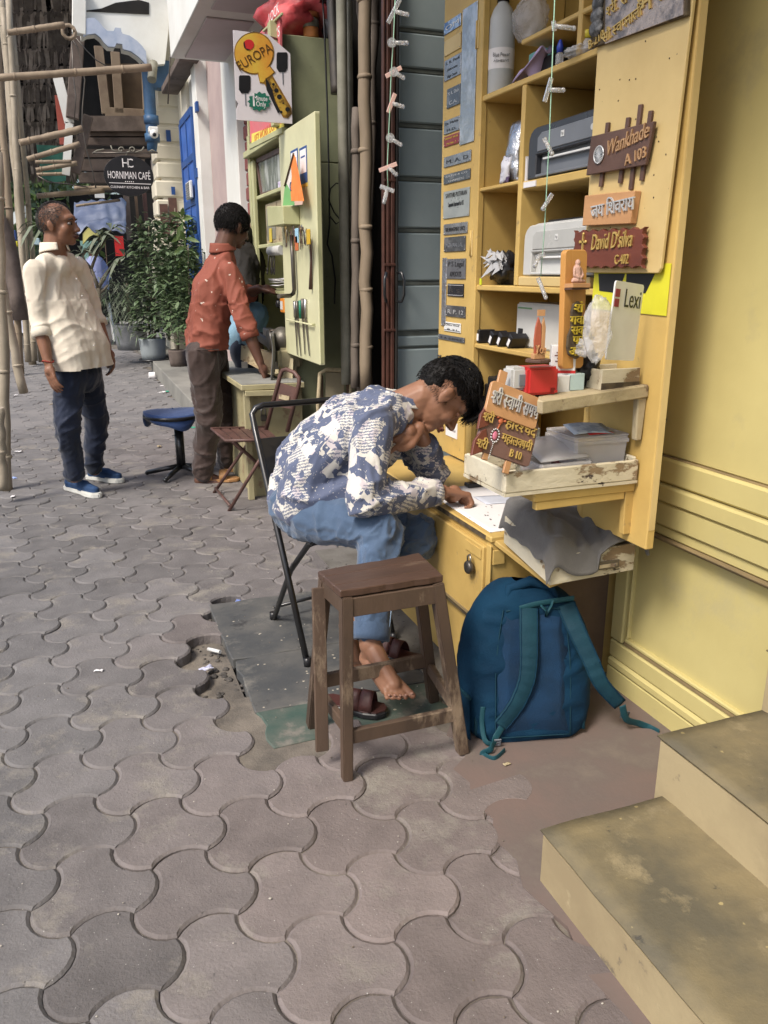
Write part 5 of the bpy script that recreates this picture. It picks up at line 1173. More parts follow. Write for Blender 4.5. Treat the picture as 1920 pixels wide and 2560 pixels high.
# ------------------------------------------------------------------ strings of acrylic samples
def clip_mesh():
    pass
def string_of(yp, pts, xs, label, kind):
    us_, vs_ = xs
    top = PY(us_[0], -140, yp); path = [top] + [PY(u, v, yp) for u, v in zip(us_[1:], vs_[1:])]
    s = single(MB().tube(path, .0012, 5), 'hanging_string', mat('pale_green_string', (.35,.60,.45), rough=.6), label, 'string', path[-1])
clipm = []
def clip(p, a1, a2, L1, L2, m1, label, group, w=.010):
    """a little bar glued to a short rod, threaded on the string"""
    t = thing('acrylic_clip', label, 'acrylic clip', p, group)
    d1 = V(math.cos(a1)*.95, -.25*math.cos(a1), math.sin(a1)); d2 = V(math.cos(a2)*.95, -.3, math.sin(a2)).normalized()
    MB().bar(p-d1*L1/2, p+d1*L1/2, w, .0035, (0,1,0)).build('plate', m1, t, bevel=.0006)
    MB().tube([p+d2*.002, p+d2*L2], .0048, 10).ell(p+d2*L2, (.0055,)*3, None, 8, 6).build('rod', m_clear, t)
    return t
salmon = mat('peach_backed_acrylic', (.72,.48,.42), rough=.25, bump=0)
Ys = 2.0; L = 'acrylic sample clips on the left string'
string_of(Ys, None, ((990,984,968,972,966),(0,150,465,400,480)) if False else ((994,983,978,975,968,970),(0,110,180,260,420,470)), 'pale green string of acrylic clips beside the folding gate', 0)
for (u,v,a1,a2,L1,L2,mm,lb_) in ((985,28,60,-12,.058,.032,m_clear,'top left clip with white bar tilted upright'),(979,107,90,0,.012,.036,m_clear,'clear disc clip second from the top of the left string'),(984,180,28,-28,.044,.026,salmon,'peach bar clip above the disc facing the camera'),(979,258,68,-15,.046,.028,salmon,'peach bar clip standing steeply on the left string'),(975,345,0,-30,.016,.030,m_clear,'round headed clear clip on the left string'),(970,418,20,-40,.048,.026,salmon,'peach and blue bar clip second from the bottom'),(968,472,-18,-112,.038,.036,m_clear,'lowest clear T shaped clip of the left string')):
    t = clip(PY(u,v,Ys), R(a1), R(a2), L1, L2, mm, lb_, L)
    if 'disc' in lb_ or 'round' in lb_: MB().lathe([(.011,0),(.011,.003)], frame(PY(u,v,Ys-.004), (1,0,0), (0,0,1)), 18).build('disc', m_clear, t)
Yr = 1.72
string_of(Yr, None, ((1392,1374,1362,1352),(0,330,560,690)), 'pale green string of clear clips in front of the printers', 0)
for (u,v,a1,a2,L1,L2,lb_) in ((1385,65,100,-5,.020,.044,'cloudy clip level with the teal box'),(1370,225,75,0,.050,.034,'clear clip against the dark gap above the dark printer'),(1362,350,-62,-62,.010,.034,'small clear clip in front of the dark printer'),(1368,505,58,225,.042,.022,'long clear clip above the silver printer'),(1350,640,20,230,.024,.030,'clear clip in front of the silver printer badge'),(1347,700,-70,-70,.012,.044,'lowest clear bottle shaped clip over the shelf edge')):
    clip(PY(u,v,Yr), R(a1), R(a2), L1, L2, m_clear, lb_, 'acrylic sample clips on the right string')
# ------------------------------------------------------------------ wooden stool
sl = thing('wooden_stool', 'dark worn wooden stool with splayed legs in front of the boy', 'stool', (.72,1.9,0))
zt = .54; T = [V(.553,1.768,zt), V(.838,1.776,zt), V(.850,1.962,zt), V(.540,1.930,zt)]
F_ = [V(.560,1.760,0), V(.905,1.765,0), V(.945,2.060,0), V(.545,2.05,0)]
legs = [(V(.572,1.782,.519),F_[0],.034,.030),(V(.822,1.786,.519),F_[1],.036,.034),(V(.832,1.94,.519),F_[2],.034,.036),(V(.560,1.92,.519),F_[3],.034,.034)]
for a_, b_, w1, w2 in legs: MB().bar(a_, b_+V(0,0,.0), w1, w1*.9, (1,0,0), w2=w2, t2=w2*.9).build('leg', m_stool, sl, bevel=.003, seg=2)
MB().bar(V(.535,1.905,.50), V(.513,1.83,.055), .012, .036, (1,0,0)).build('side_plank', m_stool, sl, bevel=.002)
def lp(i, z): a_, b_ = legs[i][0], legs[i][1]; return a_.lerp(b_, (a_.z - z)/a_.z)
for i, j, z, h in ((0,1,.490,.052),(1,2,.494,.045),(2,3,.490,.050),(3,0,.494,.045)):
    a_, b_ = lp(i,z), lp(j,z); o_ = (a_+b_)/2-V(.7,1.86,z); o_.z = 0; o_ = o_.normalized()*.004; MB().bar(a_+o_, b_+o_, .020, h, (0,0,1)).build('apron', m_stool, sl, bevel=.002)
for i, j, z, h in ((0,1,.125,.040),(1,2,.140,.036),(2,3,.165,.042),(3,0,.150,.034)):
    a_, b_ = lp(i,z), lp(j,z); MB().bar(a_, b_, .018, h, (0,0,1)).build('stretcher', m_stool, sl, bevel=.002)
for k,(f0,f1) in enumerate(((0,.27),(.275,.70),(.705,1.0))):
    a0 = T[0].lerp(T[3],f0); a1 = T[1].lerp(T[2],f0); b0 = T[0].lerp(T[3],f1); b1 = T[1].lerp(T[2],f1); rr = random.Random(k)
    n = 14; pts = [a0.lerp(a1,i/n)+V(0,rr.uniform(-.003,.003) if k == 0 else rr.uniform(-.0006,.0006),0) for i in range(n+1)] + [b1.lerp(b0,i/n)+V(0,rr.uniform(-.004,.004) if k == 2 else 0,0) for i in range(n+1)]
    MB().prism([(p.x,p.y) for p in pts], Matrix.Translation((0,0,zt-.020)), .020-.001*k).build('seat_plank', m_stoolt, sl, bevel=.0025)
# ------------------------------------------------------------------ folding chairs
def fold_chair(name, label, base, wd, seat_z, back_top, mtube, mpanel, r=.0095, group=None):
    pass
bc = thing('folding_chair', 'black tubular folding chair the boy is sitting on', 'chair', (.8,2.6,0))
bl, br = V(.570,2.885,.83), V(.935,2.93,.83)
fl_, frr = V(.635,2.42,0), V(.985,2.50,0)
rl = bl.lerp(fl_, .12)
arc = [fl_, bl.lerp(fl_,.55), bl.lerp(fl_,.10), bl+V(.006,0,-.028), bl+V(.022,.002,-.006), bl+V(.05,.006,.002), br+V(-.05,-.004,.002), br+V(-.022,-.002,-.006), br+V(-.006,0,-.028), br.lerp(frr,.10), br.lerp(frr,.55), frr]
MB().tube(arc, .0115, 10).build('back_frame', m_blackmetal, bc)
hl = bl.lerp(fl_,.50); hr = br.lerp(frr,.50)
MB().tube([V(.613,2.84,0), V(.635,2.62,.28), V(.66,2.46,.425), V(.68,2.44,.44)], .0105, 10).build('rear_leg', m_blackmetal, bc)
MB().tube([V(.985,2.93,0), V(.985,2.70,.28), V(.99,2.55,.425), V(.985,2.52,.44)], .0105, 10).build('rear_leg', m_blackmetal, bc)
MB().tube([V(.613,2.84,.06)+V(.0,-.02,0), V(.985,2.93,.06)+V(0,-.02,0)], .007, 8).build('cross_bar', m_blackmetal, bc)
MB().add([V(.60,2.74,.425),V(.97,2.79,.425),V(1.0,2.46,.435),V(.655,2.41,.435),V(.60,2.74,.440),V(.97,2.79,.440),V(1.0,2.46,.450),V(.655,2.41,.450)], [(3,2,1,0),(4,5,6,7),(0,1,5,4),(1,2,6,5),(2,3,7,6),(3,0,4,7)]).build('seat', m_blackmetal, bc, bevel=.005, seg=2)
pA, pB = bl.lerp(fl_,.13), br.lerp(frr,.13); pC, pD = bl.lerp(fl_,.345), br.lerp(frr,.345); off_ = V(0,-.006,0)
MB().add([pA+off_,pB+off_,pD+off_,pC+off_,pA-off_,pB-off_,pD-off_,pC-off_], [(0,1,2,3),(7,6,5,4),(0,4,5,1),(1,5,6,2),(2,6,7,3),(3,7,4,0)]).build('backrest', m_blackmetal, bc, bevel=.002, recalc=True)
for q in (fl_, V(.613,2.84,0), frr, V(.985,2.93,0)): MB().tube([q+V(0,.001,0), q+V(0,.004,.03)], .014, 10).build('rubber_foot', m_plasticblack, bc)
MB().ell(V(.645,2.615,.30), (.010,.010,.010), None, 8, 6).build('pivot_bolt', m_blackmetal, bc)
# brown slatted folding chair by the kiosk
b2 = thing('folding_chair', 'brown painted metal folding chair standing open by the green kiosk', 'chair', (.9,4.7,0))
kb = lambda x,y: (580+x*.25316, 850+y*.25316)
sA,sB = GZ(*kb(-205,985) if False else (530,1078),.43), GZ(692,1104,.43)
tl, trp = PY(*kb(490,300),4.42), PY(*kb(660,340),4.30)
lf, rf = GZ(535,1232), GZ(572,1278)
mt = m_brownmetal
pT0, pT1 = PY(*kb(330,870),4.50), PY(*kb(545,870),4.36)
MB().tube([pT0+V(.0,0,-.02), tl+V(-.01,0,-.03), tl+V(.005,0,0), tl.lerp(trp,.3)+V(0,0,.012), tl.lerp(trp,.75)+V(0,0,.005), trp+V(.0,0,-.02), trp+V(0,0,-.05), pT1+V(0,0,-.02)], .012, 8).build('back_frame', mt, b2)
w0, w1 = pT0.lerp(tl,.40), pT1.lerp(trp,.36); w2, w3 = pT0.lerp(tl,.80), pT1.lerp(trp,.76)
MB().add([w0,w1,w3,w2,w0+V(.004,.006,0),w1+V(.004,.006,0),w3+V(.004,.006,0),w2+V(.004,.006,0)], [(0,1,2,3),(7,6,5,4),(0,4,5,1),(1,5,6,2),(2,6,7,3),(3,7,4,0)]).build('backrest', mt, b2, recalc=True)
h0 = w0.lerp(w2,.45).lerp(w1.lerp(w3,.45),.25); h1 = w0.lerp(w2,.45).lerp(w1.lerp(w3,.45),.8)
MB().bar(h0+V(-.003,-.006,0), h1+V(-.003,-.006,0), .004, .026, (0,0,1)).build('handle_slot', m_rusty, b2)
S = [GZ(528,1072,.43), GZ(565,1102,.43), GZ(700,1098,.43), GZ(668,1068,.43)]
for k in range(6):
    t0, t1 = k/6+.01, (k+1)/6-.025; q = [S[0].lerp(S[3],t0), S[1].lerp(S[2],t0), S[1].lerp(S[2],t1), S[0].lerp(S[3],t1)]
    MB().add(q+[x-V(0,0,.010) for x in q], [(0,1,2,3),(7,6,5,4),(0,4,5,1),(1,5,6,2),(2,6,7,3),(3,7,4,0)]).build('seat_slat', mt, b2, recalc=True)
MB().tube([S[3],S[0],S[1],S[2]], .009, 8).build('seat_frame', mt, b2)
r1, r2 = GZ(690,1200), GZ(660,1178)
MB().tube([S[1].lerp(S[2],.85), rf], .010, 8).build('leg', mt, b2); MB().tube([S[0].lerp(S[3],.85), lf], .010, 8).build('leg', mt, b2)
MB().tube([S[1].lerp(S[2],.12), r1+V(0,-.1,0)], .010, 8).build('leg', mt, b2); MB().tube([S[0].lerp(S[3],.12), r2], .010, 8).build('leg', mt, b2)
MB().tube([lf+V(.01,0,.03), rf+V(.01,0,.03)], .008, 8).build('cross_bar', mt, b2)
# folded khaki chair leaning against the kiosk
b3 = thing('folding_chair', 'folded khaki metal chair leaning against the kiosk behind the boy', 'chair', (1.3,4.2,0))
kc = [PY(*kb(x,y),4.3) for x,y in ((850,640),(870,330),(930,292),(1130,300),(1185,335),(1165,640))]
MB().tube([kc[0]-V(0,0,.6),*kc,kc[5]-V(0,0,.6)], .012, 8).build('back_frame', m_rusty, b3)
w = [PY(*kb(x,y),4.31) for x,y in ((925,640),(925,315),(1115,325),(1105,640))]
MB().add([*w,*[q+V(0,.012,0) for q in w]], [(0,1,2,3),(7,6,5,4),(0,4,5,1),(1,5,6,2),(2,6,7,3),(3,7,4,0)]).build('backrest', mat('khaki_panel', (.30,.26,.17), (.24,.2,.13), vs=4, rough=.6, wear=((.15,.11,.07), 12, .66, .04)), b3, recalc=True, bevel=.002)
for x in (885,1140): q = PY(*kb(x,350),4.32); MB().bar(q, q-V(0,0,.85), .02, .012, (1,0,0)).build('slat', m_oldwood, b3)
# ------------------------------------------------------------------ blue swivel stool
p = GZ(455,1188); bs = thing('swivel_stool', 'blue cloth covered stool on a black steel pedestal', 'stool', p)
q = PY(436,1032,p.y); hz = q.z
def seatf(a, b):
    an = a*2*math.pi; r_ = .205*b; z = hz + .025 - .022*b**3 + .010*math.cos(an*2)*b
    if b > .9: z -= (b-.9)*.5*(1+.7*math.sin(an*3)+.4*math.sin(an*5+1)); r_ = .205*.9+ (b-.9)*.06
    return (p.x-.03+r_*math.cos(an), p.y+r_*math.sin(an)*.95, z)
MB().grid(seatf, 48, 20, th=-.012).build('seat', m_blueseat, bs)
MB().lathe([(.03,hz-.05),(.16,hz-.045),(.19,hz-.02),(.19,hz-.004)], Matrix.Translation((p.x-.03,p.y,0)), 24).build('seat_pan', m_plasticblack, bs)
MB().tube([p+V(0,0,hz-.05), p+V(0,0,.30)], .014, 10).build('spindle', m_blackmetal, bs); MB().tube([p+V(0,0,.31), p+V(0,0,.05)], .030, 14).build('column', m_blackmetal, bs)
MB().tube([p+V(-.01,0,.275), p+V(-.045,-.01,.272)], .004, 6).build('lever', m_chrome, bs)
for a in (20,92,164,236,308): 
    d_ = V(math.cos(R(a)), math.sin(R(a)), 0); MB().tube([p+V(0,0,.065)+d_*.01, p+d_*.12+V(0,0,.045), p+d_*.225+V(0,0,.024)], [.018,.016,.015], 10).ell(p+d_*.225+V(0,0,.022), (.016,)*3, None, 8, 6).build('leg', m_blackmetal, bs)
# ------------------------------------------------------------------ backpack
bp = thing('backpack', 'navy and teal backpack standing on the ground against the yellow chest', 'backpack', (1.16,1.86,0))
c0 = GZ(1335,1868); 
bx_, by_ = GZ(1180,1868), GZ(1480,1850)
ax = (by_-bx_).normalized(); nrm_ = V(-ax.y*-1, ax.x*-1, 0); nrm_ = V(ax.y,-ax.x,0)    # nrm_ faces the camera
wB = (by_-bx_).length; hB = .425
cen = (bx_+by_)/2
def bag(a, b):
    an = a*2*math.pi; zz = b
    w = wB/2*(1.08 - .40*max(0,(zz-.45)/.55)**1.8)*(.96+.08*math.sin(zz*3.2)); d = .115*(1.0-.35*zz)
    if zz > .86: s = math.sqrt(max(0,1-((zz-.86)/.14)**2)); w *= .35+.65*s; d *= .3+.7*s
    if zz < .06: s = .9+.1*zz/.06; w *= s; d *= s
    ca, sa = math.cos(an), math.sin(an); e = .55
    x = w*(abs(ca)**e)*(1 if ca > 0 else -1); y = d*(abs(sa)**.75)*(1 if sa > 0 else -1)
    p = cen + ax*(x + .012*zz) - nrm_*(.11 + y + .08*zz) + V(0,0,.003+hB*zz*(1-.02*math.cos(an)))
    return p + ax*.008*noise.noise(p*9) + nrm_*(.010*noise.noise(p*9) + .008*max(0,1-2.6*abs(noise.noise(V(p.x*9,p.y*9,p.z*22)))))
MB().grid(bag, 72, 44).build('bag_body', m_bagblue, bp)
pf = lambda s, z, o=0: cen + ax*(s*wB/2 + .012*z) - nrm_*(.11 + .08*z - .112*(1-.35*z) - o) + V(0,0,.003+hB*z)
def padf(a, b): s = -.62+1.24*a; z = .05+.83*b; s *= (1-.30*max(0,(z-.45)/.55)**1.6); e = min(a,1-a,b,1-b); return pf(s, z, -.006+.022*min(1,e*7)+.001*math.sin(b*30))
MB().grid(padf, 34, 34, th=.004).build('back_padding', m_bagmesh, bp)
def strap(pts, w, m, name, th=.010, parent=bp, rip=True):
    pts = [Vector(q) for q in pts]; 
    fine = []
    for i in range(len(pts)-1):
        p0 = pts[max(i-1,0)]; p1 = pts[i]; p2 = pts[i+1]; p3 = pts[min(i+2,len(pts)-1)]
        for k in range(8):
            t = k/8; fine.append(.5*((2*p1)+(p2-p0)*t+(2*p0-5*p1+4*p2-p3)*t*t+(3*p1-3*p2+p3-p0)*t**3))
    fine.append(pts[-1]); mb = MB(); n = len(fine)
    def f(a, b):
        i = min(n-1, int(round(b*(n-1)))); d_ = (fine[min(i+1,n-1)]-fine[max(i-1,0)]).normalized(); s_ = d_.cross(nrm_)
        s_ = s_.normalized() if s_.length > .05 else ax; nn = s_.cross(d_)
        if nn.dot(nrm_) < 0: nn = -nn
        bulge = math.sin(math.pi*a)*.4*th + (.0015*math.sin(i*1.9+noise.noise(fine[i]*30)*4)*(1 if rip else 0))
        return fine[i] + s_*(a-.5)*w(b) + nn*bulge
    g_ = MB().grid(f, 8, n-1, th=th*.6)
    if rip:
        for a_ in (.07,.93): MB().tube([Vector(f(a_, i/(n-1))) + nrm_*.001 for i in range(n)], .0014, 4).build('strap_piping', m_bagblue, parent)
    return g_.build(name, m, parent, recalc=True)
PYb = lambda u, v, z: GZ(u, v, z)
def onbag(u, v, o=.012):
    # meet the padded face of the bag along the ray
    r_ = _ray(u, v); best = None
    for k in range(200):
        t = .0008 + k*.0000035; q = V(0,0,CAM_H)+r_*t*1.0
        z = q.z
        if z < 0: break
        zz = min(1,max(0,(z-.003)/hB)); pl_ = cen - nrm_*(.11+.08*zz-.112*(1-.35*zz)-o); dist = (q-pl_).dot(nrm_)
        if best is None or abs(dist) < best[0]: best = (abs(dist), q)
    return best[1]
k9 = 820/1564
ob = lambda x, y, o=.012: onbag(1100+x*k9, 1400+y*k9, o)
strap([ob(425,225,.006), ob(425,330,.03), ob(425,480,.04), ob(410,590,.038), ob(360,700,.03), ob(290,790,.02)], lambda b: .058-.012*b, m_bagteal, 'shoulder_strap')
strap([ob(600,210,.006), ob(650,330,.03), ob(720,480,.04), ob(770,590,.036), ob(860,690,.02)], lambda b: .056-.014*b, m_bagteal, 'shoulder_strap')
strap([ob(300,790,.02), ob(265,850,.014), GZ(1100+245*k9,1400+900*k9,.02), GZ(1100+205*k9,1400+925*k9,.004), GZ(1100+260*k9,1400+950*k9,.004), GZ(1100+310*k9,1400+910*k9,.006)], lambda b: .020, m_bagtrim, 'webbing', .003, rip=False)
strap([ob(205,700,.0), ob(200,780,.0), ob(215,860,.004), ob(250,880,.012)], lambda b: .014, m_bagtrim, 'webbing', .003, rip=False)
strap([ob(870,695,.02), GZ(1100+890*k9,1400+760*k9,.05), GZ(1100+950*k9,1400+780*k9,.02), GZ(1100+1000*k9,1400+800*k9,.004), GZ(1100+1045*k9,1400+822*k9,.003)], lambda b: .020, m_bagtrim, 'webbing', .003, rip=False)
strap([ob(380,232,.008), ob(450,212,.016), ob(540,196,.016), ob(640,182,.008)], lambda b: .016, m_bagtrim, 'top_webbing', .004, rip=False)
t0 = ob(500,215,.02); MB().tube([t0+ax*-.012+V(0,0,.0), t0+nrm_*.012+V(0,0,-.01), t0+ax*.004+V(0,0,-.035), t0+ax*.02+V(0,0,-.0), t0+ax*.022+V(0,0,.015)], .005, 8, flat=.5).build('hang_loop', m_bagtrim, bp)
MB().tube([pf(-.42,.93,-.01), pf(-.36,.985,-.03), pf(.0,1.03,-.03), pf(.34,.99,-.03), pf(.42,.93,-.01)], [.008,.014,.016,.014,.008], 10).build('grab_handle', m_bagblue, bp)
for q in (GZ(1100+268*k9,1400+868*k9,.02), GZ(1100+880*k9,1400+735*k9,.05)):
    B1 = frame(q, ax, V(0,-.3,1)); mb = MB()
    for x0_, y0_, x1_, y1_ in ((-.013,-.012,.013,-.008),(-.013,-.002,.013,.002),(-.013,.008,.013,.012),(-.013,-.0121,-.009,.0121),(.009,-.0121,.013,.0121)): mb.box((x0_,y0_,0),(x1_,y1_,.004), M=B1)
    mb.build('buckle', m_plasticgrey, bp)
def pockf(a, b): z = .02+.30*b; s = -1.0-.10*math.sin(math.pi*a)*(1-b*.3); q = cen + ax*(s*wB/2*1.0) - nrm_*(.02+.15*a+.03*b) + V(0,0,.003+hB*z*.9); return q
MB().grid(pockf, 10, 10, th=.004).build('side_pocket', m_bagblue, bp); MB().tube([Vector(pockf(k/8,1)) for k in range(9)], .006, 8).build('pocket_hem', m_bagteal, bp)
MB().tube([Vector(bag(.25-.22+.0*k, .1+.8*k/16))*1.0 - ax*.0 + nrm_*.002 for k in range(17)] if False else [pf(-.90*(1-.34*max(0,(z-.45)/.55)**1.8), z, -.028) for z in [k/16*.88+.04 for k in range(17)]], .006, 6).build('zip_piping', m_bagteal, bp)
MB().tube([pf(.90*(1-.34*max(0,(z-.45)/.55)**1.8), z, -.028) for z in [k/16*.88+.04 for k in range(17)]], .006, 6).build('zip_piping', m_bagteal, bp)
# ------------------------------------------------------------------ loose things on the ground
def scrap(u, v, s, m, label, cat='litter', z=.006, seed=0, group='scraps of litter'):
    p = GZ(u, v, z); rr = random.Random(seed+int(u)); an = rr.uniform(0,3)
    def f(a, b): return (p.x+(a-.5)*s*math.cos(an)-(b-.5)*s*.5*math.sin(an), p.y+(a-.5)*s*math.sin(an)+(b-.5)*s*.5*math.cos(an), z+.15*s*noise.noise(V(a*3,b*3,seed+u)))
    return single(MB().grid(f, 5, 4, th=.0008), 'paper_scrap', m, label, cat, (p.x,p.y,z), group)
kg = .3496; g2 = lambda x, y: (180+x*kg, 1350+y*kg)
m_bluewr = mat('blue_wrapper', (.05,.07,.30), rough=.35); m_pinkwr = mat('pink_wrapper', (.62,.10,.30), rough=.4); m_greenwr = mat('green_wrapper', (.05,.35,.22), rough=.4)
scrap(*g2(915,715), .055, m_bluewr, 'blue foil wrapper in the gap beside the slab', z=-.025); scrap(*g2(995,685), .03, m_pinkwr, 'pink wrapper scrap in the gap beside the slab', z=-.022)
scrap(*g2(960,915), .05, mat('lilac_wrapper', (.35,.36,.55), (.75,.75,.8), vs=50, rough=.4), 'lilac and white wrapper at the near end of the gap', z=-.01); scrap(*g2(1190,428), .04, mat('pale_blue_wrapper', (.2,.28,.6), rough=.4), 'pale blue scrap between pavers and the far slab edge', z=-.02)
single(MB().tube([GZ(*g2(975,780),-.02), GZ(*g2(1060,800),-.012)], .007, 8), 'white_stub', m_plasticwhite, 'pale green white tube stub wedged against the slab', 'litter', GZ(*g2(975,780),-.02))
scrap(*g2(190,932), .030, m_paper, 'white paper chip on the paver left of the slab'); scrap(1267,1909, .022, m_rusty, 'dry curled leaf on the red cement before the backpack', 'leaf')
for k,(u,v,s,mm,lb_) in enumerate(((40,987,.06,m_paper,'crumpled white paper near the second bamboo foot'),(45,1128,.05,m_paper,'small white paper by the leaning bamboo pole'),(36,1194,.05,mat('sky_blue_scrap', (.3,.4,.7), rough=.6),'sky blue scrap near the left edge'),(398,1115,.06,m_rusty,'beige scrap behind the standing man'),(418,978,.10,m_greenwr,'green wrapper in front of the plinth'),(405,980,.09,m_paper,'white wrapper left of the green one'),(483,1068,.07,m_greenwr,'green wrapper beside the blue stool'),(130,1010,.05,m_rusty,'beige bit near the man in ivory'),(32,1195+45,.04,m_paper,'white speck on the far left pavers'),(407,964,.08,m_paper,'white crumb before the plinth edge'))):
    scrap(u, v, s, mm, lb_, seed=k)
p = GZ(372,938,.04); single(MB().lathe([(.038,0),(.045,.07)], Matrix.Translation(p) @ Matrix.Rotation(R(95),4,'Y'), 14, capt=False), 'paper_cup', m_paper, 'white paper cup lying on its side by the potted plant', 'cup', p)
# sandals under the stool
def sandal(c, hd, label, m, L=.25, straps=2):
    c = Vector(c); f_ = V(math.cos(hd), math.sin(hd), 0); s_ = V(-f_.y, f_.x, 0); M = frame(c, f_, s_)
    t = thing('sandal', label, 'sandal', c, None)
    ol = [(-.5,-.13),(-.42,-.17),(-.1,-.14),(.2,-.20),(.4,-.17),(.5,-.05),(.5,.06),(.42,.16),(.2,.18),(-.1,.15),(-.42,.17),(-.5,.12)]
    MB().prism([(x*L,y*L) for x,y in ol], M, .020).build('sole', m_plasticblack if m is m_sandal else m_rusty, t, bevel=.004); MB().prism([(x*L*.97,y*L*.95) for x,y in ol], M @ Matrix.Translation((0,0,.0205)), .004).build('footbed', m, t, bevel=.001)
    for x in ((.22,.02) if straps == 2 else (.2,)):
        MB().grid(lambda a, b: M @ V((x+(.08+.02*a)*(b-.5)*2)*L, (.18-.36*a)*L, .022+.055*math.sin(math.pi*a)**.7*(1 if x > .1 else .95)), 12, 3, th=.003).build('strap', m, t, recalc=True)
    return t
sandal(GZ(905,1790)+V(-.01,.04,0), R(-40), 'maroon sandal lying empty between the stool legs', m_sandal, .21)
sandal(GZ(1005,1655)+V(.0,.02,0), R(128), 'empty maroon sandal with buckled straps behind the stool', m_sandal, .22)
# zip pull, fabric label and seams of the backpack
def seam(pts, r=.0016, m=None, nm='seam'): MB().tube(pts, r, 5).build(nm, m or m_bagteal, bp)
seam([pf(-.62*(1-.30*max(0,((.05+.83*k/14)-.45)/.55)**1.6), .05+.83*k/14, .004) for k in range(15)]); seam([pf(.62*(1-.30*max(0,((.05+.83*k/14)-.45)/.55)**1.6), .05+.83*k/14, .004) for k in range(15)])
seam([pf(-.62+1.24*k/10, .05, .004) for k in range(11)]); seam([pf(-.45+.9*k/10, .87+.02*math.sin(math.pi*k/10), .004) for k in range(11)], .003)
for z in (.30,.55): seam([pf(-.55+1.1*k/10, z+.008*math.sin(k), .0045) for k in range(11)], .0010, m_bagblue, 'quilting_line')
# ------------------------------------------------------------------ green key cutter's kiosk
KX, KY = 1.20, 4.78
ks = thing('green_kiosk', 'pale green wooden key cutter\'s kiosk with its near door opened towards the camera', 'kiosk', (1.4,5.2,0))
K = lambda a, b, n, m=m_green_k, p=ks, bev=.004: MB().box(a, b).build(n, m, p, bevel=bev)
KT = PY(760,90,KY).z; kz = lambda v, u=712: PX(u, v, KX).z; ky = lambda u, v=600: PX(u, v, KX).y
Yf = ky(630)
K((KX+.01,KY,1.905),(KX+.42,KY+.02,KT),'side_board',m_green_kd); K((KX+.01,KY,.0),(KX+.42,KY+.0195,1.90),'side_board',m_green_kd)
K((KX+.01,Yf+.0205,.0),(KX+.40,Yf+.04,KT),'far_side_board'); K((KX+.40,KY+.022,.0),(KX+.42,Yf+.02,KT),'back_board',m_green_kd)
K((KX,KY-.004,.70),(KX+.03,KY+.035,kz(300)),'corner_post'); K((KX,Yf-.03,.70),(KX+.035,Yf+.03,kz(330,630)),'corner_post'); K((KX+.004,Yf-.10,.72),(KX+.03,Yf-.04,2.0),'stile')
K((KX-.03,KY,kz(340)-.0),(KX+.10,Yf+.02,kz(340)+.04),'cornice')
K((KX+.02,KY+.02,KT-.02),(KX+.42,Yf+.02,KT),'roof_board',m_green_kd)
K((KX+.012,KY+.02,.0),(KX+.40,Yf+.02,.68),'lower_cabinet',m_creamdesk)
# shelves inside
for v, nm in ((478,'shelf'),(612,'shelf'),(730,'shelf')): z = PX(690,v,KX+.03).z; K((KX+.02,KY+.04,z-.012),(KX+.36,Yf-.03,z+.012),nm)
K((KX+.30,KY+.022,.68),(KX+.315,Yf-.03,2.0),'inner_board')
# glass fronted picture frame at the top, brown box, white tube, hooks
def kq(x, y, X=KX+.0): return PX(600+x*.29377, 300+y*.29377, X)        # crop of 250x650 shown 851 wide
def kframe(c, X, w, m, name, par):
    pts = [kq(x,y,X) for x,y in c]; cen_ = sum(pts, V(0,0,0))/4
    for i in range(4): MB().bar(pts[i], pts[(i+1)%4], w, .02, (1,0,0)).build(name, m, par, bevel=.001)
    return pts
gf = thing('picture_frame', 'dark brown framed glass case hanging at the top of the kiosk', 'frame', kq(260,640,KX+.04))
P4 = kframe([(148,350),(372,245),(372,590),(190,640)], KX+.04, .028, m_brownmetal, 'frame_bar', gf)
MB().add([*P4,*[q+V(.01,0,0) for q in P4]], [(0,1,2,3),(7,6,5,4),(0,4,5,1),(1,5,6,2),(2,6,7,3),(3,7,4,0)]).build('glass', mat('reflecting_glass', (.16,.18,.16), (.50,.52,.50), vs=7, lo=.5, hi=.66, rough=.1, bump=.1, spec=.8, stretch=(1,2,.6)), gf, recalc=True)
q = kq(340,550,KX+.028); MB().box((q.x,q.y-.05,q.z-.025),(q.x+.003,q.y+.05,q.z+.02)).build('lilac_sticker', mat('lilac_sticker', (.40,.30,.50), (.8,.8,.85), vs=60, rough=.5), gf)
a, b = kq(215,720,KX+.06), kq(330,1050,KX+.06)
t = thing('wooden_case', 'brown wooden glass fronted case on the kiosk shelf with a yellow sticker', 'case', (a.x,(a.y+b.y)/2,b.z)); MB().box((a.x,b.y-.1,b.z),(a.x+.14,a.y,a.z)).build('case_body', m_rusty, t, bevel=.004); MB().box((a.x-.003,b.y+.06,b.z+.03),(a.x-.0005,a.y-.03,a.z-.03)).build('case_glass', m_pipe, t)
q = kq(262,985,KX+.055); MB().box((q.x-.004,q.y-.04,q.z-.04),(q.x-.001,q.y+.03,q.z+.045)).build('yellow_sticker', mat('ochre_yellow', (.62,.48,.08), rough=.5), t)
q = kq(310,1110,KX+.03); single(MB().tube([V(q.x,q.y-.16,q.z),V(q.x,q.y+.16,q.z)], .030, 14), 'white_tube', m_plasticsilver, 'white lamp tube under the kiosk shelf', 'tube', q)
wl_ = thing('wire_loops', 'dark wire key loops hanging under the kiosk tube', 'wire loops', kq(270,1145,KX+.03))
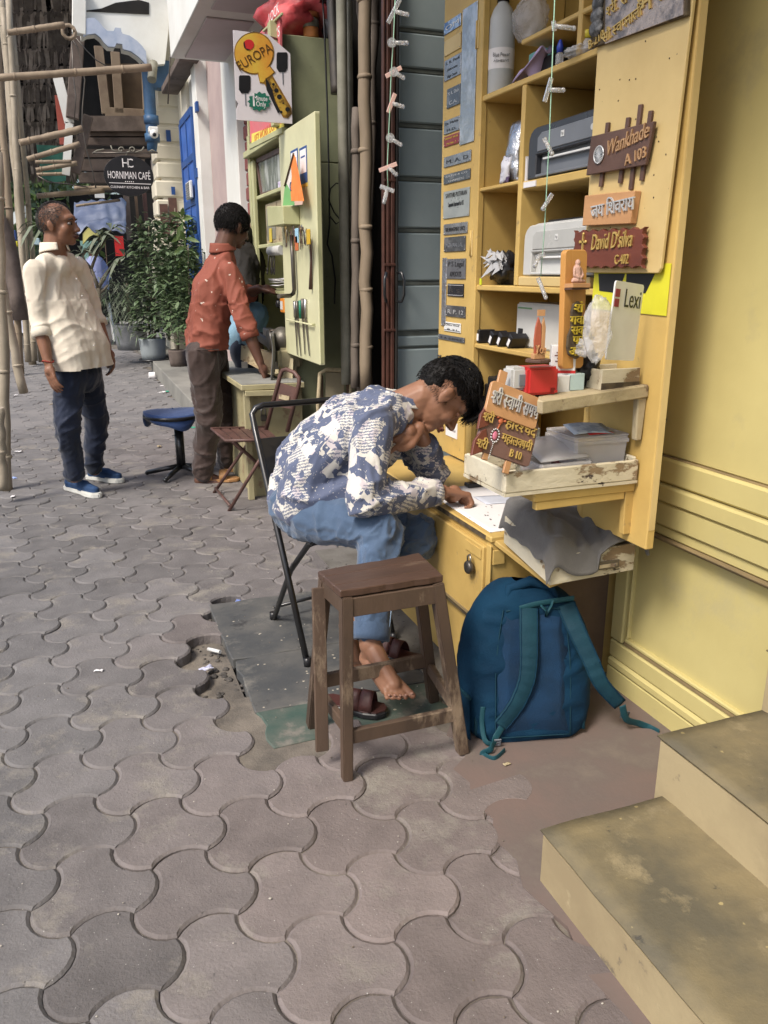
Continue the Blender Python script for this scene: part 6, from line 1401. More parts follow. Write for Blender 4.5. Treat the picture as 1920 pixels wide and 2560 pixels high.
for k, x in enumerate((245,262,280,292)):
    a, b = kq(x,1145,KX+.03), kq(x+(-6,8,-4,4)[k],1285,KX+.03)
    MB().tube([a, a.lerp(b,.6)+V(0,.004,0), b, b+V(0,.02,-.02), b+V(0,.035,.0), b+V(0,.018,.02), b], .004, 6).build('loop', m_darkmetal, wl_)
q = kq(350,1380,KX+.05); t = thing('paper_pile', 'loose white papers piled on the kiosk shelf', 'papers', q)
for k in range(5): MB().grid(lambda a,b: (q.x-.05+.14*a, q.y-.10+.2*b+.01*k, q.z-.02+.012*k+.01*math.sin(a*3+k)), 5, 5, th=.002).build('paper_slip', m_paper, t)
q = kq(355,1570,KX+.0); t = thing('orange_gadget', 'small orange and white gadget on the kiosk back', 'gadget', q); MB().box((q.x,q.y-.045,q.z-.05),(q.x+.03,q.y+.045,q.z+.04)).build('case', mat('orange_plastic', (.70,.25,.03), rough=.4), t, bevel=.006); MB().box((q.x-.003,q.y-.028,q.z-.03),(q.x-.0005,q.y+.028,q.z+.02)).build('screen', m_plasticwhite, t); MB().ell((q.x,q.y+.08,q.z),(.02,.02,.025)).build('knob', m_plasticblack, t)
# opened near door with tools
dr = thing('kiosk_door', 'light green kiosk door leaf with files and tools hung on it', 'door', (KX-.01,4.4,.84))
DY0, DY1 = PX(800,600,KX-.01).y, PX(712,600,KX-.01).y
dz0, dz1 = .835, 2.035
MB().box((KX-.025,DY0,dz0),(KX+.005,DY1,dz1)).build('door_leaf', m_green_l, dr, bevel=.004)
MB().box((KX-.02,DY0-.0015,dz0+.01),(KX+.0,DY0-.0002,dz1-.01)).build('door_edge', m_green_k, dr)
XD = KX-.026
dq = lambda x, y, X=XD: PX(600+x*.29377, 300+y*.29377, X)
a, b = dq(420,1690), dq(640,1750); MB().box((XD-.022,b.y,b.z),(XD-.012,a.y,a.z)).build('tool_rack', m_green_l, dr, bevel=.002); MB().box((XD-.012,b.y,b.z+.01),(XD,b.y+.01,a.z-.01)).build('rack_block', m_green_k, dr)
tools = ((467,1540,1680,m_chrome),(485,1540,1690,m_darkmetal),(513,1535,1690,mat('green_handle', (.02,.20,.12), rough=.4)),(532,1520,1690,m_darkmetal),(556,1525,1690,m_chrome))
for k,(x,y0_,y1_,m_) in enumerate(tools):
    a, b = dq(x,y0_,XD-.008), dq(x+2,y1_,XD-.008)
    t = thing('file', ['steel handled file, leftmost in the door rack','dark handled file second in the door rack','green handled file in the middle of the door rack','dark handled file right of the green one','thick steel handled tool, rightmost in the rack'][k], 'file', b, 'files in the rack on the kiosk door')
    MB().tube([a, b], [.010,.008], 8).build('handle', m_, t)
    if k != 2: c_ = dq((488,518,0,552,590)[k], (2000,2012,0,1995,2008)[k], XD-.006); MB().bar(b, c_, .020, .005, (1,0,0), w2=.008, t2=.003).build('blade', m_darkmetal, t, bevel=.0008)
a = dq(440,980,XD-.02); single(MB().tube([a, dq(450,1200,XD-.02), dq(462,1440,XD-.02), dq(455,1475,XD-.02), dq(430,1495,XD-.03), dq(330,1500,XD-.12)], .012, 10), 'bent_iron_bar', m_darkmetal, 'bent black iron bar hooked on the kiosk door', 'tool', dq(455,1475,XD-.02))
single(MB().tube([dq(597,1010,XD-.01), dq(606,1200,XD-.01), dq(600,1440,XD-.01)], [.007,.006,.010], 8), 'long_rod', m_brownmetal, 'long thin rusty rod hanging at the right of the kiosk door', 'tool', dq(600,1440,XD-.01))
# box pocket on the door, key bunches, flag
t = thing('tin_pocket', 'small green tin pocket box fixed on the kiosk door under the flag', 'box', dq(440,905,XD-.05))
c1 = [dq(x,y,XD-.0) for x,y in ((362,740),(505,735),(512,890),(370,910))]
MB().add([*c1,*[q+V(-.09,0,.0) for q in c1]], [(0,1,2,3),(7,6,5,4),(0,4,5,1),(1,5,6,2),(2,6,7,3),(3,7,4,0)]).build('pocket', m_green_k, t, recalc=True, bevel=.003)
kc_ = (m_chrome, m_darkmetal, m_brownmetal, mat('brass_key', (.45,.32,.12), rough=.4, metal=.7))
rr = random.Random(6)
def key(p, L, m, label, group, an=0.0):
    s = Vector((0, math.sin(an), -math.cos(an)))
    mb = MB().lathe([(.012,-.001),(.012,.001)], frame(p, (0,1,0), (0,0,1)), 10).bar(p+s*.01, p+s*L, .006, .002, (1,0,0)).bar(p+s*L*.8+V(0,.003,0), p+s*L*.97+V(0,.003,0), .006, .002, (1,0,0))
    return mb.build('key', m, group)
kb1 = thing('key_bunch', 'dense bunch of hanging keys across the middle of the open kiosk door', 'keys', dq(480,940,XD-.05))
for k in range(34):
    p = dq(375+rr.uniform(0,215), 925+rr.uniform(-15,50), XD-.03-rr.uniform(0,.05)); key(p, rr.uniform(.05,.085), kc_[k%4], ('silver','dark','rusty','brass')[k%4]+' key in the bunch hanging across the kiosk door', kb1, rr.uniform(-.5,.5))
for (x,y,m_,lb_) in ((480,985,mat('sky_blue_tag', (.35,.58,.75), rough=.4),'sky blue key tag in the bunch on the kiosk door'),(578,995,mat('amber_tag', (.60,.38,.03), rough=.4),'amber key tag at the right of the key bunch'),(477,1050,mat('orange_tag', (.55,.15,.05), rough=.4),'orange red key tag low in the bunch')):
    q = dq(x,y,XD-.09); single(MB().box((q.x,q.y-.028,q.z-.035),(q.x+.006,q.y+.028,q.z+.035)), 'key_tag', m_, lb_, 'key tag', q, bevel=.002)
kb2 = thing('key_string', 'long vertical string of keys hung on the far edge of the kiosk', 'keys', PX(612,680,KX-.01))
for k in range(26):
    u = 612+rr.uniform(-6,8); v = rr.uniform(560,800); p = PX(u,v,KX-.01); key(p, rr.uniform(.06,.1), kc_[(k*3)%4], ('silver','dark','rusty','brass')[(k*3)%4]+' key hung on the far edge of the kiosk', kb2, rr.uniform(-.6,.6))
fg_ = thing('paper_flag', 'folded orange, white and green paper flag on the kiosk door', 'flag', dq(445,720,XD-.05))
def tri(pts, m, nm, X=XD-.05):
    q = [dq(x,y,X) for x,y in pts]; n = len(q); MB().add([*q,*[p+V(.004,0,0) for p in q]], [list(range(n)), list(range(2*n-1,n-1,-1))]+[(i,(i+1)%n,n+(i+1)%n,n+i) for i in range(n)]).build(nm, m, fg_, recalc=True)
fo_ = mat('flag_orange', (.75,.24,.06), (.68,.20,.05), vs=12, rough=.75, bump=.5, bs=20, bd=.01); 
tri([(455,290),(470,330),(540,690),(500,712),(462,690),(435,690),(430,600),(440,480),(432,380)], fo_, 'orange_band', XD-.052)
tri([(450,300),(432,380),(440,480),(430,600),(395,540),(385,530),(410,430)], mat('flag_white', (.70,.66,.60), rough=.75), 'white_band', XD-.051)
tri([(385,535),(430,600),(437,690),(462,695),(462,725),(365,728),(372,640)], mat('flag_green', (.18,.42,.15), rough=.75), 'green_band', XD-.0505)
tri([(462,690),(535,690),(530,720),(465,726)], mat('flag_pink', (.62,.42,.34), rough=.75), 'torn_edge', XD-.0535)
MB().tube([dq(455,285,XD-.055), dq(380,560,XD-.055)], .005, 6).build('stick', m_oldwood, fg_)
MB().tube([dq(434+9*math.cos(R(a)),565+34*math.sin(R(a)),XD-.0545) for a in range(90,271,20)], .0025, 5).build('blue_wheel', m_bluedoor, fg_)
for (x0_,x1_,y0_,y1_,lb_) in ((430,498,268,480,'payment card sticker with a blue border, half hidden by the flag'),(505,575,245,530,'payment card sticker with a blue and yellow foot, right of the flag')):
    a, b = dq(x0_,y0_), dq(x1_,y1_); t = thing('payment_sticker', lb_, 'sticker', (XD,(a.y+b.y)/2,b.z))
    MB().box((XD-.0012,b.y,b.z),(XD,a.y,a.z)).build('blue_border', m_bluedoor, t, bevel=.0005); MB().box((XD-.0020,b.y+.012,b.z+.05),(XD-.00125,a.y-.012,a.z-.012)).build('white_card', m_paper, t)
    MB().box((XD-.0008,b.y-.003,b.z-.018),(XD-.0001,a.y+.0,b.z-.0005)).build('yellow_foot', mat('foot_yellow', (.75,.55,.08), rough=.5), t)
    MB().box((XD-.0026,b.y+.03,a.z-.05),(XD-.0021,a.y-.03,a.z-.042)).build('print_line', m_bluedoor, t); 
# sign box above the kiosk: red board with yellow strip
sb = thing('red_signboard', 'red sign panel with a yellow lettered strip in a green frame above the kiosk', 'sign', (KX,5.1,2.1))
k3 = .3617; sq = lambda x, y, X=KX: PX(400+x*k3, y*k3, X)
def poly(pts, m, nm, par, X, d=.012):
    q = [sq(x,y,X) for x,y in pts]; n = len(q)
    return MB().add([*[p-V(d,0,0) for p in q],*q], [list(range(n)), list(range(2*n-1,n-1,-1))]+[(i,(i+1)%n,n+(i+1)%n,n+i) for i in range(n)]).build(nm, m, par, recalc=True)
poly([(715,215),(845,100),(845,340),(860,850),(635,985),(632,700),(632,300)], mat('faded_red_board', (.62,.13,.15), (.55,.16,.17), vs=5, rough=.4, bump=.03), 'red_panel', sb, KX+.0)
poly([(636,925),(860,848),(860,910),(636,1005)], mat('sign_yellow', (.80,.68,.12), rough=.5), 'yellow_strip', sb, KX-.0125, .003)
mb = MB(); M_ = frame((sq(748,930).x-.016, sq(748,930).y, sq(748,940).z), (0,-1,0), (0,0,1)); letters(mb, 'KEY WORK DONE', M_, .065, .001, width=.62); mb.build('lettering', mat('sign_red_letters', (.60,.12,.03), rough=.5), sb)
mb = MB(); M_ = frame((sq(805,200).x-.0125, sq(805,190).y, sq(805,200).z), (0,-1,0), (0,0,1))
for k in range(3): letters(mb, ('LOCK','KEYS','MAKER')[k], M_ @ Matrix.Translation((0,.05-k*.11,0)), .07, .001, width=.24)
mb.build('lettering', m_paper, sb)
a_, b_ = sq(862,95), sq(862,860); MB().box((KX-.05,KY-.005,b_.z),(KX+.01,KY+.055,a_.z)).build('frame_post', m_green_k, sb, bevel=.003)
MB().bar(sq(845,95,KX-.02), sq(715,215,KX-.02), .012, .012, (1,0,0)).build('frame_rail', m_green_k, sb, bevel=.002); MB().bar(sq(860,900,KX-.02), sq(632,1015,KX-.02), .03, .03, (1,0,0)).build('frame_rail', m_green_k, sb, bevel=.002)
# red roller shutter behind
rs = thing('red_shutter', 'dusty red ribbed shutter between the white pilaster and the kiosk', 'shutter', (1.35,6.2,0))
for k in range(30): z = .2+k*.12; MB().box((1.50+(k%2)*.008,5.7,z),(1.54,PX(613,450,1.5).y,z+.115)).build('shutter_slat', mat('dusty_red_shutter', (.20,.055,.05), (.14,.04,.035), vs=6, rough=.6), rs, bevel=.012)
# EUROPA key board
ep = thing('key_signboard', 'white board with a big golden EUROPA key and a green 1 Minute Only cloud', 'sign', (.95,4.62,1.85))
YE = 4.60; eq = lambda x, y: PY(400+x*k3, y*k3, YE)
Me = frame(eq(700,520), (1,0,0), (0,0,1)); loc = lambda x, y: (lambda p: (p.x, p.y))(Me.inverted() @ eq(x,y))
def eflat(pts, m, nm, z, d=.0012, par=ep): return MB().prism([loc(x,y) for x,y in pts][::-1], Me @ Matrix.Translation((0,0,z)), d).build(nm, m, par, recalc=True)
eflat([(505,207),(750,238),(775,262),(900,370),(915,855),(530,828),(527,760),(543,715),(524,690)], mat('sun_bleached_white_board', (.66,.62,.64), (.60,.56,.58), vs=4, rough=.45, bump=.05), 'board', -.008, .008)
cx, cy, rr_ = 650, 372, 135
circ = lambda cx, cy, rx, ry, n=40: [(cx+rx*math.cos(2*math.pi*k/n), cy+ry*math.sin(2*math.pi*k/n)) for k in range(n)]
gold1 = mat('printed_gold', (.62,.46,.07), (.60,.27,.04), vs=4.5, lo=.42, hi=.62, rough=.35, bump=.02)
gold2 = mat('printed_dark_gold', (.33,.17,.03), (.10,.06,.02), vs=20, lo=.4, hi=.6, rough=.35, bump=.02)
eflat(circ(650,368,139,147), gold2, 'key_bow_rim', .0004); 
ho = [(x,y) for x,y in circ(648,368,130,138,40)]
eflat(ho, gold1, 'key_bow', .0018)
eflat([(672,500),(760,455),(797,500),(776,520),(905,740),(912,785),(885,818),(850,812),(720,580),(690,575)], gold2, 'key_shaft', .0010)
eflat([(680,500),(755,460),(785,500),(765,520),(735,540),(715,570),(690,565)], gold1, 'key_neck', .0024)
eflat([(735,545),(768,530),(893,745),(896,785),(868,800),(842,790)], mat('printed_bronze', (.48,.30,.05), (.16,.09,.02), vs=24, lo=.45, hi=.55, rough=.35), 'key_blade', .0024)
eflat([(728,540),(745,560),(775,620),(790,690),(830,770),(815,785),(735,620)], m_plasticblack, 'key_groove', .0030)
for x,y,r_ in ((782,583,9),(803,626,15),(823,670,17),(836,775,9),(880,757,16),(850,715,6)): eflat(circ(x,y,r_,r_,16), m_plasticblack, 'key_pit', .0038)
eflat(circ(612,310,37,36), m_red, 'red_dot', .0036); 
eflat([(575,300),(580,285),(592,335),(625,347),(600,347),(580,330)], m_plasticblack, 'dot_shadow', .0044)
mb = MB(); c = loc(648,375); ang = math.atan2(loc(745,315)[1]-loc(545,435)[1], loc(745,315)[0]-loc(545,435)[0])
Mt_ = Me @ Matrix.Translation((c[0],c[1]-.012,.0036)) @ Matrix.Rotation(ang,4,'Z') @ Matrix.Translation((0,-.022,0))
letters(mb, 'EUROPA', Mt_, .062, .0014, width=.215); mb.build('lettering', mat('dark_brown_print', (.10,.05,.015), rough=.4), ep)
for (x,y,w_,h_,x2,y2) in ((843,430,38,68,848,585),(585,583,40,62,590,730)):
    eflat([(x-w_,y-h_*.85),(x-w_*.8,y-h_),(x+w_*.8,y-h_),(x+w_,y-h_*.85),(x+w_,y+h_*.6),(x+w_*.6,y+h_),(x-w_*.6,y+h_),(x-w_,y+h_*.6)], m_plasticblack, 'remote_fob', .0010)
    eflat([(x,y+h_),(x+8,y+h_),(x2+6,y2),(x2,y2)], m_plasticgrey, 'fob_blade', .0010)
eflat([(685+(74+8*math.cos(k*2*math.pi/48*12))*math.cos(2*math.pi*k/48), 703+(62+7*math.cos(k*2*math.pi/48*12))*math.sin(2*math.pi*k/48)) for k in range(48)], mat('dark_green_print', (.02,.15,.10), rough=.4), 'green_cloud', .0050)
mb = MB(); c = loc(636,735); letters(mb, '1', Me @ Matrix.Translation((c[0],c[1],.0064)), .092, .001); c = loc(693,698); letters(mb, 'Minute', Me @ Matrix.Translation((c[0],c[1],.0064)), .034, .001, width=.074); c = loc(697,738); letters(mb, 'Only', Me @ Matrix.Translation((c[0],c[1],.0064)), .036, .001, width=.054); mb.build('lettering', m_paper, ep)
MB().tube([eq(640,215)+V(0,.01,0), V(KX+.02,KY+.02,eq(640,215).z+.02)], .006, 6).build('hanger', m_darkmetal, ep); MB().tube([eq(800,600)+V(0,.01,0), V(KX+.02,KY+.02,eq(800,600).z)], .006, 6).build('hanger', m_darkmetal, ep)
# things on the roof
c = sq(860,60,KX+.25); crumple(V(KX+.20,KY+.30,KT+.16), (.22,.34,.16), 'red_tarp', mat('red_tarp', (.55,.07,.08), (.62,.16,.16), vs=5, rough=.4, bump=.4, bs=18), 'crumpled red tarpaulin heaped on the kiosk roof', 'tarp', 4, .35, base=KT)
p = PY(778,88,KY+.05); t = thing('orange_jar', 'clear plastic jar of orange stuff on the kiosk roof edge', 'jar', V(p.x,KY+.05,KT)); Mj = Matrix.Translation((p.x,KY+.05,KT)); 
MB().lathe([(.040,0),(.043,.01),(.043,.055)], Mj, 18).build('orange_filling', mat('orange_powder', (.50,.20,.06), rough=.6), t); MB().lathe([(.0445,.0555),(.0445,.09),(.04,.10)], Mj, 18).build('label', m_pipe, t); MB().lathe([(.046,.101),(.046,.128),(.04,.130)], Mj, 18).build('lid', mat('brown_lid', (.40,.14,.05), rough=.4), t)
p = PY(818,70,KY+.08); single(MB().lathe([(.05,-.02),(.056,0),(.05,.02)], Matrix.Translation((p.x+.0,KY+.08,KT+.075)) @ Matrix.Rotation(R(75),4,'Y'), 22), 'tape_roll', m_plasticgrey, 'grey roll at the right end of the kiosk roof', 'roll', (p.x,KY+.08,KT))
# desk with case and machine
dk = thing('kiosk_desk', 'cream worn work desk with a grey sheet top in front of the kiosk', 'desk', (1.05,5.1,0))
dz = .69; q0, q1 = GZ(603,962,dz), GZ(694,955,dz)
MB().box((q0.x,q0.y,dz-.035),(KX+.02,Yf+.1,dz-.003)).build('desk_top', m_creamdesk, dk, bevel=.004); MB().box((q0.x+.005,q0.y+.004,dz-.0028),(KX+.015,Yf+.09,dz)).build('grey_sheet', mat('dusty_grey_sheet', (.22,.22,.20), (.3,.3,.28), vs=5, rough=.5), dk)
MB().box((q0.x+.06,q0.y+.10,.0),(KX+.03,Yf,dz-.037)).build('desk_box', m_creamdesk, dk, bevel=.004); MB().box((q0.x+.02,q0.y+.04,0),(q0.x+.055,q0.y+.075,dz-.037)).build('leg', m_creamdesk, dk, bevel=.002)
MB().bar((q0.x+.02,q0.y-.004,dz-.05),(q1.x,q0.y-.004,dz-.055),.02,.03).build('edge_batten', m_creamdesk, dk, bevel=.002)
q = PY(*kb(310,740),q0.y+.09); t = thing('padlock', 'small old padlock hanging from the kiosk desk box', 'padlock', q-V(0,0,.03)); MB().box((q.x-.018,q.y-.01,q.z-.035),(q.x+.018,q.y,q.z)).build('lock_body', m_darkmetal, t, bevel=.003); MB().tube([q+V(-.012,0,0),q+V(-.012,0,.03),q+V(0,0,.042),q+V(.012,0,.03),q+V(.012,0,0)], .004, 6).build('shackle', m_chrome, t)
cs_ = thing('tool_case', 'worn tan and cream tool case propped open on the kiosk desk', 'case', GZ(640,940,dz))
cp = [PY(*kb(95,60),5.15), PY(*kb(600,190),4.72), PY(*kb(590,400),4.70), PY(*kb(350,330),4.78), PY(*kb(90,190),5.1)]
MB().add([*cp,*[q+V(.03,.03,0) for q in cp]], [(0,1,2,3,4),(9,8,7,6,5)]+[(i,(i+1)%5,5+(i+1)%5,5+i) for i in range(5)]).build('case_lid', mat('tan_leather_board', (.38,.28,.17), (.45,.4,.26), vs=3, rough=.6, bump=.3, wear=((.22,.15,.09), 10, .6, .05)), cs_, recalc=True, bevel=.004)
for x,y in ((435,250),(130,240)): q = PY(*kb(x,y),4.80 if x > 300 else 5.05)-V(.01,.03,0); MB().box((q.x-.02,q.y-.006,q.z-.02),(q.x+.02,q.y,q.z+.02)).build('clasp', m_chrome, cs_, bevel=.002)
km = thing('key_machine', 'grimy grey key cutting machine on the kiosk desk', 'machine', PX(720,850,KX-.05))
q = PX(705,850,KX-.03); MB().ell(q+V(0,0,0), (.07,.09,.08), None, 14, 10).build('motor', mat('oily_metal', (.13,.12,.10), (.08,.07,.06), vs=12, rough=.45, metal=.5, bump=.4), km)
MB().bar(q+V(-.05,.30,-.0), q+V(-.03,.02,-.04), .07, .06).build('carriage', m_darkmetal, km, bevel=.008); MB().bar(q+V(-.05,.20,.04), q+V(-.03,.10,.03), .05, .05).build('vice', m_chrome, km, bevel=.006)
MB().box((q.x-.05,q.y-.1,q.z-.17),(q.x+.10,q.y+.06,q.z-.04)).build('machine_base', mat('cream_grimy', (.34,.30,.19), (.2,.17,.11), vs=8, rough=.6), km, bevel=.02, seg=3); MB().tube([q+V(-.06,.05,0),q+V(-.075,.05,0)], .06, 16).build('wheel', m_darkmetal, km)
q = PX(680,880,KX-.12); single(MB().grid(lambda a,b: (q.x-.02+.05*a+.01*math.sin(b*5), q.y-.06+.14*a+.015*math.sin(b*6), q.z+.10-.26*b+.015*math.sin(a*9+b*3)), 14, 16, th=.006), 'grey_rag', m_greycloth, 'dirty grey rag hanging over the tool case', 'rag', q-V(0,0,.15))
# ------------------------------------------------------------------ pipes, poles and cables beside the kiosk
def pole(u0, v0, u1, v1, y, r, m, name, label, cat, group=None, nodes=0, seed=0, y1=None):
    a = PY(u0, v0, y); b = PY(u1, v1, y1 or y); rr = random.Random(seed); n = 14; t = thing(name, label, cat, b, group)
    pts, rs = [], []
    for k in range(n+1):
        f = k/n; pts.append(a.lerp(b, f)+V(rr.uniform(-1,1),rr.uniform(-1,1),0)*r*(.22 if nodes else .0)); rs.append(r*(1+.1*f))
    MB().tube(pts, rs, 12).build('culm' if nodes else 'pipe', m, t)
    L = (b-a).length
    for k in range(nodes):
        f = (k+.5+rr.uniform(-.2,.2))/nodes; p_ = a.lerp(b,f); d_ = (b-a).normalized(); MB().tube([p_-d_*.012,p_-d_*.004,p_+d_*.004,p_+d_*.012], [r*1.02,r*1.2,r*1.2,r*1.02], 12).build('node', m, t)
    return t
pole(852,-80,866,960,4.2,.026,m_pipe,'pipe','thick grey green pipe just right of the kiosk','pipe',None)
pole(873,-80,884,965,4.25,.014,m_pipe,'pipe','thin grey pipe beside the thick one','pipe',None)
pole(828,-60,842,235,4.5,.030,m_darkmetal,'pipe','dark soil pipe at the top of the kiosk side','pipe',None)
pole(910,-80,917,975,4.0,.030,m_bamboo,'bamboo_pole','tan bamboo pole, rightmost beside the dark gateway','bamboo pole','poles beside the kiosk',6,1)
pole(890,270,888,970,4.1,.022,m_bamdark,'bamboo_pole','short grey pole between pipe and tan bamboo','bamboo pole','poles beside the kiosk',3,2)
pole(938,-80,905,985,4.15,.028,m_bamdark,'bamboo_pole','dark brown pole behind the tan bamboo','bamboo pole','poles beside the kiosk',5,3)
pole(872,380,895,975,4.35,.020,m_bamdark,'bamboo_pole','thin dark pole standing behind the pipes','bamboo pole','poles beside the kiosk',3,4)
pole(893,-80,930,400,4.3,.018,m_bamdark,'bamboo_pole','slanting thin dark pole near the top','bamboo pole','poles beside the kiosk',2,5)
single(MB().tube([PY(u,v,4.6) for u,v in ((805,-40),(812,100),(818,260),(822,420),(824,560),(818,610),(830,640),(838,700),(836,760))], .005, 6), 'cable', m_plasticblack, 'black cable running down the green kiosk side', 'cable', PY(836,760,4.6))
single(MB().tube([PY(u,v,4.3) for u,v in ((880,440),(865,462),(840,458),(826,472),(822,500),(835,530),(852,552),(840,560),(824,540))], .004, 6), 'cable', m_plasticblack, 'looped black cable tied to the pipes', 'cable', PY(835,530,4.3))
# ------------------------------------------------------------------ white building with the blue door
wb = thing('white_building', 'white and cream building with a tall blue door and quoins', 'building', (1.6,9,0))
W = lambda a, b, n, m=m_white, bev=.006: MB().box(a, b).build(n, m, wb, bevel=bev)
wy = lambda u, v=450: PX(u, v, 1.5).y
W((1.45,wy(612),.0),(2.3,wy(579),4.6),'pilaster')
W((1.58,wy(579)+.001,.0),(2.3,wy(512),4.6),'column',m_pink); W((1.46,wy(512)+.001,.0),(2.3,wy(502),4.6),'pilaster')
W((1.54,wy(502)+.001,.0),(2.3,wy(478),4.6),'wall'); W((1.50,wy(478)+.001,.0),(2.3,wy(466),4.6),'pilaster',m_cream)
W((1.60,wy(466)+.001,.0),(2.3,wy(432),4.6),'wall',m_cream); W((1.55,wy(432)+.001,.0),(2.3,wy(424),4.6),'wall',m_cream)
dt = [PX(u,v,1.49) for u,v in ((455,298),(477,278),(499,606),(474,606))]
dy0, dy1 = PX(497,600,1.49).y, PX(474,606,1.49).y
bd_ = thing('blue_door', 'tall narrow blue panelled door standing open on the white building', 'door', (1.49,(dy0+dy1)/2,.2))
dzt = PX(466,290,1.49).z; zt2 = PX(477,278,1.49).z
yA, yB = PX(499,560,1.49).y, PX(456,400,1.49).y
yA, yB = min(yA,yB), max(yA,yB)
MB().box((1.47,yA,.2),(1.51,yA+.07,zt2)).build('door_stile', m_bluedoor, bd_, bevel=.003); MB().box((1.47,yB-.07,.2),(1.51,yB,zt2)).build('door_stile', m_bluedoor, bd_, bevel=.003)
nP = 6
for k in range(nP+1): z = .2+(zt2-.2)*k/nP; MB().box((1.472,yA+.0705,z-.04),(1.508,yB-.0705,z+.04)).build('door_rail', m_bluedoor, bd_, bevel=.003)
MB().box((1.485,yA+.0705,.2),(1.50,yB-.0705,zt2)).build('door_panel', mat('blue_panel_light', (.045,.13,.44), (.035,.1,.36), vs=5, rough=.4), bd_)
MB().box((1.474,(yA+yB)/2-.025,.2),(1.506,(yA+yB)/2+.025,zt2)).build('door_mullion', m_bluedoor, bd_, bevel=.003)
for v in (268,433,597): q = PX(488,v,1.44); MB().box((q.x,q.y-.06,q.z-.05),(q.x+.03,q.y+.04,q.z+.05)).build('hinge', m_bluedoor, bd_, bevel=.004)
q0_, q1_ = PX(465,458,1.43), PX(478,495,1.43)
t = thing('wall_lantern', 'white louvred lantern box mounted in front of the blue door', 'lamp', (1.43,q0_.y,q1_.z)); MB().box((1.42,q1_.y,q1_.z),(1.46,q0_.y,q0_.z)).build('case', m_plasticwhite, t, bevel=.01); 
for k in range(7): z = q1_.z+(q0_.z-q1_.z)*(k+.7)/8; MB().box((1.414,q1_.y+.03,z),(1.419,q0_.y-.03,z+.012)).build('louvre', m_plasticgrey, t)
# quoined end pier facing the camera
QY = 12.0
for k, (v0, v1) in enumerate(((222,268),(272,312),(316,356),(360,400),(404,446),(450,494),(498,542),(546,590),(594,640),(644,700))):
    a = PY(386 if k % 2 else 390, v0, QY); b = PY(422, v1, QY); W((a.x,QY,b.z),(b.x+.25,QY+.5,a.z),'quoin',m_cream,.02)
W((PY(388,300,QY).x+.03,QY+.02,0),(1.9,QY+1.2,4.4),'pier',m_cream)
for k,(u,v,w_,h_) in enumerate(((421,340,.06,.14),(433,477,.05,.10),(434,602,.05,.10))): q = PY(u,v,QY-.02); MB().box((q.x-w_/2,q.y-.02,q.z-h_/2),(q.x+w_/2,q.y,q.z+h_/2)).build('blue_bracket', m_bluedoor, wb)
mb = MB(); 
for k,(u,v) in enumerate(((434,530),(412,545))): q = PY(u,v,QY-.01); mb.box((q.x-.06,q.y-.01,q.z-.22),(q.x+.05,q.y,q.z+.18))
q_ = mb.build('paint_loss', m_brownmetal, wb); q_['kind'] = 'stuff'
for k,(u,v) in enumerate(((500,222),)): pass
# box sign / air duct with lilac soffit panels overhead
bs_ = thing('overhead_box', 'big white boxed canopy with lilac soffit panels over the white building', 'canopy', (1.2,7,3.0))
zb = 3.0; fL, fR, nR, nL = GZ(427,145,zb), GZ(563,150,zb), GZ(700,-60,zb), GZ(560,-100,zb)
xL = fL.x; yF = fL.y; xR = fR.x + .1
MB().box((xL, 4.9, zb),(xR, yF, zb+1.6)).build('canopy_body', m_white, bs_, bevel=.005)
for k in range(3):
    y1_ = yF-.10-k*1.35; y0_ = y1_-1.15; MB().box((xL+.10,y0_,zb-.012),(xR-.10,y1_,zb-.0005)).build('soffit_panel', m_lilac, bs_, bevel=.004)
# dark box on the white wall under the canopy
a = PX(480,150,1.42); b = PX(428,218,1.42); single(MB().box((1.3,a.y,b.z),(1.5,b.y,a.z)), 'dark_bracket_box', m_oldwood2, 'dark brown beam end projecting under the canopy on the white wall', 'beam', (1.4,(a.y+b.y)/2,b.z), bevel=.01)
# ------------------------------------------------------------------ arched white balcony and blue down pipe
ab = thing('arched_balcony', 'white balcony front with a pale blue scalloped arch edge', 'balcony', (.8,11.5,3.3))
YA = 11.6; aq = lambda x, y: PY(x*k3, y*k3, YA)
arch = [(575,250),(600,235),(655,228),(690,255),(715,290),(745,318),(790,320),(800,295),(840,300),(845,335),(900,350),(950,385),(985,420),(1010,455),(1140,440),(1165,200),(1150,-120),(520,-120),(545,100),(560,250)]
pts = [aq(x,y) for x,y in arch]; n = len(pts)
MB().add([*pts,*[q+V(0,.25,0) for q in pts]], [list(range(n)), list(range(2*n-1,n-1,-1))]+[(i,(i+1)%n,n+(i+1)%n,n+i) for i in range(n)]).build('balcony_front', m_white, ab, recalc=True)
edge = [aq(x,y)+V(0,-.03,0) for x,y in arch[:14]]

def arcp(a, o): f = a*(len(edge)-1); i = min(len(edge)-2, int(f)); return edge[i].lerp(edge[i+1], f-i) + V(0,-.02,o)
MB().grid(lambda a,b: arcp(a, -.03+.17*b), 60, 1, smooth=False, th=-.06).build('arch_moulding', m_bluetrim, ab)
MB().tube([aq(x,y-70)+V(0,-.02,.0) for x,y in arch[1:13]], .010, 6).build('blue_line', m_bluetrim, ab)
c4 = [aq(x,y)+V(0,-.01,0) for x,y in ((590,75),(700,60),(800,20),(960,0),(1030,20),(1030,100),(600,80))]
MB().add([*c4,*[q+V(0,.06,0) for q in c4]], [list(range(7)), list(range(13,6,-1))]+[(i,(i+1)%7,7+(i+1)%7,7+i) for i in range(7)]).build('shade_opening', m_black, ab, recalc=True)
MB().bar(aq(548,-80)+V(0,-.06,0), aq(545,250)+V(0,-.06,0), .16, .12, (0,1,0)).build('corner_post', m_white, ab, bevel=.01)
bpipe = thing('blue_downpipe', 'blue painted down pipe with a hopper at the quoined corner', 'pipe', PY(378,380,11.9))
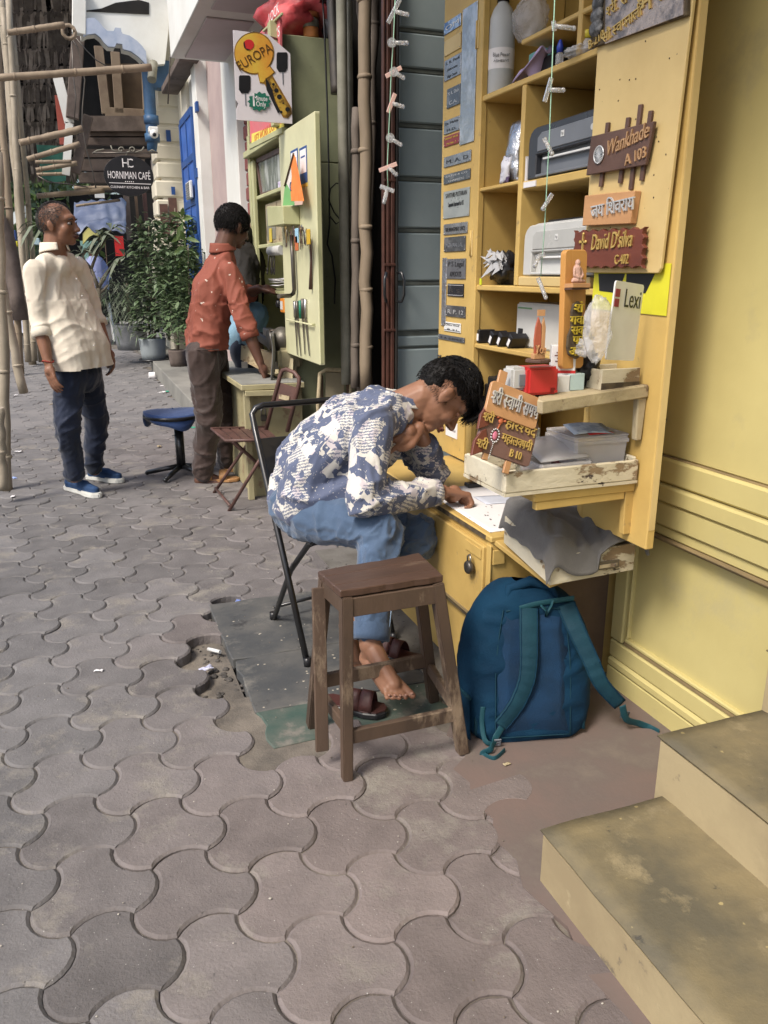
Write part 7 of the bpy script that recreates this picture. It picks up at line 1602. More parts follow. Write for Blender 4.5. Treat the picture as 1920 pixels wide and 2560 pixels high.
MB().tube([PY(u,v,11.75) for u,v in ((362,110),(368,165),(372,215),(377,300),(381,345),(380,378))], [.075,.078,.075,.075,.075,.06], 12).build('pipe', m_bluepipe, bpipe)
for v in (300,345): q = PY(378.5 if v == 300 else 381,v,11.75); MB().tube([q+V(0,0,.05),q-V(0,0,.05)], .095, 12).build('collar', m_bluepipe, bpipe)
q = PY(405,190,11.8); MB().box((q.x-.10,q.y-.08,q.z-.16),(q.x+.10,q.y+.1,q.z+.17)).build('hopper', m_bluepipe, bpipe, bevel=.01); MB().bar(q+V(-.08,-.02,-.12), PY(376,215,11.75), .10, .10).build('elbow', m_bluepipe, bpipe, bevel=.02)
q = PY(385,335,11.55); cc = thing('security_camera', 'white dome security camera on the quoined corner', 'camera', q); MB().box((q.x-.06,q.y,q.z+.02),(q.x+.06,q.y+.12,q.z+.09)).build('mount', m_plasticwhite, cc, bevel=.01); MB().ell(q, (.055,.055,.055)).build('dome', m_plasticwhite, cc); MB().ell(q+V(0,-.042,-.012), (.026,.020,.026)).build('lens', m_plasticblack, cc)
q = PY(380,182,11.4); single(MB().tube([q+V(-.02,-.1,-.10), q+V(.03,.05,.12)], .055, 12), 'bullet_lamp', m_pipe, 'grey cylinder lamp under the arch beside the blue pipe', 'lamp', q)
# ------------------------------------------------------------------ dark old veranda behind with wooden screen
ov = thing('old_veranda', 'dark timber veranda with a brown boarded screen behind the balcony', 'veranda', (.6,13.5,2.2))
vq = lambda x, y, Y=13.0: PY(x*k3, y*k3, Y)
def vpoly(pts, m, nm, Y, d=.05, par=ov):
    q = [vq(x,y,Y) for x,y in pts]; n = len(q); return MB().add([*q,*[p+V(0,d,0) for p in q]], [list(range(n)), list(range(2*n-1,n-1,-1))]+[(i,(i+1)%n,n+(i+1)%n,n+i) for i in range(n)]).build(nm, m, par, recalc=True)
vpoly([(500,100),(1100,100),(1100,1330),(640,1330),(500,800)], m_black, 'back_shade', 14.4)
vpoly([(700,440),(1010,440),(1020,790),(725,780)], mat('brown_screen', (.09,.06,.035), (.06,.04,.025), vs=3, rough=.7), 'screen', 13.0)
for a_, b_ in (((680,320),(735,790)),((725,775),(1025,790)),((795,360),(825,785)),((1005,440),(1020,790))): MB().bar(vq(*a_,12.9), vq(*b_,12.9), .12, .06, (0,1,0)).build('frame_bar', mat('light_old_timber', (.20,.155,.11), (.15,.11,.08), vs=4, rough=.75, bump=.3), ov, bevel=.006)
for (x0_,y0_,x1_,y1_) in ((600,800,1040,905),(610,915,1010,940),(560,950,1040,1000),(560,1030,1040,1085),(540,1100,1000,1180),(540,1190,760,1260)):
    vpoly([(x0_,y0_),(x1_,y0_),(x1_,y1_),(x0_+10,y1_)], m_oldwood2, 'beam', 12.6+.03*(y0_%7), .15)
MB().bar(vq(612,800,12.4), vq(520,1200,12.4), .13, .09, (0,1,0)).build('sloping_post', m_oldwood2, ov, bevel=.01)
MB().bar(vq(545,210,12.2), vq(500,820,12.2), .16, .12, (0,1,0)).build('sloping_post', mat('light_old_timber'), ov, bevel=.01) if False else MB().bar(vq(545,210,12.2), vq(500,820,12.2), .16, .12, (0,1,0)).build('sloping_post', m_oldwood2, ov, bevel=.01)
MB().bar(vq(400,540,12.3), vq(480,850,12.3), .12, .06, (0,1,0)).build('white_barge_board', m_white, ov); MB().bar(vq(480,850,12.3), vq(455,1210,12.3), .10, .06, (0,1,0)).build('white_barge_board', m_white, ov)
MB().bar(vq(405,660,12.4), vq(440,1000,12.4), .10, .03, (0,1,0)).build('red_board', mat('faded_red_wood', (.30,.07,.05), rough=.7), ov)
vpoly([(250,1000),(465,1010),(455,1250),(380,1260),(290,1230)], mat('green_shade_net', (.03,.12,.09), (.02,.08,.06), vs=6, rough=.8), 'shade_net', 12.8)
# lower storey in shade beneath the veranda: shop fronts far away
ls = thing('far_shopfront', 'shaded far shopfronts with timber posts under the veranda', 'building', (1.2,16,0))
def fpoly(u0,v0,u1,v1,m,nm,Y,par=ls,d=.1): a = PY(u0,v0,Y); b = PY(u1,v1,Y); return MB().box((a.x,Y,b.z),(b.x,Y+d,a.z)).build(nm, m, par)
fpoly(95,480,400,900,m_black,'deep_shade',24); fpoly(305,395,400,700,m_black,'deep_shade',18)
fpoly(308,480,332,600,m_oldwood2,'timber_post',17.5); fpoly(336,480,352,600,m_oldwood,'shutter',17.5); fpoly(378,400,402,640,m_pink,'wall_strip',14.2); fpoly(356,478,372,560,m_brownmetal,'timber_post',17)
fpoly(200,602,252,690,mat('mint_panel', (.30,.50,.42), rough=.5),'mint_panel',22); fpoly(285,590,312,640,m_red,'red_panel',22); fpoly(262,590,270,690,m_oldwood,'timber_post',21)
fpoly(232,435,262,495,m_white,'pale_window',22)
# tarpaulin awning
def tarp(a, b):
    p = PY(185+130*a, 500+75*b+25*(a-.5)**2, 15.5-1.5*b); return p + V(0,0,.10*noise.noise(V(a*6,b*4,1)))
single(MB().grid(tarp, 24, 12, th=.01), 'blue_tarpaulin', mat('blue_grey_tarp', (.12,.15,.24), (.22,.25,.33), vs=2, rough=.45, bump=.5, bs=6), 'crumpled blue grey tarpaulin awning over the far stalls', 'tarp', (.8,15,2))
single(MB().grid(lambda a,b: PY(208+55*a, 585-22*math.sin(math.pi*a)+26*b, 17-1*b), 12, 6, th=.01), 'yellow_parasol', mat('olive_yellow_cloth', (.34,.31,.10), (.25,.24,.08), vs=3, rough=.8), 'olive yellow canopy edge behind the frangipani', 'parasol', (.9,17,2))
# ------------------------------------------------------------------ cafe sign
cs2 = thing('cafe_sign', 'round black hanging sign reading HC Horniman Cafe Culinary Kitchen and Bar', 'sign', PY(322,492,9.6))
YC = 9.6; c = PY(322.5,440,YC); rx = (PY(384,440,YC)-c).length; rz = (PY(322,389,YC)-c).length; Mc = frame(c, (1,0,0), (0,0,1))
MB().prism([(rx*math.cos(2*math.pi*k/48), rz*math.sin(2*math.pi*k/48)) for k in range(48)], Mc @ Matrix.Translation((0,0,-.02)), .03).build('disc', m_plasticblack, cs2, bevel=.002)
mb = MB(); letters(mb, 'H', Mc @ Matrix.Translation((-.030,.085,.0105)), .125, .002, width=.075); letters(mb, 'C', Mc @ Matrix.Translation((.018,.085,.0105)), .125, .002, width=.07)
letters(mb, 'HORNIMAN CAFÉ', Mc @ Matrix.Translation((0,-.030,.0105)), .105, .002, width=.44); letters(mb, 'CULINARY KITCHEN & BAR', Mc @ Matrix.Translation((0,-.125,.0105)), .034, .002, width=.40)
mb.box((-.21,-.078,.0105),(.22,-.072,.0125), M=Mc)
for k in range(5): mb.ell(Mc @ V(-.04+.02*k,-.058,.011), (.006,.006,.003), Mc, 6, 4)
mb.build('lettering', m_paper, cs2)
hb = [PY(x*k3,y*k3,YC) for x,y in ((640,1056),(1090,1056))]
MB().tube(hb, .009, 6).build('rail', m_darkmetal, cs2)
def spiral(x, y, r, s): return [PY((x+s*r*(1-.06*k)*math.cos(k*.55))*k3,(y-r*(1-.06*k)*math.sin(k*.55))*k3,YC) for k in range(12)]
for x,s in ((835,1),(915,-1)): MB().tube(spiral(x,1035,22,s), .006, 5).build('scroll', m_pipe, cs2)
for p_ in (((765,1005),(775,1035),(820,1050)),((995,1015),(980,1040),(935,1052)),((640,1060),(670,1040),(720,1032)),((870,1078),(880,1050),(900,1045)),((1085,1056),(1050,1035),(1030,1050))): MB().tube([PY(x*k3,y*k3,YC) for x,y in p_], .007, 5).build('scroll', m_pipe, cs2)
# ------------------------------------------------------------------ palm thatch awning seen from below
th = thing('palm_thatch', 'dark underside of a dry palm leaf thatch roof on bamboo poles', 'thatch', (0,9,3))
rr = random.Random(31); mbA, mbB = MB(), MB()
def roofp(u, v): return PY(u, v, 13.2 + (v+40)/440*4)
rows = 11
for k in range(rows):
    v0 = -60 + k*46
    a, b = roofp(5, v0), roofp(225 - max(0,(v0-200))*.18, v0-12)
    MB().tube([a-V(.2,0,0), b+V(.05,0,0)], .022, 8).build('purlin', m_black, th)
    for j in range(95):
        t = rr.random(); p = a.lerp(b, t) + V(0, 0, .02+rr.uniform(0,.03)); q = roofp(5+(220-max(0,v0-200)*.18)*t + rr.uniform(-3,3), v0 + 56 + rr.uniform(-6,8)) + V(rr.uniform(-.03,.03), 0, .02)
        w = rr.uniform(.012,.03); s = V(w,0,rr.uniform(-.4,.4)*w); m_ = p.lerp(q,.5)+V(rr.uniform(-.04,.04),0,-rr.uniform(.0,.10))
        (mbA if rr.random() < .62 else mbB).add([p-s,p+s,m_+s,m_-s,q+s*.4,q-s*.4], [(0,1,2,3),(3,2,4,5)])
for mb, m_ in ((mbA,m_thatch),(mbB,m_thatchl)): q = mb.build('palm_leaf', m_, th); q['kind'] = 'stuff'
MB().grid(lambda a,b: roofp(-30+255*a-25*a*b, -110+570*b)+V(0,.12,.22), 4, 16, th=.04).build('thatch_layer', mat('dark_thatch', (.035,.03,.026), (.02,.018,.015), vs=20, rough=.9), th, recalc=True)
# ------------------------------------------------------------------ bamboo scaffold at the left
G_ = 'bamboo uprights of the left scaffold'
pole(-8,380,18,1225,5.33,.030,m_bambool,'bamboo_pole','bamboo upright at the far left edge ending on the pavers','bamboo pole',G_,4,11)
pole(-40,470,57,982,7.6,.036,m_bambool,'bamboo_pole','leaning pale bamboo left of the standing man\'s arm','bamboo pole',G_,4,12)
pole(-3,1020,6,1225,5.0,.030,m_bambool,'bamboo_pole','bamboo foot cut by the left edge of the photo','bamboo pole',G_,1,13)
pole(0,-60,80,912,12.9,.05,m_bambool,'bamboo_pole','thick pale bamboo upright left of the man\'s head','bamboo pole',G_,6,14)
pole(20,0,70,905,12.6,.038,m_bambool,'bamboo_pole','bamboo upright ending behind the man\'s elbow','bamboo pole',G_,6,15)
pole(8,20,88,902,12.8,.038,m_bambool,'bamboo_pole','second thin bamboo in the left bundle','bamboo pole',G_,6,16)
pole(-12,60,52,935,11.6,.04,m_bamboo,'bamboo_pole','darker bamboo in the left bundle','bamboo pole',G_,5,17)
pole(32,70,104,905,12.9,.034,m_bambool,'bamboo_pole','thin bamboo just left of the grey haired head','bamboo pole',G_,5,18)
G2_ = 'bamboo cross poles of the scaffold'
for k,(u0,v0,u1,v1,y,r_,lb_) in enumerate(((-10,195,378,168,9.0,.032,'long horizontal bamboo across the thatch to the blue pipe'),(20,82,160,62,8.5,.025,'short bamboo tie under the upper thatch'),(50,357,208,322,10.5,.035,'rising cross pole below the thatch'),(68,398,200,360,11.0,.03,'second rising cross pole below the thatch'),(88,405,178,404,12.0,.022,'thin level cross pole by the green net'),(90,425,192,408,12.2,.028,'third rising cross pole by the green net'),(92,436,176,434,12.4,.02,'thin cross pole under the green net'),(92,490,262,476,13.0,.035,'lowest long cross pole above the tarpaulin'),(185,470,300,470,14.0,.03,'level pole above the tarpaulin'),(190,515,300,500,14.5,.02,'thin pole along the tarpaulin top'))):
    pole(u0,v0,u1,v1,y,r_,m_bamboo,'cross_pole',lb_,'bamboo pole',G2_,3,30+k)
for k,(pts_,lb_) in enumerate(((((175,90),(195,120),(212,200),(206,270),(205,310),(215,370),(232,430),(240,470)),'grey cable sagging from the balcony post'),(((190,95),(215,125),(240,150),(275,170)),'thin rope slanting under the arch'),(((420,0),(428,75),(437,110),(425,145),(420,260)),'thin black wire down the white canopy'),(((180,100),(182,180),(190,240),(186,300)),'tangled wire beside the sloping post'),(((95,440),(120,455),(170,460),(220,468)),'thin wire between scaffold poles'))):
    single(MB().tube([PY(u,v,8.6 if k == 2 else 11.0) for u,v in pts_], .007, 5), 'wire', m_darkmetal, lb_, 'wire', PY(*pts_[-1],11.0))
q = PY(172,80,10.8); single(MB().tube([q+V(.07*math.cos(k*.7),0,.07*math.sin(k*.7)) for k in range(11)], .022, 6), 'rope_coil', m_bamboo, 'coil of rope tied at the balcony post', 'rope', q)
# ------------------------------------------------------------------ tree trunk, trees, far ground things on the left
mb = MB(); tp = [PY(-40,520,11.5),PY(10,570,11.5),PY(28,640,11.5),PY(40,720,11.5),PY(52,800,11.5)]
def blobtree(name, label, c, R3, nl, m1, m2, seed, leaf=.09, trunk=None):
    rr = random.Random(seed); t = thing(name, label, 'tree', V(c.x,c.y,0))
    for m_, fr_ in ((m1,.6),(m2,.4)):
        mb = MB()
        for _ in range(int(nl*fr_)):
            u = V(rr.gauss(0,1),rr.gauss(0,1),rr.gauss(0,1)).normalized(); k = rr.random()**.4
            p = c + V(u.x*R3[0],u.y*R3[1],u.z*R3[2])*k*(1+.35*noise.noise(u*2+V(seed,0,0)))
            a_ = V(rr.uniform(-1,1),rr.uniform(-1,1),rr.uniform(-1,1)).normalized()*leaf*rr.uniform(.6,1.3); b_ = a_.cross(V(rr.uniform(-1,1),rr.uniform(-1,1),rr.uniform(-1,1))).normalized()*leaf*.4
            mb.add([p-a_,p+b_,p+a_,p-b_], [(0,1,2,3)])
        mb.build('foliage', m_, t)['kind'] = 'stuff'
    mb = MB(); mb.tube([V(c.x,c.y,0),V(c.x+.1,c.y,c.z*.5),V(c.x,c.y,c.z)], [.22,.16,.08], 10)
    for k in range(4): a = k*1.6+seed; mb.tube([V(c.x,c.y,c.z*.6),V(c.x+math.cos(a)*R3[0]*.5,c.y+math.sin(a)*R3[1]*.5,c.z+R3[2]*.4)], [.08,.03], 6)
    mb.build('trunk', m_oldwood2, t); return t
t = thing('leaning_tree_trunk', 'dark curved tree trunk with two stems at the far left edge', 'tree', PY(45,760,11.5))
MB().tube([PY(-60,520,11.5),PY(-10,545,11.5),PY(12,590,11.5),PY(28,650,11.5),PY(42,740,11.5),PY(50,800,11.5)], [.10,.12,.11,.10,.09,.10], 12).build('trunk', m_oldwood2, t); MB().tube([PY(-30,560,11.6),PY(2,630,11.6),PY(20,700,11.6),PY(34,780,11.6)], [.07,.08,.08,.08], 12).build('trunk', m_oldwood2, t)
blobtree('far_tree', 'sunlit green tree across the street at the far left', PY(-60,330,24), (3.2,3,3.4), 5200, m_leaf2, m_leaf, 3, .16)
blobtree('far_tree', 'darker green tree behind the scaffold foot', PY(40,470,30), (2.6,3,3.0), 3000, m_leaf, m_leaf2, 8, .16)
blobtree('far_tree', 'dim tree mass in the gap under the thatch', PY(140,480,32), (4,2,2.6), 2600, m_leaf, m_leaf3, 9, .18)
single(MB().grid(lambda a,b: PY(-30+95*a, 555-30*a+30*b+10*math.sin(a*5), 17-b), 12, 6, th=.01), 'grey_tarpaulin', mat('pale_grey_tarp', (.30,.33,.33), (.4,.43,.42), vs=2, rough=.6), 'pale grey tarpaulin slung behind the left bamboo', 'tarp', (-2,17,1.8))
for k,(u0,v0,u1,v1,Y,mm,nm,lb_) in enumerate(((20,575,42,600,16,mat('deep_blue_stuff', (.04,.08,.25), rough=.5),'blue_crate','deep blue crate behind the leaning trunk'),(30,603,46,616,15.5,mat('yellow_stuff', (.6,.52,.03), rough=.5),'yellow_crate','yellow crate beside the leaning trunk'),(-10,725,55,742,12,mat('deep_blue_stuff'),'blue_tub','dark blue tub with a white rim at the left edge'),(82,595,100,612,18,mat('pale_cyan', (.45,.6,.65), rough=.5),'pale_box','pale cyan box seen past the man\'s head'))):
    a, b = PY(u0,v0,Y), PY(u1,v1,Y); single(MB().box((a.x,Y,b.z),(b.x,Y+.3,a.z)), nm, mm, lb_, 'crate', ((a.x+b.x)/2,Y,b.z), bevel=.01)
single(MB().grid(lambda a,b: GZ(-40+100*a+8*b, 760+70*b-8*math.sin(a*4), .12-.10*b+.05*a*(1-b)), 10, 6, th=.02), 'pale_sheet', mat('pale_blue_grey_sheet', (.42,.42,.48), rough=.7), 'pale lilac grey sheet spread on the ground by the scaffold', 'sheet', GZ(20,800,.02), recalc=False)
# background person on a white stool
def bgperson():
    Y = 17.0; P = lambda u, v, d=0: PY(u, v, Y+d)
    t = thing('person', 'distant person in a lavender shirt seated on a white plastic stool, back turned', 'person', P(245,725))
    mb = MB(); mb.ell(P(233,632),(.10,.10,.12)); mb.cap(P(234,640),P(238,660),.05,.06); mb.cap(P(238,665),P(245,720),.17,.19); mb.cap(P(225,668),P(222,700),.06,.05); mb.cap(P(258,668),P(266,700),.06,.05); mb.cap(P(244,728),P(228,745,-.3),.11,.08); mb.cap(P(228,745,-.3),P(228,790,-.3),.08,.05)
    blob('body', mb, m_skind, t, .03, 2)
    mb = MB(); mb.cap(P(238,664),P(245,715),.20,.215); mb.cap(P(225,666),P(220,690),.085,.08); mb.cap(P(258,666),P(268,690),.085,.08); blob('shirt', mb, mat('lavender_shirt', (.30,.34,.58), rough=.8), t, .03, 2)
    mb = MB(); mb.cap(P(244,728),P(228,745,-.3),.17,.12); mb.cap(P(252,728),P(262,748,-.3),.16,.11); blob('trousers', mb, m_black, t, .03, 2)
    mb = MB(); mb.ell(P(233,626),(.115,.115,.11)); mb.build('hair', m_hair, t)
bgperson()
Y = 17.0; a, b = PY(228,738,Y), PY(268,785,Y)
t = thing('plastic_stool', 'white plastic stool under the distant person', 'stool', ((a.x+b.x)/2,Y,0)); zt_ = a.z; xm = (a.x+b.x)/2; wd_ = .19
MB().box((xm-wd_,Y-.17,zt_-.04),(xm+wd_,Y+.17,zt_)).build('seat', m_rusty, t, bevel=.01)
for sx in (-1,1):
    for sy in (-1,1): MB().bar((xm+sx*wd_*.85,Y+sy*.14,zt_-.04),(xm+sx*wd_*1.15,Y+sy*.18,0),.05,.03).build('leg', m_plasticwhite, t)
MB().bar((xm-wd_,Y-.17,zt_*.5),(xm+wd_,Y-.17,zt_*.5),.03,.04).build('rung', m_plasticwhite, t)
# ------------------------------------------------------------------ plants
def leaf_at(mb, p, d, L, w, up=V(0,0,1), droop=.3):
    d = d.normalized(); s = d.cross(up); s = s.normalized() if s.length > .05 else V(1,0,0); n_ = s.cross(d)
    q = [p, p+d*L*.35+s*w+n_*.1*w, p+d*L*.35-s*w+n_*.1*w, p+d*L*.7+s*w*.75-V(0,0,droop*L*.25), p+d*L*.7-s*w*.75-V(0,0,droop*L*.25), p+d*L-V(0,0,droop*L*.6), p+d*L*.35-n_*.12*w, p+d*L*.7-n_*.12*w-V(0,0,droop*L*.25)]
    mb.add(q, [(0,1,6),(0,6,2),(1,3,7,6),(6,7,4,2),(3,5,7),(7,5,4)])
def pot(c, r, h, m, t, nm='pot'): MB().lathe([(r*.86,0),(r*.92,h*.3),(r,h*.9),(r*1.01,h),(r*.9,h),(r*.88,h*.9)], Matrix.Translation(c), 28, capt=False).build(nm, m, t); MB().lathe([(.001,h*.88),(r*.9,h*.885)], Matrix.Translation(c), 20, capt=False).build('soil', m_joint, t)
PYp = 11.3
c = PY(385,900,PYp); c.z = .17; r_ = (PY(419,880,PYp)-PY(351,880,PYp)).length/2; ph = PY(385,845,PYp).z-.17
t = thing('potted_plant', 'tall bushy potted plant in a grey cylinder pot on the plinth edge', 'potted plant', c)
pot(c, r_, ph, m_potgrey, t); MB().lathe([(r_*1.1,-.012),(r_*1.12,.012)], Matrix.Translation(c), 24).build('saucer', m_plasticblack, t)
rr = random.Random(17); mb, mb2 = MB(), MB(); top = PY(372,560,PYp)
for k in range(3): MB().tube([c+V(.03*k-.03,0,ph), c+V(-.03+.06*k,.03,ph+.35), top-V(.0+.05*k,0,.1*k)], [.016,.013,.006], 7).build('stem', m_stem, t)
for k in range(950):
    f = rr.random(); hc = c.lerp(top, .12+.9*f) + V(0,0,.12*(1-f)); rad = .36*(math.sin(math.pi*min(1,(.10+.86*f)))**.7)*(.55+.45*noise.noise(V(f*5,k%7,0)))+.10
    a = rr.uniform(0,6.28); q = rr.random()**.5; p = hc + V(math.cos(a),math.sin(a),0)*rad*q + V(0,0,rr.uniform(-.07,.07)); d_ = V(math.cos(a),math.sin(a),rr.uniform(-.4,.3))
    for j in range(3): leaf_at(mb if rr.random() < .72 else mb2, p, d_+V(rr.uniform(-.8,.8),rr.uniform(-.8,.8),0), rr.uniform(.06,.10), rr.uniform(.018,.03))
mb.build('foliage', m_leaf, t)['kind'] = 'stuff'; mb2.build('foliage', m_leaf3, t)['kind'] = 'stuff'
# palm like grass plant left of it, in a round grey pot
c = PY(330,862,12.6); c.z = .20
t = thing('potted_palm', 'drooping palm like plant in a round grey pot left of the bushy one', 'potted plant', c); pot(c, .24, .36, mat('mottled_grey_pot', (.20,.21,.22), (.30,.31,.32), vs=7, rough=.5), t)
mb = MB(); mb2 = MB()
for k in range(130):
    a = rr.uniform(0,6.28); el = rr.uniform(.2,1.3); L = rr.uniform(.45,.85); p0 = c+V(0,0,.4+rr.uniform(0,.5)); 
    for j in range(5):
        f = j/5; d_ = V(math.cos(a)*math.cos(el-f*1.6), math.sin(a)*math.cos(el-f*1.6), math.sin(el-f*1.6)); q = p0 + d_*L/5; 
        for s in (-1,1): leaf_at(mb if k % 3 else mb2, q, d_+d_.cross(V(0,0,1))*s*.9, .13, .007, droop=.9)
        p0 = q
mb.build('foliage', m_leaf3, t)['kind'] = 'stuff'; mb2.build('foliage', m_leaf, t)['kind'] = 'stuff'; MB().tube([c+V(0,0,.3), c+V(0,0,.95)], [.03,.012], 7).build('stem', m_stem, t)
# plants behind, towards the blue door
for k,(u,v,vt,Y,n_,w_,mm,lb_) in enumerate(((445,880,520,10.4,900,.34,m_leaf,'leafy shrub behind the man in the rust shirt'),(425,880,600,11.9,500,.30,m_leaf3,'dusty shrub between the bushy plant and the blue door'),(478,900,610,9.6,420,.24,m_leaf,'low green shrub right beside the rust shirt'))):
    c = PY(u,v,Y); c.z = .17; top = PY(u-8,vt,Y); t = thing('shrub', lb_, 'shrub', c); mb = MB(); pot(c, .12, .2, m_oldwood2, t) if k == 0 else None
    for j in range(n_):
        f = rr.random(); p = c.lerp(top,.25+.7*f)+V(rr.gauss(0,w_*.45),rr.gauss(0,w_*.45),rr.uniform(-.05,.05)); d_ = V(rr.uniform(-1,1),rr.uniform(-1,1),rr.uniform(-.3,.6)); leaf_at(mb, p, d_, rr.uniform(.08,.15), rr.uniform(.014,.026)); leaf_at(mb, p, V(-d_.y,d_.x,d_.z), rr.uniform(.08,.15), rr.uniform(.014,.026))
    mb.build('foliage', mm, t)['kind'] = 'stuff'; MB().tube([c+V(0,0,.2), top], [.02,.006], 6).build('stem', m_stem, t)
c = PY(468,700,9.9); top = PY(455,545,9.9)
t = thing('sapling', 'young sapling with large pointed leaves in front of the blue door', 'plant', V(c.x,c.y,.2)); MB().tube([V(c.x,c.y,.2), c, PY(463,620,9.9), top], [.02,.014,.010,.006], 6).build('stem', m_leaf2, t)
for (u,v,du,dv) in ((455,545,-28,-20),(455,548,24,-8),(456,560,-14,30),(460,590,-30,8),(461,596,34,2),(463,615,-28,14),(465,630,30,4),(466,640,-22,22),(468,655,26,12),(455,545,2,-30),(462,606,-10,-34),(467,650,14,-36),(468,660,-30,-20)):
    p = PY(u,v,9.9); q = PY(u+du,v+dv,9.9-.1); mb = MB(); leaf_at(mb, p, q-p, (q-p).length*1.15, .028, V(0,-1,.3)); mb.build('leaf', m_leaf2, t)
# frangipani: bare forked stems with leaf clusters on top
t = thing('frangipani', 'bare forked frangipani with drooping leaf rosettes left of the potted plant', 'plant', PY(246,860,12.2)); FQ = lambda u, v, d=0: PY(u, v, 12.2+d)
br = [((246,860),(247,790),(246,720),.04,.03),((246,720),(238,700),(228,672),.03,.022),((246,720),(262,690),(282,662),.03,.02),((228,672),(210,650),(205,632),.022,.015),((228,672),(240,640),(262,602),.022,.014),((228,672),(222,680),(216,690),.02,.02),((205,640),(225,618),(250,592),.016,.012),((282,662),(300,655),(310,640),.018,.012),((262,602),(268,588),(278,575),.014,.01),((246,735),(262,722),(270,712),.02,.012)]
for a_,b_,c_,r0,r1 in br: MB().tube([FQ(*a_),FQ(*b_),FQ(*c_)], [r0,(r0+r1)/2,r1], 7).build('branch', m_stem, t)
mb = MB()
for (u,v) in ((205,632),(262,600),(278,575),(310,640),(250,592),(120,565),(95,560)):
    p = FQ(u,v)
    for k in range(12): a = k*.55; d_ = V(math.cos(a),.3*math.sin(a),.45*math.sin(a*1.3)+.1); leaf_at(mb, p, d_, rr.uniform(.22,.38), .035, droop=1.0)
mb.build('foliage', m_leaf3, t)['kind'] = 'stuff'
# ------------------------------------------------------------------ people
def collar(t, m, c, ax_, up, r, h=.035, open_=.5):
    M = frame(c, ax_, up.cross(V(*ax_)) if False else V(*up).cross(V(*ax_)))
    def f(a, b): an = open_*.5 + a*(2*math.pi-open_); rr_ = r*(1+.22*b*(.3+.7*abs(math.cos(an*.5)))); return M @ V(rr_*math.cos(an), rr_*math.sin(an)*.92, h*(1-1.0*b) + .012*b*math.cos(an))
    return MB().grid(f, 36, 5, th=.003).build('collar', m, t, recalc=True)
# ---- the boy bent over the desk
boy = thing('person', 'boy in a navy and cream newsprint shirt and blue jeans bent over the yellow desk', 'person', (.75,2.5,0))
fB = V(.46,-.16,-.87).normalized(); uB = V(.86,-.06,.48); uB = (uB - fB*uB.dot(fB)).normalized(); hc = PY(1108,985,2.43)
HB = frame(hc, fB, uB.cross(fB))
pel = V(.655,2.57,.53); hipR, hipL = V(.68,2.48,.515), V(.74,2.66,.515)
knR, anR = V(.845,2.27,.515), PY(926,1612,2.11); knL, anL = V(1.02,2.40,.43), PY(872,1565,2.24)
shR, elR, wrR = V(.865,2.35,.845), V(.785,2.25,.625), V(1.085,2.315,.605)
shL, elL, wrL = V(1.0,2.62,.845), V(1.165,2.58,.600), PY(1047,1072,2.40)
nk = V(1.00,2.475,.865)
mb = MB(); head(mb, HB, .95); mb.cap(HB @ V(-.03,0,-.06), nk, .054, .062); mb.cap(HB @ V(-.02,0,-.02), V(.96,2.48,.83), .05, .07)
mb.cap(nk, V(.74,2.53,.68), .055, .05)
mb.cap(nk, shR, .04,.034); mb.cap(nk, shL, .04,.034); mb.cap(shR, elR, .038,.034); mb.cap(elR, wrR, .036,.024); mb.cap(shL, elL, .038,.034); mb.cap(elL, wrL, .036,.025)
hand(mb, wrR, V(.93,.12,-.26), V(.15,-.25,-1), -1, .98, 1.15, .05, 1.0)
hand(mb, wrL, V(-.93,-.22,-.12), V(-.15,.75,-.65), -1, .95, .32, .3, .2)
mb.cap(hipR, knR, .07,.05); mb.cap(knR, anR, .05,.036); mb.cap(hipL, knL, .07,.05); mb.cap(knL, knL.lerp(anL,.45), .052,.052); mb.cap(knL.lerp(anL,.45), anL, .052,.034); mb.cap(pel, hipL, .08,.08); mb.cap(pel, hipR, .08,.08); mb.cap(pel, V(.74,2.53,.68), .07,.05)
def foot(mb, an, d, side, sc=1.0, toes=True, pit=-.35):
    d = V(*d).normalized(); s = d.cross(V(0,0,1)).normalized()*side; up = s.cross(d)*side; up = up if up.z > 0 else -up
    heel = an - V(0,0,.045)*sc - d*.03*sc; ball = heel + d*.165*sc - up*.012*sc
    mb.cap(an, heel, .034*sc, .032*sc); mb.cap(an, ball+up*.012*sc, .032*sc, .024*sc, 10)
    for o_ in (-.026,-.009,.009,.026): mb.cap(heel+s*o_*.5*sc, ball+s*o_*sc, .022*sc, .0165*sc, 8)
    for i,(o_,L_,r_) in enumerate(((.031,.050,.0125),(.012,.050,.0088),(-.003,.045,.0083),(-.017,.038,.0078),(-.030,.030,.0078))):
        b_ = ball + s*o_*sc; mb.cap(b_, b_ + (d*L_ + s*o_*.25 - up*.006)*sc, r_*1.02*sc, r_*.92*sc, 8)
    return [ball + (s*o_ + d*(L_+.004) + up*.006)*sc for o_,L_ in ((.034,.050),(.013,.050),(-.003,.045),(-.018,.038),(-.033,.030))], up, s
tn, upf, sf = foot(mb, anR+V(.005,-.012,-.01), V(.12,-.97,-.10), -1, .98)
foot(mb, anL, V(.25,.45,-.85), 1, .85)
blob('body', mb, m_skin, boy, .0042, 3)
face_bits(HB, boy, m_lip, m_hair, m_skin)
mb = MB()
for q in tn: mb.ell(q, (.005,.005,.0035), None, 8, 5)
mb.build('toenail', mat('toenail', (.36,.19,.14), rough=.3, bump=0), boy)['kind'] = 'stuff'
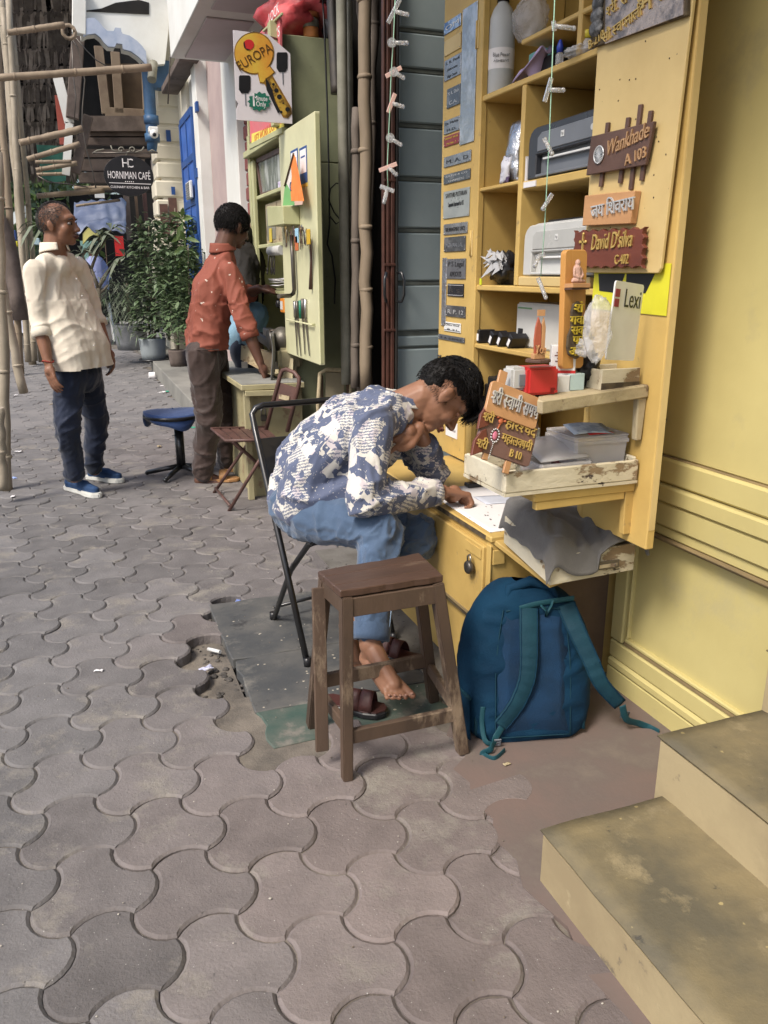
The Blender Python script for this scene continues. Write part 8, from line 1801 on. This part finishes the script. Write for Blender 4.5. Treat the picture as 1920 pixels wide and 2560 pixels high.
# hair: short faded sides, long thick top falling over the forehead
mb = MB(); mb.ell(HB @ V(-.014,0,.042), (.094,.078,.076), HB, 24, 18); mb.ell(HB @ V(.036,0,.066), (.058,.060,.040), HB, 20, 14); mb.ell(HB @ V(-.045,0,.02), (.068,.074,.080), HB, 20, 14)
blob('hair_cap', mb, m_hair, boy, .006, 3, lambda co, n: .004*noise.noise(co*70)+.003*noise.noise(co*35))
hair(HB, boy, m_hair, 4200, .017, lambda p: p.z > .035 - .25*max(0,-p.x-.02) or (p.z > -.01 and p.x < -.05), (.100,.083,.108), (-.004,0,.024), .0014, 'hair', 3, .7)
hair(HB, boy, m_hair, 2200, .009, lambda p: -.045 < p.z < .05 and p.x < .02, (.1005,.0805,.100), (-.012,0,.012), .0010, 'hair', 4)
mb = MB(); rr = random.Random(8)
for k in range(170):
    y = rr.uniform(-.055,.055); p0 = HB @ V(rr.uniform(.05,.085), y, rr.uniform(.075,.115)); mb.tube([p0, HB @ V(.118+rr.uniform(-.01,.012), y*1.05, .080+rr.uniform(-.01,.01)), HB @ V(.122+rr.uniform(-.014,.016), y*1.1+rr.uniform(-.01,.01), .030+rr.uniform(-.02,.015))], [.0024,.002,.0005], 4, caps=False)
mb.build('fringe', m_hair, boy)
# shirt
mb = MB()
sp = [V(.655,2.565,.555), V(.68,2.56,.66), V(.745,2.545,.745), V(.83,2.52,.805), V(.93,2.49,.845)]
for i,(a_,b_) in enumerate(zip(sp, sp[1:])):
    wv_ = (.106,.108,.116,.112,.10)[i:i+2]
    for s_ in (-1,1): o_ = V(-.0,-.062,.0)*s_*-1; mb.cap(a_+o_*-1, b_+o_*-1, wv_[0]*.80, wv_[1]*.80)
mb.cap(sp[-1], nk+V(-.03,0,-.01), .088,.068); mb.cap(nk+V(-.06,-.02,-.02), shR+V(-.005,0,-.01), .072,.062); mb.cap(nk+V(-.06,.02,-.02), shL+V(-.005,0,-.01), .072,.066)
mb.cap(shR+V(-.01,0,-.01), elR+V(-.002,0,.01), .068,.060); mb.cap(elR, elR.lerp(wrR,.45), .060,.052); mb.cap(elR.lerp(wrR,.45), elR.lerp(wrR,.86), .052,.044)
mb.cap(shL, elL, .064,.056); mb.cap(elL, elL.lerp(wrL,.45), .058,.052); mb.cap(elL.lerp(wrL,.4), elL.lerp(wrL,.62), .052,.046)
mb.cap(V(.66,2.50,.57), V(.80,2.44,.60), .086,.070); mb.cap(V(.80,2.5,.66), V(.90,2.47,.74), .09,.085); mb.ell((.665,2.57,.535), (.106,.138,.070))
def bfold(co, n): return fold(co, V(.5,-.2,.8) if co.z > .64 else V(.9,-.3,.1), 9, .013, .35)
blob('shirt', mb, m_print, boy, .0065, 5, bfold)
collar(boy, m_print, nk+V(-.005,0,.012), V(.9,0,-.3), V(.55,-.02,.8), .072, .030)
for (w_, e_, r_) in ((wrR, elR, .041), (wrL, elL, .045)):
    f_ = .88 if w_ is wrR else .64; d_ = (w_-e_).normalized(); c_ = e_.lerp(w_, f_); mb = MB().tube([c_-d_*.020, c_-d_*.008, c_+d_*.010, c_+d_*.011], [r_*1.08,r_*1.12,r_*1.10,r_*.80], 20, caps=False); mb.build('cuff', m_print, boy)
# jeans
mb = MB(); mb.ell(pel+V(.015,.0,-.012), (.108,.140,.098)); mb.cap(hipR, knR, .088,.074); mb.cap(hipL, knL, .088,.072); mb.cap(knR, knR.lerp(anR,.5), .074,.064); mb.cap(knR.lerp(anR,.5), knR.lerp(anR,.86), .068,.056); mb.cap(knL, knL.lerp(anL,.36), .078,.066); mb.cap(pel, V(.72,2.52,.52), .098,.09)
def jf(co, n):
    nearknee = math.exp(-((co-knR).length/.12)**2) + math.exp(-((co-knL).length/.12)**2) + .7*math.exp(-((co-V(.66,2.5,.5)).length/.13)**2)
    return fold(co, V(.3,.8,.3), 13, .006+.011*nearknee, .4)
blob('jeans', mb, m_denim, boy, .006, 4, jf)
d_ = (anR-knR).normalized(); c_ = knR.lerp(anR,.90); MB().tube([c_-d_*.03, c_+d_*.006, c_+d_*.022, c_+d_*.023], [.060,.060,.058,.045], 20, caps=False).build('hem', m_denim, boy)
MB().tube([knR.lerp(anR,.2+.12*k)+V(.035,-.068+.002*k,.0) for k in range(6)], .0016, 4).build('seam_stitch', mat('pale_stitch', (.28,.38,.52), rough=.8), boy)
# ---- standing men, built from measured joints
def man(t, J, skin, shirt, pants, HM, sw, pw, hands, hairf, folds, sleeve=.55, rolled=True, belly=0.0, hem_drop=.02):
    g = lambda k: J[k]
    mb = MB(); head(mb, HM, 1.2); mb.cap(HM @ V(-.02,0,-.05), g('nk'), .062, .066); mb.cap(g('nk'), g('nk').lerp(g('ch'),.6), .058,.05)
    for s in 'RL':
        mb.cap(g('nk')-V(0,0,.02), g('sh'+s)-V(0,0,.02), .036,.034); mb.cap(g('sh'+s)-V(0,0,.02), g('el'+s), .036,.036); mb.cap(g('el'+s), g('el'+s).lerp(g('wr'+s),.3), .041,.042); mb.cap(g('el'+s).lerp(g('wr'+s),.3), g('wr'+s), .042,.026)
        mb.cap(g('hp'+s), g('kn'+s), .07,.05); mb.cap(g('kn'+s), g('an'+s), .05,.038); mb.cap(g('ch'), g('hp'+s), .06,.06)
        d_, n_, sd, cu = hands[s]; hand(mb, g('wr'+s), d_, n_, sd, 1.05, cu)
    if J.get('bare'):
        for s in 'RL': foot(mb, g('an'+s), J['fd'+s], 1 if s == 'L' else -1, 1.0)
    blob('body', mb, skin, t, .0062, 3)
    mb = MB(); side = (g('shL')-g('shR')).normalized(); fw = J['fw']; pc_ = (g('hpR')+g('hpL'))/2
    A = [pc_-V(0,0,.09), pc_.lerp(g('ch'),.33), pc_.lerp(g('ch'),.7), g('ch'), g('ch').lerp(g('nk'),.55)]
    for i,(a_,b_) in enumerate(zip(A, A[1:])):
        for o_ in (-1,0,1): mb.cap(a_+side*sw[i]*.52*o_+fw*(belly*(1,.9,.4,0,0)[i]), b_+side*sw[i+1]*.52*o_+fw*(belly*(1,.9,.4,0,0)[i+1]), sw[i]*.80, sw[i+1]*.80)
    mb.cap(g('nk')-V(0,0,.05), g('nk')+V(0,0,-.005), .085,.064)
    for s in 'RL':
        mb.cap(g('nk')-V(0,0,.01), g('nk').lerp(g('sh'+s),.5)-V(0,0,.008), .056,.056); mb.cap(g('nk')-V(0,0,.045), g('sh'+s)-V(0,0,.012), .064,.052); mb.cap(g('sh'+s)-V(0,0,.012), g('el'+s), .060,.054); e_ = g('el'+s).lerp(g('wr'+s), .30 if rolled else .8); mb.cap(g('el'+s), e_, .054,.050)
    hz_ = J['hem']; blob('shirt', mb, shirt, t, .008, 6, folds, lambda c: c.z > hz_ + .012*noise.noise(c*6) or (c - pc_).length > .34)
    for s in 'RL':
        e_ = g('el'+s).lerp(g('wr'+s), .32); d_ = (g('wr'+s)-g('el'+s)).normalized(); MB().tube([e_-d_*.03, e_-d_*.015, e_+d_*.018, e_+d_*.02], [.053,.057,.056,.040], 20, caps=False).build('rolled_cuff', shirt, t)
    mb = MB(); mb.ell(pc_+V(0,0,-.02), (.12,.12,.11)) ; 
    for s in 'RL': mb.cap(g('hp'+s), g('kn'+s), pw[0], pw[1]); mb.cap(g('kn'+s), g('kn'+s).lerp(g('an'+s),.45), pw[1], pw[2]); mb.cap(g('kn'+s).lerp(g('an'+s),.45), g('an'+s)+V(0,0,.02), pw[2], pw[3]); mb.cap(pc_-V(0,0,.03), g('hp'+s)-V(0,0,.03), .11, pw[0])
    blob('trousers', mb, pants, t, .009, 4, lambda co, n: fold(co, V(.9,-.3,.35) if co.z < .62 else V(.5,.2,.9), 9, .013 if co.z < .6 else .009, .5))
    face_bits(HM, t, m_lipd, hairf)
# man in the ivory shirt
t1 = thing('person', 'standing man in an ivory shirt and navy jeans with greying cropped hair, looking right', 'person', (.03,5.1,0))
fw1 = V(.60,-.80,0); hf = V(.90,-.43,-.02).normalized(); hu = V(-.05,0,1)
H1 = frame(PY(146,560,5.05), hf, hu.cross(hf))
J1 = dict(fw=fw1, hem=PY(190,917,5.08).z, nk=PY(137,641,5.06), ch=PY(140,735,5.08), shR=PY(84,672,4.94), shL=PY(196,664,5.20), elR=PY(98,800,4.93), wrR=PY(120,905,4.86), elL=PY(232,778,5.26), wrL=PY(268,868,5.16),
          hpR=PY(178,925,5.00), hpL=PY(215,925,5.16), knR=PY(166,1052,4.96), knL=PY(240,1045,5.22), anR=PY(186,1192,5.03), anL=PY(236,1175,5.29))
man(t1, J1, m_skinm, m_shirtw, m_navy, H1, (.146,.152,.146,.138,.09), (.094,.076,.064,.056), dict(R=(V(.12,-.25,-1), V(.8,.5,0), 1, .30), L=(V(.25,-.15,-1), V(-.8,-.2,0), -1, .45)), m_hairg,
    lambda co, n: fold(co, V(.25,.1,1) if co.z > 1.15 else V(.9,-.3,.35), 6.0, .008, .32), belly=.068)
collar(t1, m_shirtw, J1['nk']+V(0,0,.022), fw1, V(.04,-.04,1), .072, .050, .8)
hair(H1, t1, m_hairg, 6000, .007, lambda p: p.z > -.035 + 1.6*max(0,p.x+.0) and p.x < .05 and not (p.z > .09 and p.x > -.03 and random.random() < .7), (.1065,.0855,.1010), (-.012,0,.018), .0014, 'hair', 5)
MB().tube([H1 @ V(.1,.022,-.054), H1 @ V(.106,0,-.050), H1 @ V(.1,-.022,-.054)], [.002,.0035,.002], 5).build('moustache', m_hairg, t1)
bt_ = MB(); 
def placket(a, b): p = J1['nk'].lerp((J1['hpR']+J1['hpL'])/2, .12+.86*b); return p + fw1*(.128+.045*math.sin(b*2.6)) + V(.80,.60,0)*(.012*(a-.5)*2)
for k in range(6): bt_.ell(Vector(placket(.5, k/6+.08))+fw1*.012, (.004,.004,.004), None, 6, 4)
bt_.build('buttons', m_plasticwhite, t1)['kind'] = 'stuff'
MB().tube([J1['wrR']+V(.030*math.cos(a*.6),.030*math.sin(a*.6),.004+.006*math.sin(a*1.2)) for a in range(12)], .004, 5).build('red_thread', mat('red_thread', (.30,.04,.03), rough=.8), t1)
def shoe(t, heel, toe, m, name='shoe'):
    d_ = (toe-heel); L_ = d_.length; M_ = frame(heel, d_, V(-d_.y,d_.x,0)); ol = [(0,-.030),(.02,-.040),(.5*L_,-.036),(.75*L_,-.050),(.92*L_,-.040),(L_,-.008),(L_*.98,.018),(.8*L_,.046),(.5*L_,.036),(.02,.038),(0,.028)]
    s_ = MB().prism(ol, M_, .032).build(name, m_sole, t, bevel=.006, seg=2)
    mb = MB(); mb.cap(M_ @ V(.045,0,.045), M_ @ V(.06,0,.095), .040,.040); mb.cap(M_ @ V(.045,0,.045), M_ @ V(L_*.55,0,.050), .038,.036); mb.cap(M_ @ V(L_*.5,0,.045), M_ @ V(L_*.85,.0,.040), .040,.028)
    blob('upper', mb, m, s_, .006, 3, lambda co, n: .0015*math.sin(co.z*260))
shoe(t1, GZ(170,1222), GZ(252,1246), m_shoe); shoe(t1, GZ(222,1196), GZ(310,1208), m_shoe)
# man in the rust shirt leaning to the kiosk desk
t2 = thing('person', 'man in a rust coloured sprigged shirt and brown trousers leaning towards the kiosk', 'person', (.72,5.15,0))
fw2 = V(.97,.22,0).normalized(); hf2 = V(.90,.38,-.35).normalized(); H2 = frame(PY(583,566,5.13), hf2, V(.2,.05,1).cross(hf2))
J2 = dict(fw=fw2, hem=PY(515,874,5.1).z, nk=PY(556,636,5.12), ch=PY(530,722,5.12), shR=PY(572,676,4.97), shL=PY(556,668,5.30), elR=PY(612,806,4.86), wrR=PY(650,905,4.80), elL=PY(610,740,5.36), wrL=PY(648,722,5.24),
          hpR=PY(505,885,5.02), hpL=PY(528,884,5.24), knR=PY(523,1035,5.02), knL=PY(560,1028,5.26), anR=PY(508,1185,5.10), anL=PY(572,1160,5.36), bare=True, fdR=(.97,-.25,-.12), fdL=(.97,-.1,-.12))
man(t2, J2, m_skind, m_rust, m_brownpants, H2, (.155,.146,.146,.146,.10), (.100,.086,.078,.072), dict(R=(V(.35,-.15,-.95), V(-.6,.5,-.5), -1, .35), L=(V(.95,-.1,-.1), V(0,0,-1), 1, .55)), m_hair,
    lambda co, n: fold(co, V(.9,.1,-.35) if co.z < 1.12 else V(.4,.1,.9), 6.5, .016, .35), belly=-.01)
collar(t2, m_rust, J2['nk']+V(0,0,.018), fw2, V(.2,0,1), .070, .046, .5)
mb = MB(); mb.ell(H2 @ V(-.022,0,.030), (.100,.084,.094), H2, 24, 16); mb.ell(H2 @ V(.03,0,.06), (.07,.068,.055), H2, 16, 12); blob('hair_cap', mb, m_hair, t2, .007, 2, lambda co, n: .003*noise.noise(co*60))
hair(H2, t2, m_hair, 2600, .016, lambda p: p.z > -.045 + .9*max(0,p.x), (.106,.088,.104), (-.016,0,.022), .0018, 'hair', 6)
for an_, dr_ in ((GZ(508,1204),V(.97,-.22,0)),(GZ(572,1178),V(.97,-.12,0))):
    M_ = frame(an_-dr_*.035, dr_, V(-dr_.y,dr_.x,0)); L_ = .27; ol = [(0,-.03),(.03,-.04),(.12,-.036),(.2,-.052),(.255,-.035),(L_,0),(.25,.036),(.2,.05),(.12,.038),(.03,.04),(0,.03)]
    s_ = MB().prism(ol, M_, .022).build('sandal', m_tan, t2, bevel=.004); MB().grid(lambda a,b: M_ @ V(.14+.05*b, .05-.10*a, .022+.055*math.sin(math.pi*a)**.6), 12, 3, th=.003).build('strap', m_tan, s_, recalc=True); MB().grid(lambda a,b: M_ @ V(.075+.02*b, .045-.09*a, .022+.07*math.sin(math.pi*a)**.6), 12, 2, th=.003).build('strap', m_tan, s_, recalc=True)
MB().tube([(J2['hpR']+V(-.11,-.02,.03)), (J2['hpR']+V(-.02,-.105,.035)), (J2['hpR']+V(.09,-.085,.03))], .003, 5).build('pocket_edge', m_brownpants, t2)
# key maker, almost hidden behind him
t3 = thing('person', 'key maker in a dark shirt and pale blue jeans seated behind the man in rust', 'person', (.98,5.7,0))
P3 = lambda u, v, Y=5.75: PY(u, v, Y)
mb = MB(); mb.ell(P3(600,600), (.09,.08,.11)); mb.cap(P3(600,620), P3(600,650), .05,.06); mb.cap(P3(600,665), P3(600,800), .15,.14); mb.cap(P3(608,665,5.6), P3(618,735,5.5), .05,.045); mb.cap(P3(618,735,5.5), P3(648,722,5.35), .042,.03); hand(mb, P3(650,721,5.33), V(.95,-.1,-.05), V(0,0,-1), 1, 1.0, .5); mb.cap(P3(600,820), P3(640,800,5.4), .08,.06); mb.cap(P3(640,800,5.4), P3(640,905,5.4), .055,.045)
blob('body', mb, m_skind, t3, .009, 3)
mb = MB(); mb.cap(P3(602,662), P3(600,790), .17,.16); mb.cap(P3(608,662,5.62), P3(616,725,5.5), .075,.07); blob('shirt', mb, m_black, t3, .012, 3, lambda co, n: fold(co, V(.3,0,1), 14, .01))
mb = MB(); mb.cap(P3(598,830), P3(636,790,5.42), .14,.095); mb.cap(P3(636,790,5.42), P3(622,850,5.42), .095,.085); mb.cap(P3(598,830), P3(612,846,5.5), .14,.12); blob('jeans', mb, m_denimpale, t3, .012, 3, lambda co, n: fold(co, V(.3,0,1), 16, .01))
mb = MB(); mb.cap(P3(618,880,5.45), P3(622,905,5.42), .12,.10); blob('dark_trousers', mb, m_navy, t3, .014, 2)
MB().ell(P3(599,590), (.10,.09,.10)).build('hair', m_hair, t3)
